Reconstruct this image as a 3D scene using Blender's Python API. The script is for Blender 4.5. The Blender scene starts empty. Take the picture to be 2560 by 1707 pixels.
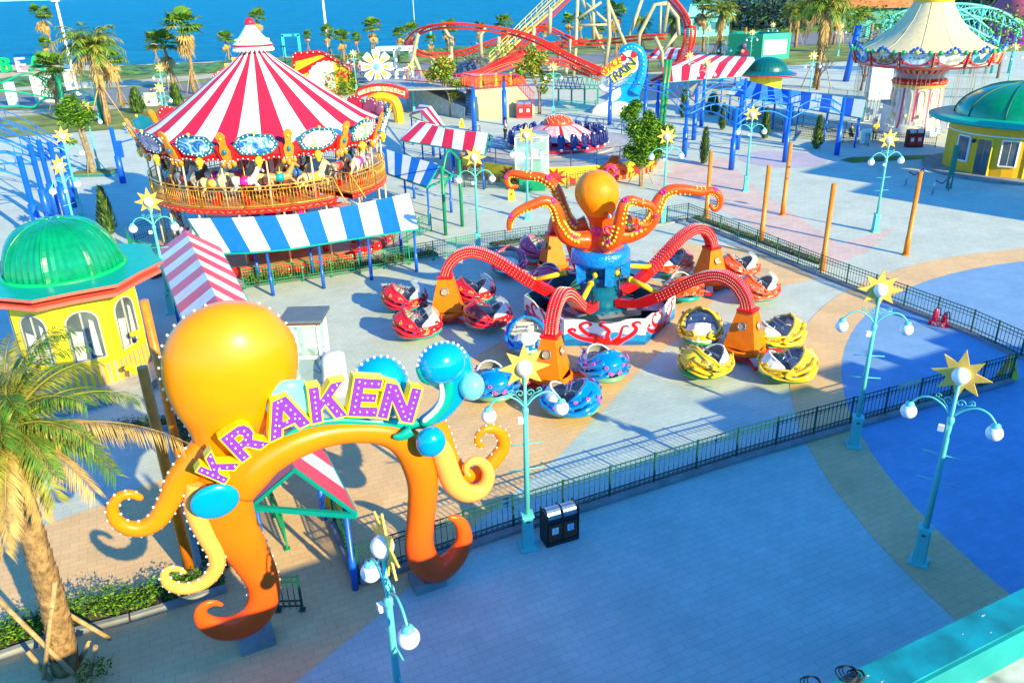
import bpy, math, random
from mathutils import Vector as V, Matrix
R = random.Random(7)
SC = bpy.context.scene
COL = SC.collection
rad = math.radians
# ------------------------------------------------------------------ camera
F, TH, RO, H = 1995.0, rad(24.0), rad(-1.45), 12.9
K = 1.0884
_c, _s = math.cos(TH), math.sin(TH)
FW = V((0, _c, -_s)); _u0 = V((0, _s, _c)); _r0 = V((1, 0, 0))
RT = _r0 * math.cos(RO) + _u0 * math.sin(RO)
UP = _u0 * math.cos(RO) - _r0 * math.sin(RO)
CP = V((0, 0, H))
cam = bpy.data.cameras.new('camera'); cam.sensor_width = 36; cam.lens = F / 2560 * 36
cam.clip_start = 0.1; cam.clip_end = 6000
co = bpy.data.objects.new('camera', cam); COL.objects.link(co)
m3 = Matrix((RT, UP, -FW)).transposed()
co.matrix_world = Matrix.Translation(CP) @ m3.to_4x4()
SC.camera = co
# ------------------------------------------------------------------ light
SUN = V((-0.62, 0.69, -0.385)).normalized()
SUN_EL = math.asin(-SUN.z); SUN_AZ = math.atan2(-SUN.x, -SUN.y)
w = bpy.data.worlds.new('World'); SC.world = w; w.use_nodes = True
nt = w.node_tree; bg = nt.nodes['Background']
sky = nt.nodes.new('ShaderNodeTexSky'); sky.sky_type = 'NISHITA'; sky.sun_disc = False
sky.sun_elevation = SUN_EL; sky.sun_rotation = SUN_AZ
sky.air_density = 1.0; sky.dust_density = 0.2; sky.ozone_density = 3.0
tint = nt.nodes.new('ShaderNodeMix'); tint.data_type = 'RGBA'; tint.blend_type = 'MULTIPLY'
tint.inputs[0].default_value = 1.0; tint.inputs[7].default_value = (0.27, 1.02, 1.58, 1)
nt.links.new(sky.outputs[0], tint.inputs[6]); nt.links.new(tint.outputs[2], bg.inputs[0])
bg.inputs[1].default_value = 0.15
sl = bpy.data.lights.new('sun', 'SUN'); sl.energy = 5.0; sl.angle = rad(0.55); sl.color = (1, 0.85, 0.36)
so = bpy.data.objects.new('sun', sl); COL.objects.link(so)
so.rotation_euler = SUN.to_track_quat('-Z', 'Y').to_euler()
vs = SC.view_settings; vs.view_transform = 'Standard'; vs.look = 'None'; vs.gamma = 1.0; vs.exposure = 0.90
SC.cycles.max_bounces = 5; SC.cycles.transparent_max_bounces = 8

# ------------------------------------------------------------------ picture -> place helpers
def ray(x, y): return FW * F + RT * (x * K - 1280) - UP * (y * K - 853.5)
def at(x, y, z=0.0):
    d = ray(x, y); return CP + d * ((z - H) / d.z)
def atY(x, y, Y):
    d = ray(x, y); return CP + d * (Y / d.y)
def hgt(b, x, y):
    d = ray(x, y); return H + d.z * (b[0] * d.x + b[1] * d.y) / (d.x * d.x + d.y * d.y)
def zo(x0, y0, s): return lambda x, y: ((x0 + x / s) / K, (y0 + y / s) / K)
ZA = zo(350, 740, 2.351); ZB = zo(0, 400, 3.357); ZC = zo(300, 250, 3.357); ZD = zo(700, 1150, 2.8157)
ZE = zo(1000, 0, 3.357); ZF = zo(1500, 0, 3.357); ZG = zo(1960, 0, 3.92); ZH = zo(0, 0, 3.357); ZI = zo(500, 0, 3.357)
ZJ = zo(1200, 380, 3.357); ZK = zo(900, 560, 3.357); ZL = zo(1150, 760, 3.357); ZM = zo(1860, 560, 3.357)
ZN = zo(1650, 1050, 2.387); ZO = zo(0, 1100, 2.5835); ZP = zo(1800, 700, 3.092); ZQ = zo(0, 700, 3.357)
class Plane:
    "vertical plane through ground point o, direction angle a (deg); u to the right, n towards the viewer"
    def __init__(s, o, a):
        s.o = V((o[0], o[1], 0)); s.u = V((math.cos(rad(a)), math.sin(rad(a)), 0)); s.n = V((s.u.y, -s.u.x, 0))
    def pt(s, x, y, off=0.0):
        d = ray(x, y); q = s.o + s.n * off - CP
        return CP + d * (q.dot(s.n) / d.dot(s.n))

# ------------------------------------------------------------------ materials
MATS = {}
def M(name, c, rough=0.45, metal=0.0, noise=0.06, ns=3.0, bump=0.0, bs=20.0, spec=0.5, coat=0.0, alpha=1.0, trans=0.0):
    if name in MATS: return MATS[name]
    m = bpy.data.materials.new(name); m.use_nodes = True; MATS[name] = m
    t = m.node_tree; b = t.nodes['Principled BSDF']
    b.inputs['Roughness'].default_value = rough; b.inputs['Metallic'].default_value = metal
    b.inputs['Specular IOR Level'].default_value = spec; b.inputs['Coat Weight'].default_value = coat
    b.inputs['Alpha'].default_value = alpha; b.inputs['Transmission Weight'].default_value = trans
    b.inputs['Base Color'].default_value = (*c, 1)
    if noise or bump:
        tc = t.nodes.new('ShaderNodeTexCoord')
    if noise:
        n = t.nodes.new('ShaderNodeTexNoise'); n.inputs['Scale'].default_value = ns; n.inputs['Detail'].default_value = 5
        t.links.new(tc.outputs['Object'], n.inputs['Vector'])
        r = t.nodes.new('ShaderNodeMapRange'); r.inputs[1].default_value = 0.3; r.inputs[2].default_value = 0.7
        r.inputs[3].default_value = 1 - 2 * noise; r.inputs[4].default_value = 1 + noise
        t.links.new(n.outputs[0], r.inputs[0])
        x = t.nodes.new('ShaderNodeMix'); x.data_type = 'RGBA'; x.blend_type = 'MULTIPLY'
        x.inputs[0].default_value = 1; x.inputs[6].default_value = (*c, 1)
        t.links.new(r.outputs[0], x.inputs[7]); t.links.new(x.outputs[2], b.inputs['Base Color'])
    if bump:
        n2 = t.nodes.new('ShaderNodeTexNoise'); n2.inputs['Scale'].default_value = bs; n2.inputs['Detail'].default_value = 4
        t.links.new(tc.outputs['Object'], n2.inputs['Vector'])
        bp = t.nodes.new('ShaderNodeBump'); bp.inputs['Strength'].default_value = bump; bp.inputs['Distance'].default_value = 0.05
        t.links.new(n2.outputs[0], bp.inputs['Height']); t.links.new(bp.outputs[0], b.inputs['Normal'])
    return m
def paving(name, c, vary=0.12, sc=1.0, mort=0.70):
    m = bpy.data.materials.new(name); m.use_nodes = True; t = m.node_tree; b = t.nodes['Principled BSDF']
    b.inputs['Roughness'].default_value = 0.8
    g = t.nodes.new('ShaderNodeNewGeometry'); mp = t.nodes.new('ShaderNodeMapping')
    mp.inputs['Rotation'].default_value = (0, 0, rad(-25))
    t.links.new(g.outputs['Position'], mp.inputs[0])
    br = t.nodes.new('ShaderNodeTexBrick'); br.inputs['Scale'].default_value = 1.0 / sc
    br.inputs['Brick Width'].default_value = 0.42; br.inputs['Row Height'].default_value = 0.21
    br.inputs['Mortar Size'].default_value = 0.007; br.inputs['Mortar Smooth'].default_value = 0.3; br.inputs['Bias'].default_value = -0.1
    lo = [x * (1 - vary) for x in c]; hi = [min(0.95, x * (1 + vary * 0.7)) for x in c]
    br.inputs['Color1'].default_value = (*lo, 1); br.inputs['Color2'].default_value = (*hi, 1)
    br.inputs['Mortar'].default_value = (*[x * mort for x in c], 1)
    t.links.new(mp.outputs[0], br.inputs['Vector'])
    n = t.nodes.new('ShaderNodeTexNoise'); n.inputs['Scale'].default_value = 0.45; n.inputs['Detail'].default_value = 9; n.inputs['Roughness'].default_value = 0.68
    t.links.new(g.outputs['Position'], n.inputs['Vector'])
    r = t.nodes.new('ShaderNodeMapRange'); r.inputs[1].default_value = 0.3; r.inputs[2].default_value = 0.72
    r.inputs[3].default_value = 0.82; r.inputs[4].default_value = 1.08; t.links.new(n.outputs[0], r.inputs[0])
    x = t.nodes.new('ShaderNodeMix'); x.data_type = 'RGBA'; x.blend_type = 'MULTIPLY'; x.inputs[0].default_value = 1
    t.links.new(br.outputs[0], x.inputs[6]); t.links.new(r.outputs[0], x.inputs[7])
    n2 = t.nodes.new('ShaderNodeTexNoise'); n2.inputs['Scale'].default_value = 2.6; n2.inputs['Detail'].default_value = 12; n2.inputs['Roughness'].default_value = 0.75; t.links.new(g.outputs['Position'], n2.inputs['Vector'])
    r2 = t.nodes.new('ShaderNodeMapRange'); r2.inputs[1].default_value = 0.62; r2.inputs[2].default_value = 0.74; r2.inputs[3].default_value = 1.0; r2.inputs[4].default_value = 0.78; t.links.new(n2.outputs[0], r2.inputs[0])
    x2 = t.nodes.new('ShaderNodeMix'); x2.data_type = 'RGBA'; x2.blend_type = 'MULTIPLY'; x2.inputs[0].default_value = 1
    t.links.new(x.outputs[2], x2.inputs[6]); t.links.new(r2.outputs[0], x2.inputs[7]); t.links.new(x2.outputs[2], b.inputs['Base Color'])
    bp = t.nodes.new('ShaderNodeBump'); bp.inputs['Strength'].default_value = 0.25; bp.inputs['Distance'].default_value = 0.02; t.links.new(n2.outputs[0], bp.inputs['Height']); t.links.new(bp.outputs[0], b.inputs['Normal'])
    MATS[name] = m
    return m

# ------------------------------------------------------------------ mesh builder
def cat(pts, k=4):
    "Catmull-Rom through tuples of any length"
    if k <= 1 or len(pts) < 3: return [tuple(p) for p in pts]
    out = []; n = len(pts)
    for i in range(n - 1):
        p0 = pts[max(i - 1, 0)]; p1 = pts[i]; p2 = pts[i + 1]; p3 = pts[min(i + 2, n - 1)]
        for j in range(k):
            t = j / k
            out.append(tuple(0.5 * ((2 * b) + (c - a) * t + (2 * a - 5 * b + 4 * c - d) * t * t + (3 * b - a - 3 * c + d) * t ** 3)
                             for a, b, c, d in zip(p0, p1, p2, p3)))
    out.append(tuple(pts[-1])); return out
class MB:
    def __init__(s): s.v = []; s.f = []; s.m = []; s.s = []
    def add(s, vs, fs, m=0, sm=False):
        o = len(s.v); s.v.extend([tuple(x) for x in vs])
        for f in fs:
            s.f.append(tuple(i + o for i in f)); s.m.append(m); s.s.append(sm)
    def box(s, c, d, rz=0.0, m=0, top=1.0):
        cs, sn = math.cos(rz), math.sin(rz); vs = []
        for z in (-1, 1):
            q = top if z > 0 else 1.0
            for x, y in ((-1, -1), (1, -1), (1, 1), (-1, 1)):
                a, b = x * d[0] / 2 * q, y * d[1] / 2 * q
                vs.append((c[0] + a * cs - b * sn, c[1] + a * sn + b * cs, c[2] + z * d[2] / 2))
        s.add(vs, [(3, 2, 1, 0), (4, 5, 6, 7), (0, 1, 5, 4), (1, 2, 6, 5), (2, 3, 7, 6), (3, 0, 4, 7)], m)
    def beam(s, a, b, w, h=None, m=0):
        a, b = V(a), V(b); h = h or w; t = (b - a)
        if t.length < 1e-6: return
        t.normalize(); q = V((0, 0, 1)) if abs(t.z) < 0.95 else V((0, 1, 0))
        x = t.cross(q).normalized(); y = x.cross(t); vs = []
        for p in (a, b):
            for i, j in ((-1, -1), (1, -1), (1, 1), (-1, 1)): vs.append(p + x * (i * w / 2) + y * (j * h / 2))
        s.add(vs, [(3, 2, 1, 0), (4, 5, 6, 7), (0, 1, 5, 4), (1, 2, 6, 5), (2, 3, 7, 6), (3, 0, 4, 7)], m)
    def tube(s, pts, r, n=8, m=0, sm=True, nrm=None, flat=1.0, cap=True):
        P = [V(p) for p in pts]; k = len(P)
        Rr = list(r) if hasattr(r, '__len__') else [r] * k
        vs = []; x = None
        for i, p in enumerate(P):
            t = (P[min(i + 1, k - 1)] - P[max(i - 1, 0)])
            if t.length < 1e-9: t = V((0, 0, 1))
            t.normalize()
            if nrm is not None: y = V(nrm); x = y.cross(t).normalized()
            else:
                if x is None: x = t.orthogonal().normalized()
                x = (x - t * x.dot(t))
                x = x.normalized() if x.length > 1e-6 else t.orthogonal().normalized()
                y = t.cross(x)
            for j in range(n):
                a = 2 * math.pi * j / n
                vs.append(p + x * (Rr[i] * math.cos(a)) + y * (Rr[i] * flat * math.sin(a)))
        fs = []
        for i in range(k - 1):
            for j in range(n):
                a = i * n + j; b = i * n + (j + 1) % n; fs.append((a, b, b + n, a + n))
        s.add(vs, fs, m, sm)
        if cap:
            o = len(s.v) - k * n
            s.f.append(tuple(o + j for j in range(n))[::-1]); s.m.append(m); s.s.append(False)
            s.f.append(tuple(o + (k - 1) * n + j for j in range(n))); s.m.append(m); s.s.append(False)
    def lathe(s, prof, n=24, m=0, c=(0, 0, 0), a0=0.0, a1=2 * math.pi, sm=True, sx=1.0, sy=1.0, mf=None):
        full = abs(a1 - a0 - 2 * math.pi) < 1e-6; N = n if full else n + 1; vs = []
        for rr, z in prof:
            for j in range(N):
                a = a0 + (a1 - a0) * j / n
                vs.append((c[0] + rr * math.cos(a) * sx, c[1] + rr * math.sin(a) * sy, c[2] + z))
        for i in range(len(prof) - 1):
            for j in range(n):
                a = i * N + j; b = i * N + (j + 1) % N
                mm = mf(i, j) if mf else m
                o = len(s.v)
                s.f.append(tuple(q + o for q in (a, b, b + N, a + N))); s.m.append(mm); s.s.append(sm)
        s.v.extend(vs)
    def ball(s, c, r, n=12, m=0, q=(1, 1, 1), fr=None, sm=True):
        h = max(4, n // 2); vs = []; fs = []
        ax = fr or (V((1, 0, 0)), V((0, 1, 0)), V((0, 0, 1)))
        c = V(c)
        def P(a, b, z): return c + ax[0] * (a * r * q[0]) + ax[1] * (b * r * q[1]) + ax[2] * (z * r * q[2])
        vs.append(P(0, 0, -1))
        for i in range(1, h):
            p = -math.pi / 2 + math.pi * i / h
            for j in range(n):
                a = 2 * math.pi * j / n; vs.append(P(math.cos(p) * math.cos(a), math.cos(p) * math.sin(a), math.sin(p)))
        vs.append(P(0, 0, 1)); L = len(vs) - 1
        for j in range(n):
            fs.append((0, 1 + (j + 1) % n, 1 + j)); b = 1 + (h - 2) * n; fs.append((L, b + j, b + (j + 1) % n))
        for i in range(h - 2):
            for j in range(n):
                a = 1 + i * n + j; b = 1 + i * n + (j + 1) % n; fs.append((a, b, b + n, a + n))
        s.add(vs, fs, m, sm)
    def prism(s, front, d, m=0, ms=None):
        "polygon (3-D points, any order) extruded by vector d"
        Fp = [V(p) for p in front]; d = V(d); n = len(Fp); ms = m if ms is None else ms
        nn = V((0, 0, 0))
        for i in range(n): nn += Fp[i].cross(Fp[(i + 1) % n])
        if nn.dot(d) > 0: Fp.reverse()
        o = len(s.v); s.v.extend([tuple(p) for p in Fp] + [tuple(p + d) for p in Fp])
        s.f.append(tuple(range(o, o + n))); s.m.append(m); s.s.append(False)
        s.f.append(tuple(range(o + 2 * n - 1, o + n - 1, -1))); s.m.append(ms); s.s.append(False)
        for i in range(n):
            j = (i + 1) % n; s.f.append((o + j, o + i, o + n + i, o + n + j)); s.m.append(ms); s.s.append(False)
    def poly(s, pts, m=0):
        o = len(s.v); s.v.extend([tuple(p) for p in pts]); s.f.append(tuple(range(o, o + len(pts)))); s.m.append(m); s.s.append(False)
    def text(s, body, o, u, v, size, ext=0.01, m=0, space=1.0):
        cu = bpy.data.curves.new('t', 'FONT'); cu.body = body; cu.size = size; cu.extrude = ext; cu.align_x = 'CENTER'; cu.align_y = 'CENTER'
        cu.space_character = space; cu.resolution_u = 2
        ob = bpy.data.objects.new('t', cu); COL.objects.link(ob); bpy.context.view_layer.update()
        me = ob.to_mesh(); o, u, v = V(o), V(u).normalized(), V(v).normalized(); w_ = u.cross(v)
        s.add([o + u * p.co.x + v * p.co.y + w_ * p.co.z for p in me.vertices], [tuple(p.vertices) for p in me.polygons], m)
        ob.to_mesh_clear(); bpy.data.objects.remove(ob); bpy.data.curves.remove(cu)
    def build(s, name, mats, parent=None, at0=None):
        o0 = V(at0) if at0 is not None else (parent_loc(parent) if parent else V((0, 0, 0)))
        me = bpy.data.meshes.new(name)
        me.from_pydata([(x - o0.x, y - o0.y, z - o0.z) for x, y, z in s.v], [], s.f)
        for q in (mats if isinstance(mats, (list, tuple)) else [mats]): me.materials.append(q)
        me.polygons.foreach_set('material_index', s.m); me.polygons.foreach_set('use_smooth', s.s); me.update()
        ob = bpy.data.objects.new(name, me); COL.objects.link(ob)
        if parent: ob.parent = parent
        if at0 is not None and not parent: ob.location = o0
        return ob
def parent_loc(p):
    l = V((0, 0, 0))
    while p: l += p.location; p = p.parent
    return l
def tag(o, label=None, c=None, group=None, kind=None):
    if label: o['label'] = label
    if c: o['category'] = c
    if group: o['group'] = group
    if kind: o['kind'] = kind
    return o
def thing(name, label, c, loc=(0, 0, 0), group=None):
    o = bpy.data.objects.new(name, None); COL.objects.link(o); o.location = loc; o.empty_display_size = 0.2
    return tag(o, label, c, group)
def dup(root, loc, rz=None, label=None, group=None, scale=None):
    def cp(o, par):
        c = o.copy(); COL.objects.link(c)
        if par: c.parent = par
        for ch in list(o.children): cp(ch, c)
        return c
    r = cp(root, None); r.location = loc
    if rz is not None: r.rotation_euler = (0, 0, rz)
    if scale is not None: r.scale = (scale,) * 3 if not hasattr(scale, '__len__') else scale
    if label: r['label'] = label
    if group: r['group'] = group
    return r
def sheet(name, pts, z, m, kind='structure', label=None):
    b = MB(); b.poly([(p[0], p[1], z) for p in pts]); n = b.build(name, m)
    me = n.data
    if me.polygons[0].normal.z < 0: me.flip_normals()
    return tag(n, label, None, None, kind)
# ================================================================== MATERIAL SET
PV = paving('pale_paver', (0.56, 0.60, 0.54), 0.05); PT = paving('tan_paver', (0.78, 0.50, 0.26), 0.05); PP = paving('pink_paver', (0.70, 0.50, 0.46), 0.06)
PBL = paving('blue_paver', (0.19, 0.36, 0.62), 0.05, 1.0, 0.8); PG = paving('blue_grey_paver', (0.46, 0.57, 0.56), 0.05)
orange = M('orange_gloss', (0.95, 0.235, 0.001), 0.3, spec=0.3, coat=0.12, noise=0.04, ns=1.0); red_or = M('red_orange_gloss', (0.85, 0.09, 0.01), 0.25, coat=0.5, noise=0.04)
peach = M('peach_gloss', (0.97, 0.42, 0.09), 0.3, spec=0.3, coat=0.1, noise=0.03); white = M('white_paint', (0.82, 0.82, 0.80), 0.4, noise=0.04)
bulbm = M('bulb_white', (0.9, 0.9, 0.9), 0.2, noise=0); purple = M('purple_face', (0.22, 0.025, 0.44), 0.5, noise=0.08, ns=6)
yellow = M('yellow_paint', (0.92, 0.62, 0.01), 0.4, noise=0.05); aqua = M('aqua_gloss', (0.0, 0.30, 0.62), 0.15, coat=0.8, noise=0.03)
aqual = M('pale_aqua_gloss', (0.18, 0.72, 0.76), 0.15, coat=0.8, noise=0.08); teal = M('teal_gloss', (0.0, 0.34, 0.30), 0.3, noise=0.04)
red = M('red_paint', (0.78, 0.006, 0.008), 0.35, noise=0.06); rose = M('rose_fabric', (0.74, 0.006, 0.05), 0.75, noise=0.07, ns=1.2)
pinkf = M('pink_fabric', (0.80, 0.16, 0.28), 0.75, noise=0.06, ns=1.0); wfab = M('white_fabric', (0.82, 0.82, 0.84), 0.75, noise=0.05, ns=1.2)
bfab = M('blue_fabric', (0.0, 0.17, 0.70), 0.7, noise=0.05); dbfab = M('deep_blue_fabric', (0.02, 0.12, 0.60), 0.7, noise=0.05)
blue = M('blue_steel', (0.005, 0.11, 0.62), 0.35, noise=0.08); green = M('green_steel', (0.0, 0.26, 0.12), 0.4, noise=0.1)
dgreen = M('dark_green_iron', (0.006, 0.085, 0.062), 0.5, noise=0.15); tealp = M('turquoise_paint', (0.10, 0.62, 0.58), 0.4, noise=0.06, ns=2)
gold = M('gold_paint', (0.80, 0.42, 0.04), 0.28, metal=0.35, noise=0.08, ns=8); starm = M('star_yellow', (0.88, 0.52, 0.09), 0.5, noise=0.08, ns=4)
opole = M('ochre_pole', (0.78, 0.22, 0.006), 0.4, noise=0.14, ns=3); conc = M('concrete', (0.27, 0.28, 0.30), 0.85, noise=0.14, ns=2, bump=0.2)
cream = M('cream_paint', (0.44, 0.40, 0.24), 0.5, noise=0.08, ns=1.5); track = M('track_red', (0.85, 0.06, 0.015), 0.35, noise=0.08)
glass = M('window_glass', (0.10, 0.13, 0.15), 0.06, spec=0.6, noise=0.2, ns=1.5); dark = M('dark_iron', (0.02, 0.022, 0.03), 0.5, noise=0.2)
steel = M('bare_steel', (0.45, 0.47, 0.50), 0.3, metal=0.8, noise=0.1); grey = M('grey_panel', (0.32, 0.34, 0.37), 0.6, noise=0.1)
dteal = M('deep_teal_paint', (0.0, 0.16, 0.24), 0.35, noise=0.12, ns=3); wood = M('brown_slats', (0.16, 0.045, 0.02), 0.5, noise=0.2, ns=12)
leafs = [M('leaf_light', (0.20, 0.34, 0.02), 0.7, spec=.15, noise=0.15), M('leaf_mid', (0.08, 0.22, 0.015), 0.7, spec=.15, noise=0.15), M('leaf_dark', (0.03, 0.10, 0.012), 0.7, spec=.15, noise=0.15)]
palmg = [M('frond_green', (0.085, 0.20, 0.02), 0.6, spec=.2, noise=0.2), M('frond_yellow', (0.30, 0.28, 0.04), 0.6, spec=.2, noise=0.2), M('frond_dry', (0.50, 0.31, 0.10), 0.7, noise=0.2)]
bark = M('palm_bark', (0.36, 0.21, 0.09), 0.85, noise=0.3, ns=6, bump=0.8, bs=14); barkg = M('grey_bark', (0.30, 0.22, 0.14), 0.9, noise=0.25, ns=5, bump=0.5)
stake = M('timber_stake', (0.52, 0.33, 0.16), 0.8, noise=0.2, ns=8); black = M('black_rubber', (0.012, 0.012, 0.014), 0.6, noise=0.1)
skin = M('skin', (0.45, 0.25, 0.16), 0.5, noise=0.05)
gm = M('graded_orange', (0.95, 0.235, 0.001), 0.3, spec=0.3, coat=0.12, noise=0); t = gm.node_tree
tc = t.nodes.new('ShaderNodeTexCoord'); sx = t.nodes.new('ShaderNodeSeparateXYZ'); cr = t.nodes.new('ShaderNodeValToRGB'); t.links.new(tc.outputs['Object'], sx.inputs[0])
mr = t.nodes.new('ShaderNodeMapRange'); mr.inputs[1].default_value = 0.0; mr.inputs[2].default_value = 8.0; t.links.new(sx.outputs[2], mr.inputs[0]); t.links.new(mr.outputs[0], cr.inputs[0])
for i_, (p_, c_) in enumerate(((0.10, (0.98, 0.085, 0.008)), (0.36, (0.93, 0.17, 0.001)), (0.8, (0.95, 0.27, 0.001)))):  # ramp by height: red-orange at the feet, yellower orange above
    e_ = cr.color_ramp.elements[i_] if i_ < 2 else cr.color_ramp.elements.new(p_); e_.position = p_; e_.color = (*c_, 1)
n = t.nodes.new('ShaderNodeTexNoise'); n.inputs['Scale'].default_value = 1.3; n.inputs['Detail'].default_value = 8; t.links.new(tc.outputs['Object'], n.inputs['Vector'])
r_ = t.nodes.new('ShaderNodeMapRange'); r_.inputs[1].default_value = .3; r_.inputs[2].default_value = .7; r_.inputs[3].default_value = .9; r_.inputs[4].default_value = 1.04; t.links.new(n.outputs[0], r_.inputs[0])
x_ = t.nodes.new('ShaderNodeMix'); x_.data_type = 'RGBA'; x_.blend_type = 'MULTIPLY'; x_.inputs[0].default_value = 1; t.links.new(cr.outputs[0], x_.inputs[6]); t.links.new(r_.outputs[0], x_.inputs[7]); t.links.new(x_.outputs[2], t.nodes['Principled BSDF'].inputs['Base Color'])
# ================================================================== GROUND
shore_p = [(-160, 150), (0, 150), (287, 150), (487, 142), (651, 131), (900, 120), (1083, 109), (1302, 94), (1438, 85), (1700, 68), (2100, 50), (2500, 30)]
shore = [at(*p) for p in shore_p]
far_l, far_r = V((-420, 150, 0)), V((700, 420, 0))
ground = sheet('ground', [(-420, -60, 0), (700, -60, 0), far_r] + shore[::-1] + [far_l], -0.012, PV)
seam = M('sea_water', (0.0, 0.10, 0.26), 0.55, noise=0, spec=0.12)
t = seam.node_tree; b = t.nodes['Principled BSDF']; g = t.nodes.new('ShaderNodeNewGeometry'); mp = t.nodes.new('ShaderNodeMapping'); mp.inputs['Scale'].default_value = (0.12, 0.38, 1)
mp.inputs['Rotation'].default_value = (0, 0, 0.25)
n = t.nodes.new('ShaderNodeTexNoise'); n.inputs['Scale'].default_value = 1.0; n.inputs['Detail'].default_value = 9; n.inputs['Roughness'].default_value = 0.72
t.links.new(g.outputs['Position'], mp.inputs[0]); t.links.new(mp.outputs[0], n.inputs['Vector'])
bp = t.nodes.new('ShaderNodeBump'); bp.inputs['Strength'].default_value = 1.0; bp.inputs['Distance'].default_value = 1.6; t.links.new(n.outputs[0], bp.inputs['Height']); t.links.new(bp.outputs[0], b.inputs['Normal'])
cr = t.nodes.new('ShaderNodeValToRGB'); cr.color_ramp.elements[0].position = 0.35; cr.color_ramp.elements[0].color = (0.0, 0.12, 0.30, 1); cr.color_ramp.elements[1].position = 0.72; cr.color_ramp.elements[1].color = (0.0, 0.33, 0.50, 1)
t.links.new(n.outputs[0], cr.inputs[0]); t.links.new(cr.outputs[0], b.inputs['Base Color'])
sheet('sea', [(-2500, 90, 0), (3000, 90, 0), (3000, 4500, 0), (-2500, 4500, 0)], -0.5, seam)
sandm = M('sand', (0.62, 0.48, 0.30), 0.9, noise=0.12, ns=0.5); lawnm = M('lawn_grass', (0.22, 0.26, 0.045), 0.9, noise=0.35, ns=0.25, bump=0.5, bs=3); roadm = M('asphalt', (0.21, 0.21, 0.24), 0.85, noise=0.1, ns=0.3)
pathm = M('pale_path', (0.52, 0.44, 0.32), 0.85, noise=0.12, ns=0.3)
def band(name, top, bot, z, m, kind='structure', label=None):
    return sheet(name, [at(*p) for p in top] + [at(*p) for p in bot[::-1]], z, m, kind, label)
XS = [p[0] for p in shore_p]
def off(d): return [(x, y + v) for (x, y), v in zip(shore_p, d)]
vt = off([36, 32, 7, 3, 3, 2, 2, 2, 2, 3, 3, 3]); vb = off([62, 56, 24, 26, 22, 15, 13, 11, 10, 10, 10, 10])
band('beach_sand', shore_p, vt, 0.0, sandm)
lawn_b = [(-160, 330), (0, 318), (287, 296), (487, 262), (651, 240), (900, 205), (1083, 190), (1302, 175), (1438, 168), (1700, 160), (2100, 130), (2500, 110)]
band('lawn', vb, lawn_b, 0.0, lawnm)
band('footpath', [(-160, 200), (0, 196), (287, 186), (487, 170), (651, 160), (800, 152)], [(-160, 216), (0, 211), (287, 200), (487, 180), (651, 167), (800, 157)], 0.006, pathm)
band('road', [(-160, 226), (0, 218), (287, 204), (487, 188), (651, 172), (900, 150), (1200, 136), (1624, 104), (1843, 78), (2100, 58), (2500, 34)],
     [(-160, 262), (0, 250), (287, 234), (487, 218), (651, 203), (900, 184), (1200, 163), (1624, 121), (1843, 104), (2100, 88), (2500, 64)], 0.012, roadm)
band('kerbside_path', [(-160, 268), (0, 256), (287, 240), (487, 224), (651, 207), (900, 186), (1200, 165), (1624, 123)], [(-160, 284), (0, 270), (287, 250), (487, 232), (651, 214), (900, 192), (1200, 170), (1624, 126)], 0.008, pathm)
# beach vine: low bumpy ground cover
vb_ = MB(); rows = 5; nx = 90
for i in range(rows + 1):
    for j in range(nx + 1):
        f = j / nx * (len(XS) - 1); a = min(int(f), len(XS) - 2); q = f - a
        tx = (vt[a][0] * (1 - q) + vt[a + 1][0] * q, vt[a][1] * (1 - q) + vt[a + 1][1] * q); bx = (vb[a][0] * (1 - q) + vb[a + 1][0] * q, vb[a][1] * (1 - q) + vb[a + 1][1] * q)
        p = at(*tx).lerp(at(*bx), i / rows); vb_.v.append((p.x, p.y, 0.03 if i in (0, rows) else 0.3 + 0.6 * R.random()))
for i in range(rows):
    for j in range(nx):
        a = i * (nx + 1) + j; vb_.f.append((a + nx + 1, a + nx + 2, a + 1, a)); vb_.m.append(0); vb_.s.append(False)
vm = M('beach_vine', (0.09, 0.22, 0.03), 0.7, noise=0.4, ns=0.6, bump=1.0, bs=2.5)
tag(vb_.build('beach_vine', vm), 'bright green creeping beach vine between sand and lawn', None, None, 'stuff')
# paved zones
def ring(c, r0, r1, a0, a1, n=60):
    return [(c[0] + r1 * math.cos(a), c[1] + r1 * math.sin(a)) for a in [a0 + (a1 - a0) * i / n for i in range(n + 1)]] + \
           [(c[0] + r0 * math.cos(a), c[1] + r0 * math.sin(a)) for a in [a1 + (a0 - a1) * i / n for i in range(n + 1)]]
RC = (29.1, 18.95)
up_ = [(-60, 1262), (0, 1242), (107, 1204), (228, 1160), (331, 1114), (500, 1060), (740, 985), (900, 905), (1062, 835), (1142, 788), (1183, 761), (1260, 690), (1300, 640), (1370, 600)]
lo_ = [(1640, 690), (1560, 770), (1467, 852), (1396, 931), (1275, 1054), (1130, 1170), (1000, 1290), (858, 1422), (685, 1559), (600, 1640), (-100, 1700)]
sheet('tan_paving', [at(*p) for p in up_ + lo_], -0.008, PT)
sheet('tan_paving', [at(*p) for p in [(1500, 575), (1560, 560), (1700, 565), (1800, 600), (1880, 640), (1800, 655), (1700, 650), (1600, 660), (1520, 640)]], -0.004, PT)
sheet('pink_paving', [at(*p) for p in [ZJ(1640, 100), ZJ(2050, 40), ZJ(2350, 330), (1930, 560), (2060, 520), (1990, 580), (1910, 610), ZJ(1900, 420), ZJ(1450, 300)]], -0.006, PP)
disc = [(RC[0] + 18.55 * math.cos(a * math.pi / 40), RC[1] + 18.55 * math.sin(a * math.pi / 40)) for a in range(80)]
sheet('blue_paving', disc, -0.006, PBL)
sheet('tan_ring_paving', ring(RC, 18.55, 20.3, rad(60), rad(300)), -0.002, PT)
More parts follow.
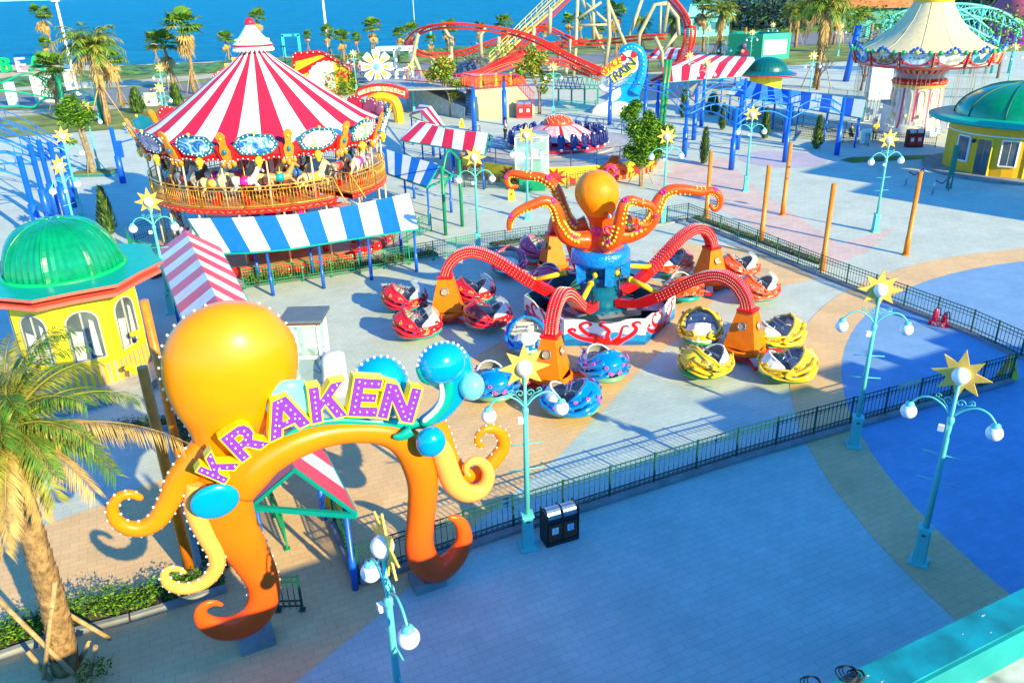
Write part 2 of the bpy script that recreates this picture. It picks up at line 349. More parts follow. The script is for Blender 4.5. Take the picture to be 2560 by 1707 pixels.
sheet('blue_grey_paving', [at(*p) for p in lo_[2:-2] + [(900, 1650), (1800, 1650), (2178, 1428), (1990, 1200), (1880, 1060), (1830, 1000), (1800, 960)]], -0.010, PG)
bcx = at(*ZF(1530, 1335)); sheet('mauve_circle_paving', [(bcx.x + 3.3 * math.cos(a * .157), bcx.y + 3.3 * math.sin(a * .157)) for a in range(40)], -0.004, paving('mauve_paver', (0.50, 0.44, 0.56), 0.05))
sheet('grass_bed', [at(*ZF(2010, 1345)), at(*ZF(2110, 1320)), at(*ZG(1440, 1520)), at(*ZG(1440, 1555)), at(*ZF(2120, 1368))], 0.012, lawnm)
# ------------------------------------------------------------------ roof and wall just below the camera, casting the broad front shade
E_ = V((math.cos(rad(25.3)), math.sin(rad(25.3)), 0)); N_ = V((E_.y, -E_.x, 0)); EO = V((3.59, 7.08, 0))
def ep(a, b, z): return EO + E_ * a + N_ * b + V((0, 0, z))
roof_t = thing('building', 'turquoise flat roofed building in the near right corner, its parapet in sun', 'building', ep(2, 4, 0))
tq = M('turquoise_render', (0.0, 0.30, 0.32), 0.6, noise=0.12, ns=1.2); tqd = M('turquoise_top', (0.0, 0.26, 0.32), 0.6, noise=0.2, ns=2.5)
rf = M('roof_screed', (0.42, 0.46, 0.48), 0.85, noise=0.25, ns=1.2, bump=0.2, bs=5)
b = MB()
def eb(mb, a0, a1, b0, b1, z0, z1, m):
    vs = [ep(a, q, z) for z in (z0, z1) for a, q in ((a0, b0), (a1, b0), (a1, b1), (a0, b1))]
    mb.add(vs, [(0, 1, 2, 3), (7, 6, 5, 4), (4, 5, 1, 0), (5, 6, 2, 1), (6, 7, 3, 2), (7, 4, 0, 3)], m)
eb(b, -22, 45, 0.46, 14, 0, 4.35, 0); b.build('wall', [tq], roof_t)
b = MB(); eb(b, -22, 45, 0.0, 0.45, 0, 5.05, 0)
for i in range(12):
    a = R.uniform(-1, 6); q = R.uniform(0.04, 0.36); s_ = R.uniform(0.015, 0.06)
    b.poly([ep(a + s_ * R.uniform(.5, 1.4) * math.cos(k_ * 1.05), q + 0.4 * s_ * math.sin(k_ * 1.05) * R.uniform(.5, 1), 5.054) for k_ in range(6)][::-1], 1)
b.build('parapet', [tqd, M('flaked', (0.6, 0.62, 0.6), 0.9, noise=0.1)], roof_t)
b = MB(); eb(b, -22, 45, 0.452, 0.50, 4.2, 5.02, 0); b.build('parapet_lining', [tq], roof_t)
b = MB(); eb(b, -22, 45, 0.5, 0.8, 4.35, 4.47, 0); b.build('coping', [M('worn_white', (0.62, 0.6, 0.52), 0.8, noise=0.3, ns=3)], roof_t)
b = MB(); eb(b, -22, 45, 0.81, 14, 4.35, 4.40, 0); b.build('roof', [rf], roof_t)
# unseen blocks added further right, stepped to shade the right half of the plaza
b = MB()
for a0_, a1_, z_ in ((13.5, 14.4, 6.75), (14.4, 17.0, 7.3), (17.0, 18.3, 6.95), (18.3, 19.4, 6.62), (19.4, 21.3, 7.25), (21.3, 22.4, 6.8), (22.4, 23.0, 7.35), (23.0, 25.2, 6.85), (25.2, 27.0, 7.25)): eb(b, a0_, a1_ - .02, 3, 3.6, 4.4, z_, 0)
b.build('roof_shade_block', [tq], roof_t)
for cx, cy, rr in ((ZN(1115, 1500)[0], ZN(1115, 1500)[1], .13), (ZN(1170, 1512)[0], ZN(1170, 1512)[1], .1), (ZN(900, 1560)[0], ZN(900, 1560)[1], .12)):
    cb = MB()
    for q in range(3):
        p = at(cx, cy, 5.1); cb.tube([(p.x + (rr - q * .02) * math.cos(a * .4) + q * .02, p.y + (rr - q * .015) * math.sin(a * .4), 5.07 + .012 * q + .01 * math.sin(a)) for a in range(17)], 0.009, 5)
    tag(cb.build('cable', black, None, at(cx, cy, 5.05)), {.13: 'larger coil of black cable on the turquoise parapet, left of a smaller coil', .1: 'smallest coil of black cable on the turquoise parapet', .12: 'coil of black cable at the very bottom edge of the picture'}[rr], 'cable')
S2, P2 = V((.668, -.744, 0)), V((.744, .668, 0))
T = thing('building', 'unseen building added beyond the right edge to shade the plaza by the round kiosk', 'building', S2 * 3 + P2 * 56)  # tall block added out of view, sized so its shadow falls by the kiosk
b = MB()
for p0_, p1_, z_ in ((51.3, 54.6, 10.2), (54.62, 60.6, 12.4)): b.prism([S2 * 1 + P2 * p0_, S2 * 1 + P2 * p1_, S2 * 7 + P2 * p1_, S2 * 7 + P2 * p0_], V((0, 0, z_)), 0)
b.build('wall', [tq], T)
# hedge court at the left
def leafy(mb, c, rr, n, size, q=(1, 1, 1), mats=(0, 1, 2), shell=0.45, flatz=0.0):
    for _ in range(n):
        while True:
            d = V((R.uniform(-1, 1), R.uniform(-1, 1), R.uniform(-1, 1)))
            if shell < d.length <= 1: break
        d = d * R.uniform(.75, 1.28); p = V(c) + V((d.x * rr * q[0], d.y * rr * q[1], d.z * rr * q[2]))
        a = V((R.uniform(-1, 1), R.uniform(-1, 1), R.uniform(-0.6, 0.6))).normalized(); bb = a.orthogonal().normalized()
        bb = (Matrix.Rotation(R.uniform(0, 6.28), 3, a) @ bb); s_ = size * R.uniform(0.6, 1.3)
        m = R.choices(mats, (3, 4, 3))[0]
        mb.add([p - a * s_, p + bb * s_ * 0.34 + a * s_ * .2, p + a * s_, p - bb * s_ * 0.34 + a * s_ * .2], [(0, 1, 2, 3)], m)
def hedge_strip(name, label, pts, wd, h, n, size=0.07, kerb=True, z0=0.1):
    T = thing(name, label, 'hedge', pts[0])
    m = MB(); L = [(pts[i + 1] - pts[i]).length for i in range(len(pts) - 1)]; tot = sum(L)
    for _ in range(n):
        s_ = R.uniform(0, tot); i = 0
        while s_ > L[i] and i < len(L) - 1: s_ -= L[i]; i += 1
        u = (pts[i + 1] - pts[i]).normalized(); v = V((-u.y, u.x, 0))
        p = pts[i] + u * s_; bump = 0.65 + 0.35 * math.sin(p.x * 3.1) * math.sin(p.y * 2.7 + 1)
        leafy(m, p + v * R.uniform(-.5, .5) * wd + V((0, 0, z0 + h * bump * R.uniform(.15, .9))), 0.12, 3, size, (1, 1, .8), (0, 1, 2), 0)
    m.build('foliage', leafs, T)
    s = MB()
    for i in range(len(pts) - 1):
        u = (pts[i + 1] - pts[i]).normalized(); v = V((-u.y, u.x, 0))
        s.beam(pts[i] + V((0, 0, .05)), pts[i + 1] + V((0, 0, .05)), wd, 0.1, 1)
        if kerb:
            for q in (-1, 1): s.beam(pts[i] + v * q * (wd / 2 + .07) + V((0, 0, .08)), pts[i + 1] + v * q * (wd / 2 + .07) + V((0, 0, .08)), 0.13, 0.16, 0)
    s.build('kerb', [conc, M('soil', (0.09, 0.06, 0.04), 0.95, noise=0.3)], T)
    return T
hp = [at(-40, 1495), at(120, 1440), at(300, 1395), at(515, 1330)]
hedge_strip('hedge', 'leafy green hedge with sunlit tops in front of the date palm court', hp, 0.75, 0.62, 1500, 0.05)
hedge_strip('hedge', 'shaded hedge strip running back under the arch tentacles beside the ochre poles', [at(500, 1310), at(455, 1130), at(415, 960)], 0.6, 0.5, 500, 0.05)
hedge_strip('hedge', 'dark low hedge between the yellow kiosk step and the blue grey court', [at(405, 975), at(300, 985), at(190, 1015), at(60, 1050)], 0.45, 0.4, 420, 0.045)
# ================================================================== KRAKEN GATE
GP = Plane(at(590, 1480), 25.7)
gate = thing('octopus_gateway', 'giant glossy orange octopus arch with purple lettering over the queue entrance', 'gateway', GP.o.lerp(GP.pt(985, 1345), 0.5))
PPM = 1 / (GP.u.dot(RT) * F / ((GP.o - CP).dot(FW)) / K)   # rough metres per p pixel in the gate plane
def gscale(x, y):
    a = GP.pt(x, y); b2 = GP.pt(x + 10, y); return (b2 - a).length / 10
def gt(mb, ctr, off=0.0, m=0, n=14, flat=1.0, k=5, offs=None, bulbs=None, side=0, spc=0.19, bsz=0.027):
    "tube in the gate plane: ctr = [(x, y, r)] in picture units"
    P = cat(ctr, k)
    if offs: OF = [o[0] for o in cat([(o,) for o in offs], k)]
    else: OF = [off] * len(P)
    pts = [GP.pt(x, y) + GP.n * o for (x, y, r), o in zip(P, OF)]
    rr = [max(0.01, r * gscale(x, y)) for x, y, r in P]
    # rounded end
    d = (pts[-1] - pts[-2]).normalized(); e = rr[-1]
    for a in (0.5, 0.85, 0.98): pts.append(pts[len(P) - 1] + d * e * math.sin(a * 1.57)); rr.append(max(0.004, e * math.cos(a * 1.57)))
    mb.tube(pts, rr, n, m, nrm=GP.n, flat=flat)
    if bulbs is not None:
        acc = {1: 0, -1: 0}; last = {}
        for i in range(1, len(P) - 1):
            t = (pts[i + 1] - pts[i - 1]).normalized(); x = GP.n.cross(t).normalized()
            for sgn in (1, -1):
                if side and sgn != side: continue
                q = pts[i] + x * sgn * rr[i] * 1.02
                if sgn not in last: last[sgn] = q; continue
                dd = (q - last[sgn]).length
                while dd > spc:
                    last[sgn] = last[sgn].lerp(q, spc / dd); bulbs.ball(last[sgn] + GP.n * 0.02, bsz, 6, 0); dd = (q - last[sgn]).length
    return pts, rr
BU = MB()
def zs(tr, L, s): return [(*tr(x, y), r / s / K) for x, y, r in L]
body = MB()
head = [(480, 693, 8), (0, 0, 0)]
axis = [(536, 694, 26), (536, 704, 66), (536, 722, 98), (535, 750, 128), (534, 785, 149), (533, 825, 157), (531, 865, 153), (529, 900, 142), (527, 940, 121), (526, 975, 95), (526, 1010, 80), (526, 1050, 78), (523, 1090, 68), (520, 1140, 60), (528, 1190, 58), (552, 1240, 52), (582, 1290, 43), (604, 1335, 37), (606, 1375, 36), (588, 1412, 36), (555, 1435, 35), (518, 1443, 31), (485, 1436, 25), (463, 1418, 18), (462, 1400, 14), (475, 1388, 11), (492, 1384, 8), (508, 1388, 5)]
leg_i = 19
P_, R_ = gt(body, axis, 0.0, 0, 24, 0.62, 4)
gt(body, [(545, 1130, 40), (575, 1085, 48), (620, 1047, 42), (690, 1012, 36), (760, 993, 30), (830, 988, 27), (890, 993, 30), (935, 1018, 35), (960, 1062, 36), (970, 1110, 33), (968, 1160, 31), (963, 1210, 30), (962, 1255, 31), (980, 1296, 31), (1012, 1303, 28), (1046, 1275, 23), (1064, 1238, 18), (1060, 1205, 14), (1047, 1190, 10), (1034, 1186, 6)], 0.04, 0, 20, 0.8, 5)
def outline_bulbs(pts, rr, idx, sgns, spc=0.215):
    last = None
    for sg in sgns:
        last = None
        for i in idx:
            t = (pts[i + 1] - pts[i - 1]).normalized(); x = GP.n.cross(t).normalized(); q = pts[i] + x * sg * rr[i] * 1.02
            if last is None: last = q; continue
            dd = (q - last).length
            while dd > spc: last = last.lerp(q, spc / dd); BU.ball(last - GP.n * .08, 0.028, 6, 0); dd = (q - last).length
outline_bulbs(P_, R_, range(1, 44), (1, -1)); outline_bulbs(P_, R_, range(58, 75), (1, -1))
body.build('body', [gm], gate)
def tent(name, L, off, mats, flat=0.85, bulbs=True, n=14, offs=None):
    m = MB(); gt(m, L, off, 0, n, flat, 5, bulbs=BU if bulbs else None, offs=offs); return m.build(name, mats, gate)
tent('tentacle', [(480, 1030, 46), (440, 1068, 40), (410, 1105, 33), (388, 1150, 28), (362, 1192, 26), (328, 1212, 23), (292, 1211, 20), (265, 1192, 17), (258, 1165, 15), (272, 1142, 13.5), (298, 1134, 12), (321, 1142, 9)], 0.0, [orange])
tent('tentacle', [(450, 1100, 26), (445, 1160, 24), (470, 1218, 22), (492, 1258, 20), (495, 1292, 19), (468, 1326, 17), (424, 1341, 15), (388, 1332, 14), (376, 1310, 11), (388, 1296, 9), (410, 1297, 7), (422, 1304, 5)], 0.14, [peach])
tent('tentacle', zs(ZA, [(1735, 740, 60), (1790, 840, 56), (1830, 960, 54), (1880, 1040, 50), (1960, 1078, 46), (2040, 1050, 44), (2110, 985, 42), (2160, 910, 38), (2150, 840, 32), (2100, 805, 27), (2045, 812, 23), (2010, 850, 20), (2010, 895, 17), (2040, 905, 12)], 2.351), -0.22, [orange])
tent('tentacle', zs(ZA, [(1700, 800, 40), (1750, 880, 58), (1790, 990, 62), (1830, 1080, 60), (1900, 1132, 52), (1975, 1122, 44), (2020, 1070, 38), (2025, 1005, 33), (1990, 955, 28), (1940, 945, 24), (1903, 972, 20), (1900, 1010, 15), (1918, 1030, 10)], 2.351), 0.18, [peach], bulbs=False)
# bubbles and wave
def bub(x, y, rx, ry, off, mat, name='bubble', flat=0.6, bulbs=False):
    m = MB(); c = GP.pt(x, y) + GP.n * off; s_ = gscale(x, y)
    m.ball(c, 1.0, 28, 0, (rx * s_, flat * rx * s_, ry * s_), (GP.u, GP.n, V((0, 0, 1)))); o = m.build(name, [mat], gate)
    if bulbs:
        for i in range(16):
            a = rad(-10 + i * 13); BU.ball(c + GP.u * (math.cos(a) * rx * s_ * 1.01) + V((0, 0, math.sin(a) * ry * s_ * 1.01)), 0.034, 6, 0)
    return o
bub(652, 898, 54, 58, 0.55, aqual, flat=.3); bub(486, 1120, 55, 46, 0.5, aqua, flat=0.25)
bub(872, 893, 66, 76, -0.02, aqua, flat=0.8, bulbs=True); bub(1070, 874, 27, 30, 0.3, aqual, flat=1); bub(966, 984, 32, 34, 0.62, aqua, flat=0.8)
m = MB()
gt(m, zs(ZA, [(1790, 315, 40), (1850, 350, 62), (1878, 410, 66), (1866, 475, 66), (1850, 550, 68), (1800, 630, 60), (1740, 690, 52), (1660, 735, 40)], 2.351), 0.05, 0, 14, 0.8)
gt(m, zs(ZA, [(1790, 470, 30), (1785, 560, 36), (1740, 640, 36), (1660, 710, 34)], 2.351), 0.22, 1, 10, 0.7)
gt(m, zs(ZA, [(1735, 480, 12), (1742, 555, 16), (1710, 625, 16), (1640, 690, 14)], 2.351), 0.33, 2, 8, 0.8)
gt(m, zs(ZA, [(1622, 395, 24), (1660, 455, 34), (1730, 478, 26), (1790, 450, 14)], 2.351), 0.2, 1, 10, 0.8)
gt(m, zs(ZA, [(1680, 735, 24), (1560, 740, 36), (1440, 735, 34), (1330, 730, 26), (1150, 720, 24), (980, 745, 20), (850, 810, 16)], 2.351), 0.1, 1, 10, 0.7)
gt(m, zs(ZA, [(1560, 745, 34), (1510, 775, 30), (1470, 780, 16)], 2.351), 0.36, 1, 10, 0.7)
c = GP.pt(*ZA(1755, 375)) + GP.n * 0.18; s_ = gscale(1000, 850) / 2.351 / K
m.ball(c, 1, 28, 0, (135 * s_, 105 * s_, 118 * s_), (GP.u, GP.n, V((0, 0, 1))))
for i in range(15):
    a = rad(-25 + i * 14); BU.ball(c + GP.u * (math.cos(a) * 138 * s_) + V((0, 0, math.sin(a) * 120 * s_)), 0.034, 6, 0)
m.build('wave_crest', [aqua, teal, white], gate)
o = BU.build('light_bulb', [bulbm], gate); tag(o, None, None, None, 'stuff')
# letters
LET = {'K': ([(0, 0), (.30, 0), (.30, .33), (.42, .45), (.68, 0), (1.04, 0), (.64, .62), (1.0, 1), (.64, 1), (.30, .62), (.30, 1), (0, 1)], [[(.15, .12), (.15, .88)], [(.38, .58), (.80, .92)], [(.50, .45), (.84, .08)]]),
       'R': ([(0, 0), (.32, 0), (.32, .34), (.42, .34), (.70, 0), (1.08, 0), (.74, .40), (.90, .55), (.92, .75), (.84, .92), (.66, 1), (0, 1)], [[(.16, .1), (.16, .88)], [(.34, .86), (.62, .86), (.76, .72), (.70, .54), (.36, .48)], [(.52, .36), (.86, .08)]]),
       'A': ([(0, 0), (.30, 0), (.36, .2), (.66, .2), (.72, 0), (1.02, 0), (.68, 1), (.34, 1)], [[(.14, .1), (.46, .92)], [(.54, .92), (.86, .1)], [(.32, .32), (.70, .32)]]),
       'E': ([(0, 0), (.94, 0), (.94, .27), (.36, .27), (.36, .38), (.82, .38), (.82, .62), (.36, .62), (.36, .73), (.92, .73), (.92, 1), (0, 1)], [[(.17, .1), (.17, .9)], [(.36, .87), (.80, .87)], [(.36, .5), (.70, .5)], [(.36, .13), (.82, .13)]]),
       'N': ([(0, 0), (.29, 0), (.29, .52), (.68, 0), (1, 0), (1, 1), (.71, 1), (.71, .48), (.32, 1), (0, 1)], [[(.14, .1), (.14, .9)], [(.30, .82), (.74, .16)], [(.86, .1), (.86, .9)]])}
HOLE = {'R': [(.34, .56), (.34, .76), (.52, .78), (.60, .68), (.54, .58)], 'A': [(.42, .38), (.60, .38), (.51, .66)]}
def inset(P, d):
    n = len(P); A = sum(P[i][0] * P[(i + 1) % n][1] - P[(i + 1) % n][0] * P[i][1] for i in range(n)); sg = 1 if A > 0 else -1; out = []
    for i in range(n):
        p0, p1, p2 = P[i - 1], P[i], P[(i + 1) % n]
        a = V((p1[0] - p0[0], p1[1] - p0[1])).normalized(); c2 = V((p2[0] - p1[0], p2[1] - p1[1])).normalized()
        n1 = V((-a.y, a.x)) * sg; n2 = V((-c2.y, c2.x)) * sg; mm = n1 + n2; l = max(mm.dot(n1), 0.45)
        out.append((p1[0] + mm.x / l * d, p1[1] + mm.y / l * d))
    return out
purple_side = M('yellow_return', (0.92, 0.72, 0.01), 0.35, noise=0.04)
for ch, bl, br, tl in (('K', (497, 1103), (583, 985), (330, 1032)), ('R', (600, 978), (752, 868), (468, 838)), ('A', (763, 860), (1003, 748), (690, 660)),
                       ('K', (1012, 752), (1215, 703), (988, 542)), ('E', (1222, 706), (1400, 712), (1262, 478)), ('N', (1392, 712), (1602, 748), (1448, 505))):
    OFF = 0.78
    o = GP.pt(*ZA(*bl), OFF); u = GP.pt(*ZA(*br), OFF) - o; v = GP.pt(*ZA(*tl), OFF) - o
    f = lambda p, z=0.0: o + u * p[0] + v * p[1] + GP.n * z
    g_, dots = LET[ch]; m = MB(); sc_ = 0.5 * (u.length + v.length)
    m.prism([f(p) for p in inset(g_, -0.035)], -GP.n * 0.24, 0)
    m.prism([f(p, 0.006) for p in inset(g_, 0.012)], -GP.n * 0.02, 1)
    if ch in HOLE:
        m.prism([f(p, 0.012) for p in HOLE[ch]], -GP.n * 0.01, 0); m.prism([f(p, 0.016) for p in inset(HOLE[ch], 0.025)], -GP.n * 0.01, 3)
    for st in dots:
        Lp = [f(p) for p in st]; tot = sum((Lp[i + 1] - Lp[i]).length for i in range(len(Lp) - 1)); nn = max(2, round(tot / 0.125)); 
        for q in range(nn + 1):
            d = tot * q / nn; i = 0
            while i < len(Lp) - 2 and d > (Lp[i + 1] - Lp[i]).length: d -= (Lp[i + 1] - Lp[i]).length; i += 1
            s2 = (Lp[i + 1] - Lp[i]).length; m.ball(Lp[i].lerp(Lp[i + 1], d / s2) + GP.n * 0.008, 0.021, 6, 2)
    m.build('letter', [purple_side, purple, bulbm, orange], gate)
for px, rz in ((GP.pt(590, 1470), 0), (GP.pt(985, 1335), 0)):
    m = MB(); m.box((px.x - .05, px.y + 0.1, 0.11), (0.75, 0.62, 0.22), rad(25.7)); m.build('plinth', [conc], gate)
# ================================================================== OCTOPUS RIDE
OC = V((3.7, 31.1, 0)); ORD = 6.42; OPH = 3.0787
ride = thing('octopus_ride', 'octopus ride with orange octopus statue over blue column and red studded arms', 'fairground ride', OC)
# pit wall: painted panels
m = MB(); NP = 6; r0 = 3.15; a00 = rad(-92 - 30); PH = 1.1
cor = [OC + V((r0 * math.cos(a00 + i * 2 * math.pi / NP), r0 * math.sin(a00 + i * 2 * math.pi / NP), 0)) for i in range(NP)]
for i in range(NP):
    p, q = cor[i], cor[(i + 1) % NP]; u = q - p; L = u.length; un = u.normalized(); out = V((un.y, -un.x, 0))
    gap = (i % 8) in (3, 5)
    ns = 16
    def top(t): return PH - 0.16 * (0.5 - 0.5 * math.cos(6.283 * min(1, max(0, (t - .15) / .7)))) - (0.05 if .3 < t < .7 else 0)
    def wv(t, o): return o + 0.06 * math.sin(t * 12 + i) + 0.03 * math.sin(t * 23)
    for j in range(ns):
        t0, t1 = j / ns, (j + 1) / ns; A_, B_ = p + u * t0, p + u * t1
        lv = [(0, 0, 2), (wv(t0, .2), wv(t1, .2), 2), (wv(t0, .48), wv(t1, .48), 1), (top(t0), top(t1), 0)]
        for k_ in range(3):
            mm = (2, 1, 0)[k_]
            m.add([A_ + V((0, 0, lv[k_][0])), B_ + V((0, 0, lv[k_][1])), B_ + V((0, 0, lv[k_ + 1][1])), A_ + V((0, 0, lv[k_ + 1][0]))], [(0, 1, 2, 3)], mm)
        ii = -out * 0.05
        m.add([A_ + ii, B_ + ii, B_ + ii + V((0, 0, top(t1))), A_ + ii + V((0, 0, top(t0)))], [(3, 2, 1, 0)], 3)
        m.add([A_ + V((0, 0, top(t0))), B_ + V((0, 0, top(t1))), B_ + ii + V((0, 0, top(t1))), A_ + ii + V((0, 0, top(t0)))], [(0, 1, 2, 3)], 0)
m.build('pit_wall', [white, M('wave_blue', (0.0, 0.25, 0.62), 0.4), M('wave_deep', (0.0, 0.12, 0.42), 0.4), M('pit_inside', (0.02, 0.14, 0.20), 0.6)], ride)
# red octopus silhouettes painted on the panels (thin raised vinyl)
def curl(P, r): return P
m = MB()
for i in range(NP):
    p, q = cor[i], cor[(i + 1) % NP]; u = (q - p); L = u.length; un = u.normalized(); out = V((un.y, -un.x, 0))
    def S(x, z): return p + un * (x * L) + V((0, 0, min(PH - .04, z * 1.32))) + out * 0.006
    for L_, w0 in (([(.5, .02), (.36, .16), (.22, .24), (.12, .36), (.06, .48), (.10, .54), (.14, .50), (.12, .46)], .10), ([(.5, .06), (.40, .28), (.30, .36), (.22, .52), (.20, .66), (.27, .74), (.33, .68), (.30, .63)], .10),
                   ([(.54, .06), (.53, .30), (.55, .45), (.50, .58), (.44, .66), (.46, .74), (.52, .72)], .09), ([(.6, .06), (.68, .28), (.70, .44), (.72, .58), (.77, .62), (.79, .57)], .07), ([(.6, .04), (.76, .22), (.86, .4), (.88, .55), (.84, .66), (.90, .74), (.94, .68)], .10)):
        C_ = cat([(a, b_) for a, b_ in L_], 5); n_ = len(C_)
        for side, wd, zo_ in ((1, 1.35, 0.0), (0, 1.0, 0.004)):
            vs = []
            for j, (a, b_) in enumerate(C_):
                a2, b2 = C_[min(j + 1, n_ - 1)]; a1, b1 = C_[max(j - 1, 0)]; dx, dz = (a2 - a1) * L, b2 - b1; l = math.hypot(dx, dz) or 1
                w_ = w0 * 2.0 * (1 - 0.72 * j / n_) * wd * (1.4 if j < 4 else 1)
                for sg in (-1, 1): vs.append(S(a, b_) + (un * (-dz / l) + V((0, 0, dx / l))) * (sg * w_ / 2) + out * zo_)
            for v_ in vs: v_.z = max(0.004, v_.z)
            m.add(vs, [(2 * j, 2 * j + 2, 2 * j + 3, 2 * j + 1) for j in range(n_ - 1)], side)
    ell = [S(.5 + .14 * math.cos(a * .3), .02 + max(0, .14 * math.sin(a * .3))) + out * 0.006 for a in range(11)]
    m.poly(ell, 0)
m.build('octopus_motif', [red, M('motif_edge', (0.55, 0.25, 0.75), 0.5)], ride)
m = MB(); m.lathe([(0, .12), (3.08, .12)], 6, 0, OC, a00 + 0.0, a00 + 6.2831, sm=False)
m.lathe([(1.9, .14), (1.9, .62), (1.0, .62)], 10, 1, OC, sm=False)
for i in range(5):
    a = OPH + 2 * math.pi * i / 5 + 0.63; d = V((math.cos(a), math.sin(a), 0)); m.beam(OC + d * 1.0 + V((0, 0, .62)), OC + d * 2.7 + V((0, 0, .55)), 1.1, 0.04, 2)
    m.beam(OC + d * 0.9 + V((0, 0, .45)), OC + d * 2.4 + V((0, 0, .3)), .2, .3, 1)
m.build('pit_floor', [black, M('machine_dark', (0.02, 0.06, 0.09), 0.5, noise=0.3, ns=6), M('tread_plate', (0.4, 0.4, 0.44), 0.5, metal=0.5, noise=0.15)], ride)
m = MB(); m.lathe([(0, .3), (1.15, .3), (1.15, .75), (.82, .8), (.82, 1.9), (.9, 1.92), (.9, 2.05), (.7, 2.1), (.7, 2.6)], 28, 0, OC, sm=False)
for i in range(12):
    a = i * .5236; m.box((OC.x + 1.17 * math.cos(a), OC.y + 1.17 * math.sin(a), .55), (.1, .1, .2), a, 1)
m.build('column', [M('column_blue', (0.0, 0.13, 0.26), 0.35, noise=0.15), black], ride)
capm = M('cap_blue', (0.0, 0.22, 0.72), 0.25, noise=0.12, bump=1.0, bs=7, coat=0.5)
m = MB(); m.lathe([(.62, 2.56), (1.13, 2.56), (1.2, 2.7), (1.2, 3.05), (1.1, 3.17), (.8, 3.2), (0, 3.22)], 40, 0, OC)
for i in range(5):
    a = OPH + 2 * math.pi * (i + .5) / 5; d = V((math.cos(a), math.sin(a), 0)); m.beam(OC + d * 1.0 + V((0, 0, 1.85)), OC + d * 1.03 + V((0, 0, 2.62)), .38, .3, 0)
m.build('column_cap', [capm], ride)
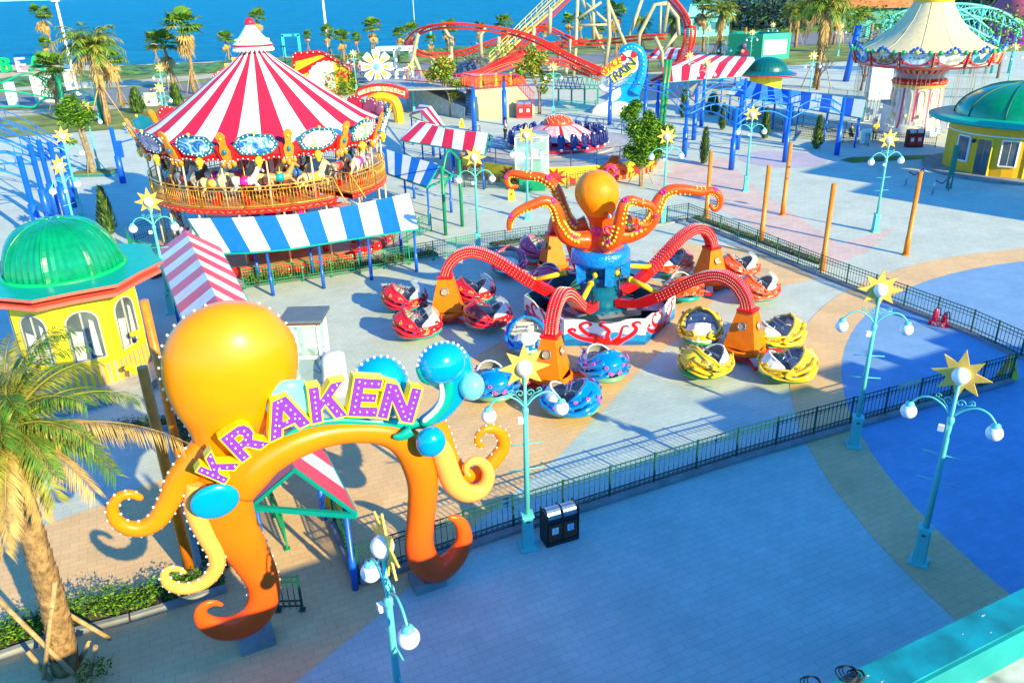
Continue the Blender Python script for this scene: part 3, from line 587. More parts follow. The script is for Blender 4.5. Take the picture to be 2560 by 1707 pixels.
# arms
bulbx = M('arm_bulb', (0.95, 0.85, 0.72), 0.3, noise=0)
conem = M('orange_enamel', (0.92, 0.19, 0.003), 0.4, spec=.3, noise=0.08, ns=3); arm_profile = [(.85, .95), (1.9, 1.16), (3.0, 1.75), (4.0, 2.45), (4.7, 2.84), (5.3, 2.98), (5.85, 2.82), (6.25, 2.4), (6.42, 1.95)]
AP0 = cat(arm_profile, 4)
for i in range(5):
    a = OPH + 2 * math.pi * i / 5; d = V((math.cos(a), math.sin(a), 0)); sd = V((-d.y, d.x, 0)); m = MB(); n_ = len(AP0); vs = []; fr = []
    for j, (rr, z) in enumerate(AP0):
        r1, z1 = AP0[max(j - 1, 0)]; r2, z2 = AP0[min(j + 1, n_ - 1)]; t = V((r2 - r1, z2 - z1)).normalized()
        c = OC + d * rr + V((0, 0, z)); nn = d * (-t.y) + V((0, 0, t.x)); hw, hh = .2, .2 if j > 4 else .16
        fr.append((c, nn, hw, hh))
        for x, y in ((-1, -1), (1, -1), (1, 1), (-1, 1)): vs.append(c + sd * (x * hw) + nn * (y * hh))
    fs = [(4 * j + q, 4 * j + (q + 1) % 4, 4 * j + 4 + (q + 1) % 4, 4 * j + 4 + q) for j in range(n_ - 1) for q in range(4)] + [(3, 2, 1, 0), (4 * n_ - 4, 4 * n_ - 3, 4 * n_ - 2, 4 * n_ - 1)]
    m.add(vs, fs, 0)
    for j in range(7, n_ - 1):
        (c, nn, hw, hh), (c2, n2, *_x) = fr[j], fr[j + 1]
        for t in (0.2, 0.7):
            cc = c.lerp(c2, t); n3 = nn.lerp(n2, t)
            for q in (-.12, 0, .12): m.ball(cc + sd * q + n3 * (hh + .004), 0.017, 4, 1, sm=False)
            for sg in (-1, 1):
                for q in (-.11, 0, .11): m.ball(cc + sd * (sg * (hw + .004)) + n3 * q, 0.017, 4, 1, sm=False)
    m.build('arm', [red, bulbx], ride)
    e = OC + d * ORD
    m = MB(); m.box((e.x, e.y, 1.93), (.62, .62, .1), a, 0)
    m.build('arm_collar', [red], ride)
    m = MB(); m.lathe([(.78, .32), (.78, .45), (.70, .5)], 20, 0, e, sm=False); m.box((e.x, e.y, 1.2), (1.25, 1.05, 1.42), a, 0, 0.48)
    m.build('pylon', [conem], ride)
    for dd in (sd, -sd, d):
        m = MB(); cc = e + dd * (.40 if dd is not d else .46) + V((0, 0, 1.38)); uu = V((0, 0, 1)).cross(dd); vv = (V((0, 0, 1)) - dd * 0.28).normalized()
        m.tube([cc + dd * 0.02 + uu * (.15 * math.cos(q * .449)) + vv * (.15 * math.sin(q * .449)) for q in range(15)], .02, 5, 0)
        m.poly([cc + dd * 0.012 + uu * (.14 * math.cos(q * .449)) + vv * (.14 * math.sin(q * .449)) for q in range(14)], 1); m.build('porthole', [steel, M('porthole_grey', (0.42, 0.32, 0.22), 0.4)], ride)
    m = MB()
    for q in range(4):
        b2 = a + rad(45) + q * math.pi / 2; d2 = V((math.cos(b2), math.sin(b2), 0)); m.beam(e + d2 * .3 + V((0, 0, .3)), e + d2 * 1.5 + V((0, 0, .22)), .34, .14, 0)
        m.beam(e + d2 * .9 + V((0, 0, .375)), e + d2 * 1.5 + V((0, 0, .315)), .3, .02, 1)
    m.lathe([(0, .18), (.8, .18), (.8, .34), (.5, .36)], 18, 0, e, sm=False); m.lathe([(0.25, .02), (.25, .2)], 10, 0, e)
    m.build('turntable', [M('dark_red_paint', (0.55, 0.012, 0.02), 0.35, noise=0.1), grey], ride)
    m = MB(); p = OC + d * 1.0 + V((0, 0, 2.15)); q = OC + d * 3.1 + V((0, 0, 2.05)); up2 = OC + d * .8 + V((0, 0, 2.2)); lowp = OC + d * 2.7 + V((0, 0, 1.75))
    m.tube([up2, up2.lerp(lowp, .35)], .055, 8, 1); m.tube([up2.lerp(lowp, .3), lowp], .105, 10, 0); m.ball(lowp, .13, 8, 0); m.ball(up2, .13, 8, 0)
    m.tube([up2.lerp(lowp, .3), up2.lerp(lowp, .36)], .13, 10, 0)
    m.build('hydraulic_ram', [M('ram_yellow', (0.90, 0.60, 0.01), 0.35, noise=0.08), steel], ride)
    m = MB()
    for q in range(4):
        s0 = OC + d * .8 + sd * (q * .1 - .2) + V((0, 0, 1.7 - q * .2)); s1 = OC + d * (2.6 + .2 * q) + sd * (.2 - q * .1) + V((0, 0, 1.55))
        mid = s0.lerp(s1, .5) + V((0, 0, -.35 + .1 * q)) + sd * .15; m.tube(cat([tuple(s0), tuple(mid), tuple(s1)], 5), .022, 5, 0)
    m.build('hose', [black], ride)
# statue
SP = Plane(OC, 0); st_o = M('statue_orange', (0.90, 0.085, 0.002), 0.32, spec=.35, coat=0.15, noise=0.1, ns=1.5, bump=0.25, bs=16); st_y = M('statue_amber', (0.97, 0.25, 0.002), 0.4, spec=.25, coat=0.05, noise=0.08, bump=0.35, bs=14)
ring_m = M('magenta_ring', (0.80, 0.02, 0.28), 0.4, noise=0); suck = M('sucker_yellow', (0.90, 0.60, 0.06), 0.35, noise=0)
statue = MB()
hc = SP.pt(1372, 445); s_ = 1 / 54.46
ax = [(1371, 391, 8), (1371, 396, 22), (1371, 405, 33), (1371, 420, 43), (1371, 440, 47.5), (1372, 458, 46), (1374, 475, 39), (1377, 490, 32), (1380, 505, 27), (1382, 522, 26), (1382, 540, 32), (1380, 556, 42), (1378, 566, 46)]
P = cat(ax, 4)
zs_ = [hgt(OC, x, y) for x, y, r in P]; xs_ = [SP.pt(x, y).x for x, y, r in P]
nb = 32; vs = []
for (x, y, r), z, xx in zip(P, zs_, xs_):
    for j in range(nb):
        a = 2 * math.pi * j / nb; q = r * s_ * (1 + (0.12 * math.cos(5 * a) if z < 3.8 else 0)); vs.append((xx + q * math.cos(a), OC.y - 0.1 * (4.2 - z if z < 4.2 else 0) + q * math.sin(a), z))
statue.add(vs, [(i * nb + j, (i + 1) * nb + j, (i + 1) * nb + (j + 1) % nb, i * nb + (j + 1) % nb) for i in range(len(P) - 1) for j in range(nb)], 0, True)
for i, f in enumerate(statue.f):
    if statue.v[f[0]][2] > 4.6: statue.m[i] = 1
statue.poly([vs[j] for j in range(nb)], 1)
for sx in (-1, 1): statue.ball((xs_[20] + 0.42 + 0.1 * sx, OC.y - .42 + .22 * sx, 4.62), .14, 10, 0); statue.ball((xs_[20] + 0.50 + 0.1 * sx, OC.y - .5 + .22 * sx, 4.6), .09, 8, 2)
def ringdec(mb, c, n, r, m=3):
    n = V(n).normalized(); a = n.orthogonal().normalized(); b2 = n.cross(a)
    mb.tube([V(c) + a * (r * math.cos(q * .5236)) + b2 * (r * 1.25 * math.sin(q * .5236)) for q in range(13)], .04, 5, m)
for px, py, dy in ((1365, 523, -.52), (1383, 560, -.85), (1378, 528, -.5), (1395, 520, -.5)):
    p = SP.pt(px, py); ringdec(statue, (p.x, OC.y + dy, p.z), (0.1, -1, .15), .13)
statue.build('body', [st_o, st_y, white, ring_m], ride)
TT = [([ZJ(900, 600), ZJ(800, 630), ZJ(730, 560), ZJ(690, 460), ZJ(650, 340), ZJ(600, 260), ZJ(500, 210), ZJ(390, 200), ZJ(290, 180), ZJ(235, 200), ZJ(225, 255), ZJ(260, 295), ZJ(310, 290)], [.9, .9, .95, 1.0, 1.1, 1.2, 1.4, 1.5, 1.6, 1.7, 1.7, 1.7, 1.7], .36, .08),
      ([ZJ(900, 740), ZJ(790, 735), ZJ(710, 690), ZJ(670, 600), ZJ(650, 520), ZJ(610, 440), ZJ(540, 410), ZJ(450, 440), ZJ(350, 480), ZJ(280, 530), ZJ(250, 590), ZJ(245, 640)], [-.7, -.9, -1.1, -1.2, -1.3, -1.4, -1.5, -1.6, -1.7, -1.8, -1.8, -1.8], .38, .10),
      ([ZJ(1040, 740), ZJ(1080, 775), ZJ(1140, 720), ZJ(1165, 620), ZJ(1190, 500), ZJ(1215, 430), ZJ(1270, 405), ZJ(1350, 425), ZJ(1430, 450), ZJ(1465, 510), ZJ(1445, 590), ZJ(1390, 625), ZJ(1330, 605), ZJ(1318, 560)], [-.8, -1.1, -1.3, -1.4, -1.5, -1.5, -1.5, -1.4, -1.3, -1.2, -1.1, -1.1, -1.1, -1.1], .34, .06),
      ([ZJ(1130, 700), ZJ(1250, 690), ZJ(1370, 640), ZJ(1450, 550), ZJ(1480, 450), ZJ(1530, 370), ZJ(1600, 320), ZJ(1720, 315), ZJ(1850, 335), ZJ(1950, 325), ZJ(2010, 370), ZJ(2010, 450), ZJ(1970, 485), ZJ(1935, 450)], [-.3, -.2, -.1, 0, 0, .1, .1, .1, .1, .1, .1, .1, .1, .1], .40, .08),
      ([ZJ(1100, 640), ZJ(1180, 600), ZJ(1230, 560), ZJ(1300, 580), ZJ(1340, 600)], [.6, .9, 1.2, 1.5, 1.7], .3, .1)]
for pts, dy, ra, rb in TT:
    m = MB(); C_ = cat([(*p, d_) for p, d_ in zip(pts, dy)], 6); n_ = len(C_)
    W = [];
    for x, y, d_ in C_: W.append(Plane(OC + V((0, d_, 0)), 0).pt(x, y))
    rr = [ra + (rb - ra) * (j / (n_ - 1)) ** 0.75 for j in range(n_)]
    m.tube(W, rr, 12, 0)
    m.ball(W[-1], rr[-1], 8, 0)
    for j in range(6, n_ - 2):
        t = (W[j + 1] - W[j - 1]).normalized(); dn = V((0, -0.75, 0)) if pts is TT[2][0] else V((0, 0, -1))
        # suckers run along the inner side of the bend
        k_ = (W[min(j + 5, n_ - 1)] - W[j]) - (W[j] - W[max(j - 5, 0)]); k_ = k_ - t * k_.dot(t)
        dn = (k_.normalized() * 0.5 + V((0, -0.8, 0))) if j < n_ * .5 else (k_.normalized() + V((0, -.3, 0)))
        dn = (dn - t * dn.dot(t)).normalized(); sd = t.cross(dn)
        if j % 2 == 0:
            for sg in (-1, 1): m.ball(W[j] + (dn * .88 + sd * (.38 * sg)).normalized() * rr[j], rr[j] * .24, 6, 1, fr=None)
    for j in range(9, n_ - 4, 23):
        t = (W[j + 1] - W[j - 1]).normalized(); q = (V((0, -0.7, 0.7)) - t * V((0, -.7, .7)).dot(t)).normalized(); ringdec(m, W[j] + q * rr[j], q, rr[j] * .34, 2)
    m.build('tentacle', [st_o, suck, ring_m], ride)
# ------------------------------------------------------------------ the tub cars
shellm = M('shell_white', (0.80, 0.79, 0.76), 0.4, noise=0.06); visor = M('clear_visor', (0.75, 0.85, 0.92), 0.05, alpha=0.25, noise=0)
def make_car(name, label, bm, spot, skirt, loc, hd, group, blob):
    T = thing(name, label, 'ride car', V((0, 0, 0)), group)
    m = MB(); nu = 32; pr = (.64, .90, 1.0, 1.06, 1.08, 1.03, .86, .52); vs = []
    def rim(u): c = math.cos(u); return .54 + .54 * max(0, c) ** .65 + .02 * math.sin(6 * u) - .06 * max(0, -c)
    for t in range(8):
        for j in range(nu):
            u = 2 * math.pi * j / nu; z = .2 + (rim(u) - .2) * t / 7; f = max(0, math.cos(u)); q = pr[t] * f + (1 - f) * (.64, .84, .94, 1, 1.01, 1.0, .98, .96)[t]; q *= 1 + .012 * math.sin(9 * u + .8 * t)
            vs.append((.72 * q * math.cos(u), .56 * q * math.sin(u), z))
    m.add(vs, [(t * nu + j, t * nu + (j + 1) % nu, (t + 1) * nu + (j + 1) % nu, (t + 1) * nu + j) for t in range(7) for j in range(nu)], 0, True)
    vi = []
    for t in range(5):
        for j in range(nu):
            u = 2 * math.pi * j / nu; z = rim(u) + (.3 - rim(u)) * t / 4; q = (.50, .76, .88, .86, .72)[t] * max(0, math.cos(u)) + (1 - max(0, math.cos(u))) * (.92, .86, .82, .78, .7)[t]; vi.append((.70 * q * math.cos(u), .54 * q * math.sin(u), z))
    m.add(vi, [(t * nu + j, t * nu + (j + 1) % nu, (t + 1) * nu + (j + 1) % nu, (t + 1) * nu + j) for t in range(4) for j in range(nu)], 1, True)
    m.tube([(x * 1.02, y * 1.02, z + .01) for x, y, z in vs[7 * nu:]] + [vs[7 * nu]], .045, 6, 0)
    for sy in (-1, 1):
        m.tube(cat([(.62, .26 * sy, .86), (.42, .52 * sy, .66), (.1, .60 * sy, .48), (-.3, .57 * sy, .38), (-.6, .42 * sy, .36), (-.74, .2 * sy, .5), (-.70, .26 * sy, .66)], 4), [.085 - .0026 * q for q in range(25)], 7, 0)
        m.tube(cat([(.66, .3 * sy, .55), (.4, .58 * sy, .40), (.08, .63 * sy, .30), (-.14, .62 * sy, .40), (-.06, .63 * sy, .54), (.08, .63 * sy, .50), (.06, .64 * sy, .42)], 4), [.085 - .0024 * q for q in range(25)], 7, 0)
        m.tube(cat([(.70, .16 * sy, .42), (.5, .5 * sy, .28), (.1, .6 * sy, .22), (-.35, .56 * sy, .26), (-.5, .5 * sy, .34)], 4), [.07 - .0024 * q for q in range(17)], 6, 0)
        m.ball((.30, .585 * sy, .56), .085, 8, 3, (1.3, .45, 1)); m.ball((.10, .60 * sy, .40), .06, 8, 3, (1.3, .5, 1))
        for q, (x, y, z) in enumerate(((.60, .36, .98), (.70, .24, .72), (.48, .50, .80), (.74, .1, 1.0), (.72, .14, .5), (-.3, .60, .46), (.2, .60, .7))):
            if z > .5 + .5 * max(0, x / .75) ** .65: z = .46
            n_ = V((x / .5, y * sy / .3, 0)).normalized(); p = V((x, y * sy, z)) + n_ * .02; a_ = n_.orthogonal().normalized(); b_ = n_.cross(a_); m.tube([p + a_ * (.045 * math.cos(k_ * .785)) + b_ * (.045 * math.sin(k_ * .785)) for k_ in range(9)], .018, 5, 2)
    m.build('body', [bm, M('lining_grey', (.36, .36, .38), .5), spot, M('car_blue_patch', (.02, .12, .5), .3)], T)
    m = MB(); m.lathe([(0, 0), (.52, 0), (.68, .06), (.76, .17), (.66, .25)], 24, 0, (0, 0, .02), sx=1.0, sy=.8); m.build('skirt', [skirt], T)
    m = MB(); nf = 26; k_ = nf + 1
    for lay, inn in ((0, 0), (1, .05)):
        vs = []
        for t in range(6):
            for j in range(k_):
                a = rad(106 + 148 * j / nf); zt = .52 + .38 * max(0, math.sin(math.pi * j / nf)) ** .7; tt = t / 5; r = (.70 - inn) * (1 - .30 * tt ** 2.2) * (1 + (.045 * abs(math.sin(10 * a)) if not inn else 0)); vs.append((r * math.cos(a), r * .80 * math.sin(a), .24 + (zt - .24) * tt))
        fs = [(t * k_ + j, t * k_ + j + 1, (t + 1) * k_ + j + 1, (t + 1) * k_ + j) for t in range(5) for j in range(nf)]
        m.add(vs, fs if not inn else [f[::-1] for f in fs], 0 if not inn else 1, not inn)
        if not inn: top_ = vs[5 * k_:]
    m.tube(top_, .03, 6, 0)
    for sy in (-1, 1): m.tube(cat([(-.60, .34 * sy, .34), (-.66, .22 * sy, .5), (-.6, .26 * sy, .66), (-.56, .34 * sy, .6)], 3), .03, 5, 2)
    m.build('shell_front', [shellm, M('lining_grey', (.36, .36, .38), .5), bm], T)
    m = MB(); m.box((.28, 0, .40), (.36, .78, .16)); m.box((.44, 0, .62), (.12, .74, .42)); m.box((-.12, 0, .3), (.8, .70, .04), 0, 1); m.build('seat', [M('seat_pale', (.62, .62, .62), .5), M('tread', (.16, .16, .17), .6)], T)
    m = MB()
    for sy in (-.3, .3): m.tube([(.46, sy, .74), (.06, sy, .92), (-.08, sy, .80)], .018, 5)
    m.tube([(-.08, -.40, .80), (-.08, .40, .80)], .02, 5); m.tube([(.02, -.34, .90), (.02, .34, .90)], .018, 5); m.tube([(-.08, 0, .80), (-.3, 0, .3)], .018, 5); m.build('safety_bar', [steel], T)
    if not blob:
        m = MB(); m.lathe([(.66, 0), (.60, .16), (.48, .30), (.34, .40)], 12, 0, (-.04, 0, .82), rad(120), rad(240), sy=.8); m.build('visor', [visor], T)
    T.location = loc; T.rotation_euler = (0, 0, hd); return T
PRO = {}
def pcol(n, bc, sc2, kc): return (M(n + '_shell_paint', bc, .18, coat=.8, noise=.08), M(n + '_spot', sc2, .3), M(n + '_skirt', kc, .35))
CARS = [('red', (0.62, .01, .02), (.9, .35, .05), (0, .30, .30), False, [((932, 716), 192, 'red octopus tub car farthest left, in the open sun beside its shadow'), ((1088, 700), 192, 'red octopus tub car between the orange pylon and the long red arm behind'), ((962, 780), 186, 'red octopus tub car nearest the entrance booths, lowest of the red four'), ((1122, 758), 188, 'red octopus tub car right of its orange pylon, next to the painted pit wall')]),
        ('blue', (0.0, .22, .66), (.72, .12, .62), (.15, .36, .22), True, [((1212, 812), 95, 'blue spotted tub car half hidden behind the studded arm and star lamp'), ((1133, 915), -75, 'blue spotted tub car beside the pale aqua bubble of the gateway'), ((1383, 873), -70, 'blue spotted tub car just in front of the red octopus painted on the pit wall'), ((1310, 955), -12, 'blue spotted tub car nearest the viewer, behind a lamp globe')]),
        ('yellow', (0.88, .55, .005), (.75, .35, .02), (.02, .30, .05), True, [((1606, 790), 80, 'yellow tub car turned away, showing its white scallop shell back'), ((1618, 868), 205, 'yellow tub car with octopus face turned left, below the shell backed one'), ((1783, 800), 10, 'yellow tub car in full sun right of its orange pylon'), ((1803, 878), -8, 'yellow tub car farthest right, on the edge of the broad shade')]),
        ('orange', (0.85, .10, .01), (.75, .35, .25), (0, .34, .36), False, [((1543, 636), 10, 'orange tub car under the rising red arm at the back'), ((1567, 692), -85, 'orange tub car partly hidden under the nearer studded arm'), ((1692, 645), 188, 'orange tub car right of the back pylon, facing left'), ((1735, 695), 195, 'orange tub car farthest right of the orange four, below the other')]),
        ('pink', (0.85, .08, .22), (.8, .5, .6), (.02, .18, .24), True, [((1168, 633), 80, 'pink rimmed tub car in the shade behind the long red arm'), ((1238, 598), 170, 'white scallop backed tub car with pink trim beside the farthest pylon'), ((1258, 668), -100, 'pink and white tub car behind the blue column hydraulics')])]
for n, bc, s2, kc, bl, L_ in CARS:
    a, b2, c2 = pcol(n, bc, s2, kc); first = None
    for p, h_, lab in L_:
        l = at(*p); l.z = .22; sc_ = (1.3, 1.3, 1.02)
        if first is None: first = make_car('tub_car', lab, a, b2, c2, l, rad(h_), n + ' octopus tub cars', bl); first.scale = sc_
        else: dup(first, l, rad(h_), lab, n + ' octopus tub cars', sc_)
# ================================================================== DOUBLE-DECK CAROUSEL
CC = V((-13.0, 44, 0)); car = thing('carousel', 'two deck carousel with red and white striped tent roof and painted rounding boards', 'carousel', CC)
def cpt(r, a, z): return V((CC.x + r * math.cos(a), CC.y + r * math.sin(a), z))
m = MB(); prof = [(6.3, 6.36), (5.3, 6.84), (4.2, 7.55), (3.3, 8.15), (2.5, 8.72), (1.8, 9.2), (1.2, 9.62), (.75, 10.0), (.5, 10.28)]
NS = 32
m.lathe(prof, NS * 4, 0, CC, rad(3), rad(363), mf=lambda i, j: (j // 4) % 2); m.lathe([(6.25, 6.28), (.6, 6.4)], 32, 2, CC)
m.build('tent_roof', [wfab, rose, M('ceiling_red', (.5, .05, .05), .6)], car)
m = MB(); m.lathe([(.95, 10.22), (1.0, 10.28), (1.0, 10.36)], 28, 0, CC); m.lathe([(1.02, 10.36), (1.02, 10.46)], 28, 1, CC); m.lathe([(1.0, 10.46), (.93, 10.52), (.55, 10.92), (.22, 11.36), (.2, 11.38)], 28, 0, CC)
m.lathe([(.2, 11.36), (.24, 11.42), (.24, 11.58), (.1, 11.72), (0, 11.74)], 16, 1, CC)
for j in range(28): a = j * .2244; m.ball(cpt(.98, a, 10.2), .09, 6, 0)
for j in range(16): a = j * .39; m.ball(cpt(.80, a, 10.66), .1, 6, 2, (1, 1, .8))
m.build('finial', [white, M('finial_red', (.7, .01, .05), .4), M('crest_tan', (.7, .55, .25), .5)], car)
# rounding boards: cartouche, shield, valance
NB = 14; 
def picmat(name, cols, sc):
    m = M(name, cols[0], .45, noise=0); t = m.node_tree; tc = t.nodes.new('ShaderNodeTexCoord'); v = t.nodes.new('ShaderNodeTexNoise'); v.inputs['Scale'].default_value = sc; v.inputs['Detail'].default_value = 3; v.inputs['Distortion'].default_value = 1.2
    t.links.new(tc.outputs['Object'], v.inputs['Vector']); cr = t.nodes.new('ShaderNodeValToRGB'); cr.color_ramp.interpolation = 'EASE'
    for i, c in enumerate(cols):
        p = .40 + .20 * i / (len(cols) - 1); e = cr.color_ramp.elements[i] if i < 2 else cr.color_ramp.elements.new(p); e.position = p; e.color = (*c, 1)
    t.links.new(v.outputs[0], cr.inputs[0]); t.links.new(cr.outputs[0], t.nodes['Principled BSDF'].inputs['Base Color']); return m
picm = [picmat('picture_sky', [(.02, .12, .45), (.15, .5, .78), (.75, .8, .82), (.05, .3, .6)], 1.6), picmat('picture_peach', [(.7, .3, .15), (.82, .6, .42), (.78, .72, .66), (.6, .35, .2)], 1.8), picmat('picture_white', [(.35, .55, .2), (.8, .82, .8), (.78, .78, .8), (.6, .35, .4)], 1.5), picmat('picture_rose', [(.1, .3, .55), (.75, .25, .3), (.8, .7, .7), (.4, .2, .5)], 1.7), picmat('picture_green', [(.15, .4, .2), (.55, .68, .45), (.78, .8, .75), (.75, .5, .1)], 1.6)]
cartm = M('cartouche_teal', (0.0, .17, .26), .35); shm = M('shield_orange', (.88, .27, .01), .35); reds = M('shield_red', (.72, .012, .012), .35)
blob = [M('motif_' + n, c, .5) for n, c in (('blue', (.02, .15, .55)), ('yellow', (.85, .6, .1)), ('pink', (.75, .25, .35)), ('leaf', (.15, .35, .12)))]
TAN = math.tan
def brd(a, x, z, o=0.0):
    "point on the flared board ring: x metres along, z up, o outwards"
    r = 6.18 + (z - 5.8) * .42 + o; return cpt(r, a + x / 6.3, z)
for i in range(NB):
    a = rad(-90 + 12) + i * 2 * math.pi / NB
    m = MB(); ol = []
    for q in range(48):
        t = q * 2 * math.pi / 48; rx = .94 * (1 + .05 * math.cos(8 * t)); rz = .50 * (1 + .07 * math.cos(6 * t + 1.57)); x = rx * math.copysign(abs(math.cos(t)) ** .85, math.cos(t)); z = rz * math.copysign(abs(math.sin(t)) ** .8, math.sin(t))
        ol.append((x, 6.42 + z * (1.12 if z > 0 else 1)))
    n_ = len(ol); d = 0.09
    m.prism([brd(a, x, z, d) for x, z in ol], -(brd(a, 0, 6.4, .1) - brd(a, 0, 6.4, 0)), 0)
    inn = [(x * .80, 6.42 + (z - 6.42) * .76) for x, z in ol]; m.poly([brd(a, x, z, d + .03) for x, z in inn], 1)
    for q in range(0, 48, 2): x, z = ol[q]; m.ball(brd(a, x * .9, 6.42 + (z - 6.42) * .88, d + .03), .038, 5, 2)
    m.ball(brd(a, 0, 7.02, d), .09, 6, 4)
    m.build('picture_board', [cartm, picm[(i * 2 + (i // 3)) % 5], bulbm, starm, starm], car)
    a2 = a + math.pi / NB; m = MB()
    sh = [(-.36, 5.75), (-.38, 6.2), (-.46, 6.42), (-.30, 6.5), (-.2, 6.3), (-.12, 6.4), (.12, 6.4), (.2, 6.3), (.30, 6.5), (.46, 6.42), (.38, 6.2), (.36, 5.75)]
    m.prism([brd(a2, x, z, .1) for x, z in sh], -(brd(a2, 0, 6.3, .1) - brd(a2, 0, 6.3, 0)), 0)
    o2 = [(-.16, 5.55), (-.22, 6.0), (-.24, 6.2), (-.14, 6.45), (-.15, 6.75), (-.2, 6.9), (-.1, 7.08), (0, 7.12), (.1, 7.08), (.2, 6.9), (.15, 6.75), (.14, 6.45), (.24, 6.2), (.22, 6.0), (.16, 5.55)]
    m.prism([brd(a2, x, z, .17) for x, z in o2], -(brd(a2, 0, 6.3, .1) - brd(a2, 0, 6.3, 0)), 1)
    m.ball(brd(a2, 0, 6.17, .19), .11, 8, 2, (1, 1, 1.3)); m.ball(brd(a2, 0, 6.8, .18), .07, 6, 3); 
    for x in (-.26, 0, .26): m.ball(brd(a2, x, 5.56 - .1 * (x == 0), .12), .12, 8, 1, (1, 1, 1.3))
    for x in (-.25, -.12, .12, .25): m.ball(brd(a2, x, 5.72, .2), .035, 5, 4)
    m.build('shield_ornament', [reds, shm, cartm, starm, bulbm], car)
m = MB(); n_ = NB * 24; vs = []
for j in range(n_ + 1):
    t = (j / 24) % 1.0; a = rad(-90 + 12) + 2 * math.pi * j / n_
    lo = 5.50 + .22 * abs(math.sin(2 * math.pi * t)) ; vs += [cpt(6.18, a, lo), cpt(6.25, a, lo + .12), cpt(6.15, a, 5.82), cpt(6.42, a, 6.38)]
m.add(vs, [(4 * j + q, 4 * j + 4 + q, 4 * j + 5 + q, 4 * j + 1 + q) for j in range(n_) for q in range(3)], 0)
for j in range(0, n_, 2):
    t = (j / 24) % 1.0; a = rad(-90 + 12) + 2 * math.pi * j / n_; lo = 5.50 + .22 * abs(math.sin(2 * math.pi * t)); m.ball(cpt(6.27, a, lo + .08), .04, 5, 1)
for j in range(NB):
    a = rad(-90 + 12) + j * 2 * math.pi / NB; m.ball(cpt(6.29, a, 5.66), .2, 8, 2, (1, 1, 1.2)); m.ball(cpt(6.31, a, 5.42), .1, 8, 2)
m.build('valance', [reds, bulbm, M('valance_gold', (.9, .55, .02), .3)], car)
m = MB()
for j in range(10):
    a = rad(20 + j * 15.5); pts = [brd(a, x, z, -.25) for x, z in ((-.8, 6.5), (-.75, 6.9), (-.4, 7.15), (0, 7.25), (.4, 7.15), (.75, 6.9), (.8, 6.5))]; m.prism(pts, cpt(.05, a, 0) - cpt(0, a, 0), 0)
    for x, z in ((-.6, 6.95), (-.3, 7.1), (0, 7.15), (.3, 7.1), (.6, 6.95)): m.ball(brd(a, x, z, -.3), .04, 5, 1)
m.build('board_back', [reds, bulbm], car)
# decks
deckm = M('deck_boards', (.68, .26, .07), .5, noise=.12, ns=3); RD = 6.22; ZD_ = 3.38
g0, g1 = rad(-46), rad(-36)   # stair gap
m = MB(); m.lathe([(0, ZD_), (RD, ZD_)], 72, 0, CC, g1, g0 + 2 * math.pi, sm=False); m.lathe([(RD, ZD_), (RD + .03, ZD_ - .02), (RD + .03, ZD_ - .24), (RD - .1, ZD_ - .26), (1.5, ZD_ - .2)], 72, 1, CC, g1, g0 + 2 * math.pi, sm=False)
for j in range(100):
    a = g1 + (2 * math.pi - (g1 - g0)) * j / 100; m.tube([cpt(RD + .045, a + q * .012, ZD_ - .12 + .035 * math.sin(q * 1.6 + j * 2)) for q in range(4)], .014, 4, 2)
m.build('upper_deck', [deckm, reds, starm], car)
m = MB(); m.lathe([(0, .55), (6.5, .55)], 72, 0, CC, sm=False); m.lathe([(6.5, .55), (6.55, .5), (6.55, .12), (6.4, 0)], 72, 1, CC, sm=False)
for j in range(60): a = j * .1047; m.ball(cpt(6.56, a, .32), .05, 5, 2)
m.build('lower_deck', [deckm, reds, bulbm], car)
m = MB(); m.lathe([(1.7, .55), (1.7, 6.2)], 48, 0, CC, sm=False, mf=lambda i, j: 1 if j % 4 == 0 else (2 if j % 4 == 2 else 0)); 
for j in range(12):
    a = j * .5236 + .06
    for z in range(18): m.ball(cpt(1.76, a, 3.6 + z * .14), .04, 4, 3)
m.build('centre_drum', [M('drum_red', (.55, .01, .03), .45), M('drum_purple', (.30, .04, .30), .5), M('drum_silver', (.6, .55, .55), .3, metal=.4), bulbm], car)
ccm = M('column_cream', (.75, .62, .38), .35, metal=.2)
for j in range(18):
    a = rad(5 + 20 * j)
    if not (g0 - .02 < (a if a < math.pi else a - 2 * math.pi) < g1 + .02): m = MB(); m.tube([cpt(RD - .15, a, ZD_), cpt(RD - .15, a, 5.6)], .045, 8); m.build('column', [ccm], car)
    m = MB(); m.tube([cpt(6.1, a + .08, .55), cpt(6.1, a + .08, ZD_ - .2)], .05, 8); m.build('column', [ccm], car)
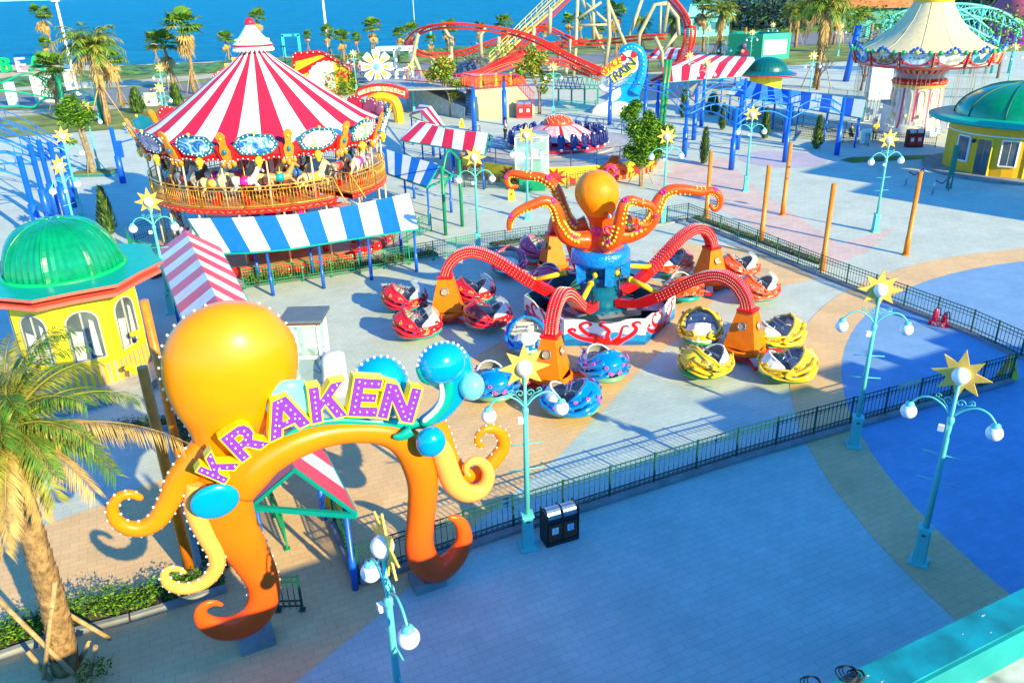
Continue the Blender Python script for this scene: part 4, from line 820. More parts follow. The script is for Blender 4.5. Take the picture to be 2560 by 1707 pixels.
# railing, one panel per 20 degrees
def rail_panel(a0, a1, r, z, h=1.05, nb=14):
    m = MB(); N = 8
    for zz, w_ in ((z + h, .035), (z + h - .17, .022), (z + .1, .025)): m.tube([cpt(r, a0 + (a1 - a0) * q / N, zz) for q in range(N + 1)], w_, 5)
    for q in range(nb + 1):
        a = a0 + (a1 - a0) * q / nb; m.tube([cpt(r, a, z + .02), cpt(r, a, z + h - (.17 if 0 < q < nb else -.03))], .013 if 0 < q < nb else .04, 5)
        if 0 < q < nb: m.ball(cpt(r, a, z + .5), .032, 4, sm=False)
    return m
tot = 2 * math.pi - (g1 - g0); npn = 17
for j in range(npn): rail_panel(g1 + tot * j / npn, g1 + tot * (j + 1) / npn, RD - .03, ZD_).build('railing', [gold], car)
m = MB()
for a in (g0, g1):
    for r in (5.2, 5.55, 5.9, 6.2): m.tube([cpt(r, a, ZD_), cpt(r, a, ZD_ + 1.05)], .016, 4)
    m.tube([cpt(4.8, a, ZD_ + 1.05), cpt(6.2, a, ZD_ + 1.05), cpt(7.2, a, ZD_ - .1)], .035, 5); m.tube([cpt(4.8, a, ZD_ + .1), cpt(6.2, a, ZD_ + .1)], .03, 5)
for q in range(12): p0 = cpt(4.9 + q * .22, g0, ZD_ - .1 - q * .22); p1 = cpt(4.9 + q * .22, g1, ZD_ - .1 - q * .22); m.beam(p0, p1, .22, .05, 1)
m.build('stair', [gold, reds], car)
# horses
hcol = [M('horse_white', (.78, .74, .66), .35), M('horse_tan', (.50, .26, .10), .4), M('horse_grey', (.28, .27, .28), .4), M('horse_cream', (.80, .62, .30), .35), M('horse_dark', (.10, .06, .05), .4)]
sadd = [M('saddle_' + n, c, .4) for n, c in (('magenta', (.75, .02, .40)), ('teal', (0, .32, .42)), ('red', (.75, .03, .03)), ('gold', (.85, .52, .04)), ('blue', (.03, .15, .6)))]
def horse(c, a, k_, up):
    m = MB(); d = V((-math.sin(a), math.cos(a), 0)); s = V((math.cos(a), math.sin(a), 0)); z = V((0, 0, 1)); o = V(c) + z * up
    def P(x, y, zz): return o + d * x + s * y + z * zz
    m.tube(cat([tuple(P(-.62, 0, .98)), tuple(P(-.5, 0, 1.0)), tuple(P(-.1, 0, .93)), tuple(P(.3, 0, .97)), tuple(P(.5, 0, 1.08))], 3), [.1, .17, .21, .22, .21, .2, .2, .21, .22, .22, .21, .19, .14], 8, 0)
    m.tube(cat([tuple(P(.38, 0, 1.08)), tuple(P(.58, 0, 1.35)), tuple(P(.66, 0, 1.6))], 3), [.17, .15, .14, .13, .12, .11, .1], 8, 0)
    m.tube([P(.60, 0, 1.64), P(.78, 0, 1.52), P(.95, 0, 1.38)], [.1, .09, .05], 8, 0); 
    for sg in (-1, 1): m.tube([P(.60, .05 * sg, 1.7), P(.6, .07 * sg, 1.83)], [.035, .01], 5, 0)
    m.tube(cat([tuple(P(.34, 0, 1.28)), tuple(P(.5, 0, 1.5)), tuple(P(.58, 0, 1.72))], 3), [.05, .07, .07, .07, .06, .05, .03], 6, 2)
    m.tube(cat([tuple(P(-.62, 0, 1.05)), tuple(P(-.85, 0, .95)), tuple(P(-.92, 0, .6))], 3), [.06, .07, .07, .06, .05, .04, .02], 6, 2)
    for sg in (-1, 1):
        m.tube([P(.42, .1 * sg, .92), P(.62 + .08 * sg, .11 * sg, .66), P(.48 + .14 * sg, .11 * sg, .40)], [.09, .06, .04], 6, 0); m.tube([P(.48 + .14 * sg, .11 * sg, .42), P(.46 + .14 * sg, .11 * sg, .34)], [.045, .055], 6, 4)
        m.tube([P(-.5, .1 * sg, .95), P(-.46 + .06 * sg, .12 * sg, .68), P(-.68 + .1 * sg, .12 * sg, .5), P(-.66 + .12 * sg, .12 * sg, .26)], [.12, .075, .05, .035], 6, 0); m.tube([P(-.66 + .12 * sg, .12 * sg, .28), P(-.66 + .12 * sg, .12 * sg, .2)], [.04, .055], 6, 4)
    m.tube([P(-.22, 0, .95), P(.16, 0, .95)], [.225, .225], 10, 1); m.ball(P(-.02, 0, 1.17), .13, 8, 3, (1.2, 1.0, .5), (d, s, z)); m.tube([P(.36, -.17, .9), P(.43, 0, 1.2), P(.36, .17, .9)], .03, 5, 3)
    m.tube([P(0, 0, -.35 - up + .35), P(0, 0, 2.25 - up)], .022, 6, 5); m.box(P(0, 0, .16 - up + .03), (.22, .22, .34), a, 6)
    m.build('horse', [hcol[k_ % 5], sadd[k_ % 5], hcol[4 if k_ % 2 else 3], sadd[(k_ + 2) % 5], black, gold, reds], car)
for j in range(26):
    a = rad(-182 + j * 8.9 - (3 if j % 2 else 0)); 
    if rad(-49) < a < rad(-33): continue
    horse(cpt(5.35 if j % 2 else 4.35, a, ZD_), a, j * 3 + j // 5, (.12, .3, .22)[j % 3])
for j in range(8):
    a = rad(-170 + j * 20); horse(cpt(5.4, a, .55), a, j * 2 + 1, .2)
# ================================================================== AWNINGS
def plerp(L, t):
    d = [(L[i + 1] - L[i]).length for i in range(len(L) - 1)]; s_ = t * sum(d); i = 0
    while i < len(d) - 1 and s_ > d[i]: s_ -= d[i]; i += 1
    return L[i].lerp(L[i + 1], s_ / d[i] if d[i] else 0)
def awning(label, eave, ridge, far, mats, n, npost=4, first=0, group='striped queue awnings', postm=None, valance=.0, name='awning', inset_=.12, beamm=None):
    T = thing(name, label, 'awning', V(((eave[0].x + far[-1].x) / 2, (eave[0].y + far[-1].y) / 2, 0)), group); m = MB()
    sub = 2
    for A_, B_ in ((eave, ridge), (far, ridge)):
        for i in range(n * sub):
            t0, t1 = i / (n * sub), (i + 1) / (n * sub); q = [plerp(A_, t0), plerp(A_, t1), plerp(B_, t1), plerp(B_, t0)]
            mm = (i // sub + first) % 2; m.add(q if A_ is eave else q[::-1], [(0, 1, 2, 3)], mm)
            qq = [p - V((0, 0, .03)) for p in q]; m.add(qq[::-1] if A_ is eave else qq, [(0, 1, 2, 3)], mm)
    m.build('canopy', mats, T)
    fr = MB()
    for L in (eave, far, ridge):
        for i in range(len(L) - 1): fr.beam(L[i] - V((0, 0, .07)), L[i + 1] - V((0, 0, .07)), .07, .08)
    for t in (0, 1):
        e, r, f = (x[0 if t == 0 else -1] - V((0, 0, .07)) for x in (eave, ridge, far)); fr.beam(e, r, .06, .08); fr.beam(r, f, .06, .08); fr.beam(e - V((0, 0, .04)), f - V((0, 0, .04)), .09, .12)
    fr.build('frame', [beamm or teal], T)
    for i in range(npost):
        t = .02 + .96 * i / max(1, npost - 1)
        for A_, B_ in ((eave, ridge), (far, ridge)):
            a_ = plerp(A_, t); p = a_.lerp(plerp(B_, t), inset_); z = a_.z - .05
            pm = MB(); pm.tube([(p.x, p.y, 0), (p.x, p.y, .9), (p.x, p.y, .92), (p.x, p.y, z)], [.085, .085, .06, .06], 10); pm.build('post', [postm or blue], T)
    return T
def Vs(L, z): return [V((*p[:2], z)) for p in L]
awning('long pale pink and white gabled queue roof leading from the gateway to the carousel', Vs([(-3.5, 14.45), (-13.0, 34.6)], 2.5), [V((-4.75, 14.65, 3.55)), V((-14.25, 34.2, 3.4))], Vs([(-5.9, 14.85), (-15.65, 34.1)], 2.5), [M('white_pvc', (.70, .74, .82), .4, noise=.05), M('pink_pvc', (.78, .04, .10), .4, noise=.06, ns=1)], 23, 8, 1)
awning('curved bright blue and white awning in front of the carousel', Vs([(-13.4, 34.4), (-11.6, 34.5), (-9.99, 34.87), (-7.6, 36.1), (-4.4, 37.6)], 2.3), Vs([(-15.0, 36.6), (-12.4, 36.6), (-10.0, 36.95), (-7.9, 38.2), (-5.1, 40.6)], 3.3), Vs([(-15.2, 37.2), (-12.4, 37.2), (-10.1, 37.6), (-8.2, 38.9), (-5.7, 41.3)], 3.0), [wfab, bfab], 11, 5, 0)
def eaves(pe, pr, ze, zr, wide=None):
    E = [at(*p, ze) for p in pe]; Rr = [at(*p, zr) for p in pr]; Fr = [V((2 * b_.x - a_.x, 2 * b_.y - a_.y, ze)) for a_, b_ in zip(E, Rr)]; return E, Rr, Fr
awning('short blue and white gabled awning between the carousel and the star lamp', *eaves([ZI(1535, 1440), ZI(1900, 1565)], [ZI(1500, 1235), ZI(2005, 1385)], 2.4, 3.3), [wfab, bfab], 7, 3, 1)
awning('red and white gabled awning beside the spinning disk ride', *eaves([ZI(1690, 1150), ZE(0, 1175), ZE(350, 1230), ZE(705, 1300)], [ZI(1825, 1010), ZE(130, 1012), ZE(400, 1085), ZE(740, 1118)], 2.5, 3.3), [wfab, rose], 9, 4, 0)
awning('small red and white roof turned across the end of the longer awning', *eaves([ZI(1960, 1050), ZI(2060, 1055)], [ZI(1850, 935), ZI(1940, 890)], 2.6, 3.3), [wfab, rose], 4, 2, 1)
awning('blue and pale white striped queue roof under the blue pergola arches', *eaves([ZF(1060, 790), ZF(1390, 842), ZF(1700, 905), ZF(2200, 990)], [ZF(1190, 665), ZF(1480, 740), ZF(1800, 782), ZF(2230, 845)], 2.5, 3.5), [M('pale_blue_fabric', (.84, .84, .84), .7, noise=.05), dbfab], 15, 6, 0)
awning('red and white gabled roof in front of the dark green stage box', [at(*ZF(550, 690), 2.8), at(*ZF(1180, 640), 2.8)], [at(*ZF(520, 570), 4), at(*ZF(1300, 505), 4)], [at(*ZF(800, 450), 3.5), at(*ZF(1290, 480), 3.5)], [wfab, rose], 10, 5, 1)
awning('red and white tent roof half hidden behind the coaster legs', [at(*ZF(390, 490), 2.8), at(*ZF(680, 500), 2.8)], [at(*ZF(480, 400), 4), at(*ZF(690, 420), 4)], [at(*ZF(500, 395), 3.2), at(*ZF(720, 410), 3.2)], [wfab, rose], 7, 3, 1)
# green arched frame beside the small awning
T = thing('trellis_arch', 'bright green tubular entrance arch next to the blue and white awning', 'arch', at(*ZK(745, 200)))
for bx, by, tx, ty in ((1024, 540, 1024, 385), (1062, 520, 1055, 340)):
    b_ = at(bx, by); h_ = 3.9; m = MB(); m.tube([b_, b_ + V((0, 0, h_))], .1, 10); m.build('post', [green], T)
p0, p1 = at(1024, 540), at(1062, 520); m = MB(); mid = p0.lerp(p1, .5) + V((0, 0, 4.6)); m.tube(cat([tuple(p0 + V((0, 0, 3.4))), tuple(p0.lerp(mid, .55) + V((0, 0, 1.9))), tuple(mid), tuple(p1 + V((0, 0, 3.9)))], 5), .07, 8); m.tube(cat([tuple(p0 + V((0, 0, 2.6))), tuple(p0.lerp(p1, .5) + V((0, 0, 3.2))), tuple(p1 + V((0, 0, 2.9)))], 5), .05, 8); m.build('hoop', [green], T)
# ================================================================== KIOSKS
def octp(c, r, z, n=8, a0=0.0): return [V((c.x + r * math.cos(a0 + i * 2 * math.pi / n), c.y + r * math.sin(a0 + i * 2 * math.pi / n), z)) for i in range(n)]
yelw = M('kiosk_yellow', (.90, .66, .01), .5, noise=.05, ns=1.5); grn = M('dome_green', (0.0, .26, .11), .22, noise=.1, coat=.5); brim = M('brim_green', (0.0, .40, .30), .4, noise=.06); stp = M('stripe_salmon', (.75, .30, .22), .6)
KL = V((-15.75, 27.0, 0)); k1 = thing('kiosk', 'yellow ticket kiosk with ribbed green dome and arched windows behind the date palm', 'kiosk', KL)
a0 = rad(10); 
m = MB(); W8 = octp(KL, 2.15, 0, 8, a0)
for i in range(8):
    p, q = W8[i], W8[(i + 1) % 8]; out = (p + q) / 2 - KL; out.normalize()
    m.add([p, q, q + V((0, 0, 4)), p + V((0, 0, 4))], [(0, 1, 2, 3)], 0)
    for j in range(7):
        t0 = (j + .25) / 7; t1 = t0 + .5 / 7; A_, B_ = p.lerp(q, t0) + out * .004, p.lerp(q, t1) + out * .004; m.add([A_ + V((0, 0, .2)), B_ + V((0, 0, .2)), B_ + V((0, 0, 1.1)), A_ + V((0, 0, 1.1))], [(0, 1, 2, 3)], 1)
m.build('wall', [yelw, stp], k1)
for i in range(8):
    p, q = W8[i], W8[(i + 1) % 8]; u = (q - p).normalized(); out = V((u.y, -u.x, 0)); c = p.lerp(q, .5)
    arch = [(-.5, 1.35), (.5, 1.35), (.5, 2.75)] + [(.5 * math.cos(t * .3927), 2.75 + .4 * math.sin(t * .3927)) for t in range(1, 8)] + [(-.5, 2.75)]
    m = MB(); pts = [c + u * x + V((0, 0, z)) + out * .03 for x, z in arch]; m.tube(pts + [pts[0]], .035, 6, 0)
    m.beam(c + V((0, 0, 1.35)) + out * .03, c + V((0, 0, 3.1)) + out * .03, .05, .05, 0); o = m.build('window', [M('window_frame_grey', (.45, .47, .48), .4)], k1)
    g_ = MB(); g_.poly([c + u * x + V((0, 0, z)) + out * .012 for x, z in arch], 0)
    g_.poly([c + u * x + V((0, 0, z)) + out * .016 for x, z in ((-.42, 1.4), (-.12, 1.4), (-.05, 2.4), (-.4, 2.5))], 1); g_.poly([c + u * x + V((0, 0, z)) + out * .016 for x, z in ((.12, 1.5), (.38, 1.4), (.34, 2.7), (.22, 2.8))], 1); g_.build('pane', [glass, M('interior_white', (.6, .6, .6), .3)], o)
    l = MB(); l.box(c + u * .75 + V((0, 0, 3.55)) + out * .12, (.12, .2, .16), math.atan2(u.y, u.x)); l.beam(c + u * .75 + V((0, 0, 3.6)) + out * .02, c + u * .75 + V((0, 0, 3.62)) + out * .2, .03); l.build('spotlight', [grey], k1)
m = MB(); B8 = []
for i in range(8):
    a = a0 + i * math.pi / 4; B8 += [V((KL.x + 3.3 * math.cos(a), KL.y + 3.3 * math.sin(a), 4.0)), V((KL.x + 2.98 * math.cos(a + .39), KL.y + 2.98 * math.sin(a + .39), 4.0))]
m.prism([p + V((0, 0, .16)) for p in B8], V((0, 0, -.10)), 0, 1); m.prism([KL + (p - KL) * .96 for p in B8], V((0, 0, -.12)), 1); m.build('brim', [brim, M('brim_coral', (.80, .14, .10), .4)], k1)
m = MB(); nd = 96; prof = [(1.95 * math.cos(t) ** .8 if t < 1.56 else .02, 4.16 + 1.78 * math.sin(t)) for t in [i * 1.5708 / 12 for i in range(13)]]; vs = []
for rr, z in prof:
    for j in range(nd): a = 2 * math.pi * j / nd; q = rr * (1 + (.012 if j % 2 else -.012)) * (1 - .035 * abs(math.sin(4 * (a - a0)))); vs.append((KL.x + q * math.cos(a), KL.y + q * math.sin(a), z))
m.add(vs, [(i * nd + j, i * nd + (j + 1) % nd, (i + 1) * nd + (j + 1) % nd, (i + 1) * nd + j) for i in range(12) for j in range(nd)], 0)
for i in range(8): a = a0 + i * math.pi / 4; m.tube([(KL.x + r_ * math.cos(a) * 1.01, KL.y + r_ * math.sin(a) * 1.01, z) for r_, z in prof], .03, 5, 0)
m.lathe([(2.03, 4.16), (2.03, 4.2), (1.92, 4.24)], 48, 1, KL); m.build('dome', [grn, M('dome_skirt', (0, .5, .12), .4)], k1)
m = MB(); S8 = octp(KL, 3.35, .0, 8, a0); m.prism([p + V((0, 0, .3)) for p in S8], V((0, 0, -.3)), 0, 1); m.build('step', [M('step_top', (.46, .46, .46), .8, noise=.1), M('step_side', (.22, .24, .28), .8)], k1)
for dy in (0, -.9):
    m = MB(); p = KL + V((2.2 * math.cos(a0 - .1) + .05, -.9 + dy, 0)); m.tube(cat([tuple(p + V((0, 0, 1.9 + dy))), tuple(p + V((.3, 0, 2.0 + dy))), tuple(p + V((.3, .0, 1.7 + dy)))], 4), .1, 7); m.build('bracket', [yelw], k1)
KR = V((36.2, 57.6, 0)); k2 = thing('kiosk', 'large round yellow kiosk with smooth green dome and pale ring eave at the right edge', 'kiosk', KR)
m = MB(); m.lathe([(4.25, 0), (4.25, 3.8)], 40, 0, KR, sm=False); m.build('wall', [M('kiosk_deep_yellow', (.95, .46, .003), .5, noise=.05)], k2)
m = MB(); m.lathe([(4.3, 3.3), (4.4, 3.45), (5.5, 3.5), (5.75, 3.62), (5.75, 3.74), (5.2, 3.84), (4.0, 3.9)], 64, 0, KR); m.build('brim', [brim], k2)
m = MB(); m.lathe([(4.1 * math.cos(t), 3.88 + 2.1 * math.sin(t)) for t in [i * 1.5708 / 12 for i in range(13)]], 48, 0, KR)
for i in range(10): a = i * .6283 + .2; m.tube([(KR.x + 4.12 * math.cos(t) * math.cos(a), KR.y + 4.12 * math.cos(t) * math.sin(a), 3.89 + 2.11 * math.sin(t)) for t in [i * 1.5708 / 10 for i in range(11)]], .05, 5, 1)
m.build('dome', [grn, M('dome_seam', (0, .13, .09), .5)], k2)
for i in range(10):
    a = rad(-165 + i * 21); m = MB(); n_ = V((math.cos(a), math.sin(a), 0)); u = V((-n_.y, n_.x, 0)); c = KR + n_ * 4.27
    door = i % 2 == 1
    ol = [(-.5, .1 if door else .9), (.5, .1 if door else .9), (.5, 2.6), (-.5, 2.6)]
    L = [c + u * x + V((0, 0, z)) for x, z in ol]
    for q in range(4): m.beam(L[q], L[(q + 1) % 4], .12, .1, 0)
    m.beam(c + u * .0 + V((0, 0, .9)), c + V((0, 0, 2.6)), .05, .06, 0); o = m.build('door' if door else 'window', [yellow if door else white], k2)
    g_ = MB(); g_.poly([p + n_ * .03 for p in L], 0); g_.build('pane', [glass], o)
    if i in (0, 4, 8): m = MB(); m.box(c + u * .9 + V((0, 0, 2.4)) + n_ * .1, (.2, .12, .25)); m.build('wall_lamp', [dark], k2)
m = MB(); m.lathe([(4.27, 2.75), (4.3, 2.8), (4.27, 2.85)], 40, 0, KR); m.build('wall_trim', [white], k2)
m = MB(); m.lathe([(5.6, 0), (5.6, .16), (4.2, .17)], 48, 0, KR, sm=False); m.build('step', [conc], k2)
KG = at(1757, 205); k3 = thing('kiosk', 'small distant kiosk with dark green ribbed dome and red edged brim', 'kiosk', KG)
hb_ = hgt(KG, 1757, 172); ht_ = hgt(KG, 1757, 131); 
m = MB(); m.lathe([(2.1, 0), (2.1, hb_)], 8, 0, KG, sm=False); m.build('wall', [yelw], k3)
m = MB(); m.lathe([(3.7, hb_), (3.75, hb_ + .15), (2.6, hb_ + .55)], 32, 0, KG, mf=lambda i, j: 1 if i == 0 else 0, sm=False); m.build('brim', [dteal, reds], k3)
m = MB(); m.lathe([(2.55 * math.cos(t), hb_ + .5 + (ht_ - hb_ - .5) * math.sin(t)) for t in [i * 1.5708 / 10 for i in range(11)]], 64, 0, KG, mf=lambda i, j: j % 2); m.build('dome', [M('dome_dark', (0, .13, .15), .35), M('dome_dark_rib', (0, .09, .11), .35)], k3)
# ================================================================== SPINNING DISK RIDE
DC = V((4.0, 63.6, 0)); dk = thing('spinning_disk_ride', 'round spinning ride with navy seats round a red and pink dome', 'fairground ride', DC)
m = MB(); ny = 40
m.lathe([(7.75, 0), (7.75, 1.25)], ny, 0, DC, rad(-200), rad(20)); 
for i in range(9):
    a = rad(-195 + i * 25); cc = [(rr * math.cos(q * math.pi / 9), rr * math.sin(q * math.pi / 9)) for q in range(18) for rr in ((.95 if q % 2 == 0 else .42),)]
    pts = [(x, .55 + z * .85) for x, z in cc]; P3 = [V((DC.x + 7.78 * math.cos(a + x / 7.75), DC.y + 7.78 * math.sin(a + x / 7.75), min(1.23, max(.01, z)))) for x, z in pts]; c0 = V((DC.x + 7.79 * math.cos(a), DC.y + 7.79 * math.sin(a), .55))
    for q in range(18): m.poly([c0, P3[q], P3[(q + 1) % 18]], 1)
    a2 = a + rad(12.5)
    for q in range(8): x0, x1 = -.9 + q * .22, -.9 + (q + 1) * .22; h0, h1 = .25 + .35 * abs(math.sin(q * 1.3)), .25 + .35 * abs(math.sin((q + 1) * 1.3)); m.poly([V((DC.x + 7.78 * math.cos(a2 + x / 7.75), DC.y + 7.78 * math.sin(a2 + x / 7.75), z)) for x, z in ((x0, .0), (x1, .0), (x1, h1), (x0, h0))], 1 if q % 3 else 2)
m.build('stage_wall', [yelw, M('starburst_red', (.70, .02, .02), .5), M('starburst_orange', (.9, .35, .02), .5)], dk)
m = MB(); m.lathe([(0, 1.25), (7.75, 1.25)], 48, 0, DC, sm=False); m.lathe([(4.4, 1.26), (4.4, 1.36), (3.6, 1.36)], 48, 0, DC, sm=False); m.build('stage_floor', [M('stage_grey', (.46, .42, .42), .7, noise=.1)], dk)
m = MB(); m.lathe([(3.7, 1.4), (3.75, 1.6), (3.6, 1.75), (2.8, 1.85), (0, 1.85)], 56, 0, DC); m.build('turning_disk', [M('disk_red', (.65, .02, .06), .4)], dk)
m = MB(); m.lathe([(3.0, 2.05), (2.4, 2.45), (1.7, 2.85), (1.0, 3.05)], 48, 0, DC, mf=lambda i, j: j % 2 if j % 6 else 2); m.build('pink_skirt', [M('skirt_pink', (.80, .35, .40), .6, noise=.15), M('skirt_pale', (.82, .50, .52), .6, noise=.15), red], dk)
m = MB(); m.lathe([(1.15, 2.95), (1.2, 3.1), (1.0, 3.4), (.6, 3.6), (0, 3.68)], 32, 0, DC)
for i in range(7):
    for j in range(16 - 2 * i): a = j * 6.283 / (16 - 2 * i) + i * .2; t = i / 7; m.ball((DC.x + (1.1 - .95 * t ** 1.5) * math.cos(a), DC.y + (1.1 - .95 * t ** 1.5) * math.sin(a), 3.22 + .46 * math.sin(t * 1.57)), .05, 5, 1)
m.build('hub_dome', [M('hub_red', (.80, .06, .03), .35), starm], dk)
m = MB(); SPl = Plane(DC + V((5.2, -6.2, 0)), 35)
m.tube([SPl.pt(*ZE(x, y)) for x, y in cat([(1765, 1450), (1785, 1390), (1800, 1340), (1805, 1305)], 4)], [.75 - .04 * q for q in range(13)], 10, 0)
m.tube([SPl.pt(*ZE(x, y), .3) for x, y in cat([(1800, 1400), (1840, 1390), (1880, 1415), (1890, 1450), (1860, 1460), (1850, 1435)], 4)], [.34 - .013 * q for q in range(21)], 8, 0)
m.tube([SPl.pt(*ZE(1775, 1440), .72) + V((.35 * math.cos(q * .5236), 0, .35 * math.sin(q * .5236))) for q in range(13)], .09, 6, 1); m.build('tentacle_ornament', [st_o, ring_m], dk)
navy = M('seat_navy', (.015, .03, .22), .4, noise=.1)
for i in range(24):
    a = i * 2 * math.pi / 24; d = V((math.cos(a), math.sin(a), 0)); s = V((-d.y, d.x, 0)); c = DC + d * 3.62 + V((0, 0, 1.72)); m = MB()
    m.beam(c - d * .1 + V((0, 0, .1)), c + d * .35 + V((0, 0, .05)), .5, .12); m.beam(c + d * .02 + V((0, 0, .1)), c - d * .12 + V((0, 0, .82)), .44, .14); m.ball(c - d * .14 + V((0, 0, .9)), .17, 8, 0, (1, 1, 1))
    for sg in (-1, 1): m.tube(cat([tuple(c - d * .1 + s * .16 * sg + V((0, 0, .95))), tuple(c + d * .18 + s * .22 * sg + V((0, 0, .75))), tuple(c + d * .22 + s * .2 * sg + V((0, 0, .25)))], 3), .06, 6, 0)
    m.ball(c + d * .02 + V((0, 0, .93)), .075, 6, 1); m.box(c + d * .36 + V((0, 0, -.02)), (.06, .2, .14), a, 1); m.build('seat', [navy, white], dk)
def round_rail(T, c, r, z, h, a0, a1, n, mat, rails=3, pr=.03):
    for i in range(n):
        m = MB(); t0, t1 = a0 + (a1 - a0) * i / n, a0 + (a1 - a0) * (i + 1) / n
        for q in range(rails): m.tube([(c.x + r * math.cos(t0 + (t1 - t0) * k_ / 6), c.y + r * math.sin(t0 + (t1 - t0) * k_ / 6), z + h * (1 - q / rails)) for k_ in range(7)], .02, 5)
        m.tube([(c.x + r * math.cos(t0), c.y + r * math.sin(t0), z - .3), (c.x + r * math.cos(t0), c.y + r * math.sin(t0), z + h)], pr, 6); m.build('railing', [mat], T)
round_rail(dk, DC, 7.6, 1.25, 1.1, rad(-215), rad(70), 20, M('rail_navy', (.01, .03, .10), .5))
T = thing('control_booth', 'white framed glass operator booth in front of the spinning disk ride', 'booth', at(1222, 434))
bc = at(1222, 434); bw = 1.1; b = MB(); g_ = MB()
bz = 1.15
for x in (-bw, -.02, bw):
    for y in (-.7, .7): b.beam(bc + V((x, y, bz)), bc + V((x, y, bz + 2.5)), .09)
for z in (bz + .03, bz + 1.1, bz + 2.5):
    for y in (-.7, .7): b.beam(bc + V((-bw, y, z)), bc + V((bw, y, z)), .09)
    for x in (-bw, bw): b.beam(bc + V((x, -.7, z)), bc + V((x, .7, z)), .09)
b.build('frame', [white], T); g_.box(bc + V((0, 0, bz + 1.25)), (2 * bw - .06, 1.34, 2.4)); g_.build('glazing', [M('booth_glass', (.55, .75, .8), .05, alpha=.35, noise=0)], T)
b = MB(); b.box(bc + V((0, 0, bz + 2.62)), (2.2, 1.7, .12)); b.build('roof', [grey], T)
b = MB(); b.box(bc + V((0, 0, bz / 2)), (1.8, 1.3, bz - .02)); b.box(bc + V((.3, 0, bz + .5)), (.6, .5, .9)); b.build('base', [green], T)
# ================================================================== SPACE TRAIN WAVE
WB = at(*ZE(1850, 940)); WP = Plane(WB, 0); wv_ = thing('wave_sign', 'tall curling blue wave sculpture carrying a yellow SPACE TRAIN sign', 'sign', WB)
def wpt(x, y, o=0.0): return WP.pt(*ZE(x, y), o)
m = MB()
outer = [(1600, 955), (1625, 915), (1690, 880), (1750, 830), (1770, 790), (1850, 720), (1930, 640), (1990, 560), (2000, 490), (1960, 450), (1900, 450), (1850, 480), (1850, 440), (1880, 405), (1940, 378), (2000, 390), (2040, 440), (2060, 520), (2055, 620), (2030, 720), (2000, 800), (2030, 870), (2060, 925), (1990, 945), (1850, 950), (1700, 962)]
OL = [wpt(*p[:2]) for p in cat(outer + [outer[0]], 4)[:-1]]; m.prism([p + V((0, -.5, 0)) for p in OL], V((0, 1.0, 0)), 0); 
rim_ = [(1850, 450, 26), (1900, 415, 40), (1960, 408, 46), (2015, 450, 44), (2035, 530, 42), (2025, 620, 44), (2000, 700, 50), (1960, 780, 60)]
C_ = cat(rim_, 4); m.tube([wpt(x, y, .35) for x, y, r in C_], [r / 62 * .75 for x, y, r in C_], 10, 0); m.build('wave', [M('wave_gloss', (0, .30, .72), .2, coat=.6, noise=.08)], wv_)
m = MB()
for L_ in ([(1630, 960, 16), (1650, 920, 22), (1720, 885, 22), (1770, 850, 18), (1790, 800, 14), (1800, 740, 12)], [(1830, 740, 12), (1830, 790, 20), (1790, 830, 20), (1760, 850, 12)], [(1700, 700, 40), (1720, 730, 34), (1745, 720, 20)], [(1740, 610, 40), (1800, 570, 44), (1880, 540, 50), (1940, 560, 50), (1970, 500, 30)], [(1640, 955, 14), (1750, 930, 26), (1830, 900, 38), (1900, 905, 30), (1950, 915, 10)]):
    C_ = cat(L_, 4); m.tube([wpt(x, y, .5) for x, y, r in C_], [r / 62 for x, y, r in C_], 8, 0, nrm=WP.n, flat=.35)
m.build('foam', [white], wv_)
for i in range(24):
    pass
m = MB(); C_ = cat([(1860, 470), (1900, 405), (1970, 395), (2030, 450), (2045, 540), (2030, 640), (1990, 720)], 5)
for x, y in C_[::2]: m.ball(wpt(x, y, 1.0), .06, 5, 0)
m.build('light_bulb', [bulbm], wv_)
m = MB(); c = wpt(1925, 500, 1.0)
for q in range(6):
    a0_, a1_ = q * math.pi / 3 + .3, (q + 1) * math.pi / 3 + .3
    for s_ in range(4):
        t0, t1 = a0_ + (a1_ - a0_) * s_ / 4, a0_ + (a1_ - a0_) * (s_ + 1) / 4
        m.add([c + V((r_ * math.cos(t), 0, r_ * math.sin(t))) for t, r_ in ((t0, .3), (t1, .3), (t1, .9), (t0, .9))], [(0, 1, 2, 3)], q % 2)
m.build('striped_ring', [red, white], wv_)
m = MB(); bd = [(1745, 690), (1770, 640), (1850, 600), (1930, 520), (1980, 480), (1985, 560), (1930, 620), (1850, 690), (1780, 720)]; m.prism([wpt(x, y, 1.25) for x, y in bd], V((0, .2, 0)), 0)
bd = [(1690, 620), (1720, 570), (1790, 500), (1850, 480), (1862, 560), (1800, 590), (1740, 640)]; m.prism([wpt(x, y, 1.28) for x, y in bd], V((0, .2, 0)), 0)
m.build('sign_board', [M('board_lime', (.85, .72, .02), .4, noise=.15, ns=1.5)], wv_)
m = MB(); m2 = MB()
for ch, x, y, an in (('T', 1775, 672, 38), ('R', 1822, 638, 36), ('A', 1866, 606, 40), ('I', 1902, 575, 42), ('N', 1940, 540, 44)): m.text(ch, wpt(x, y, 1.33), (math.cos(rad(an)), 0, math.sin(rad(an))), (-math.sin(rad(an)), 0, math.cos(rad(an))), 1.35, .03, 0)
for ch, x, y, an in (('S', 1712, 612, 44), ('P', 1742, 582, 40), ('A', 1774, 556, 36), ('C', 1808, 530, 28), ('E', 1843, 514, 18)): m2.text(ch, wpt(x, y, 1.36), (math.cos(rad(an)), 0, math.sin(rad(an))), (-math.sin(rad(an)), 0, math.cos(rad(an))), 1.1, .03, 0)
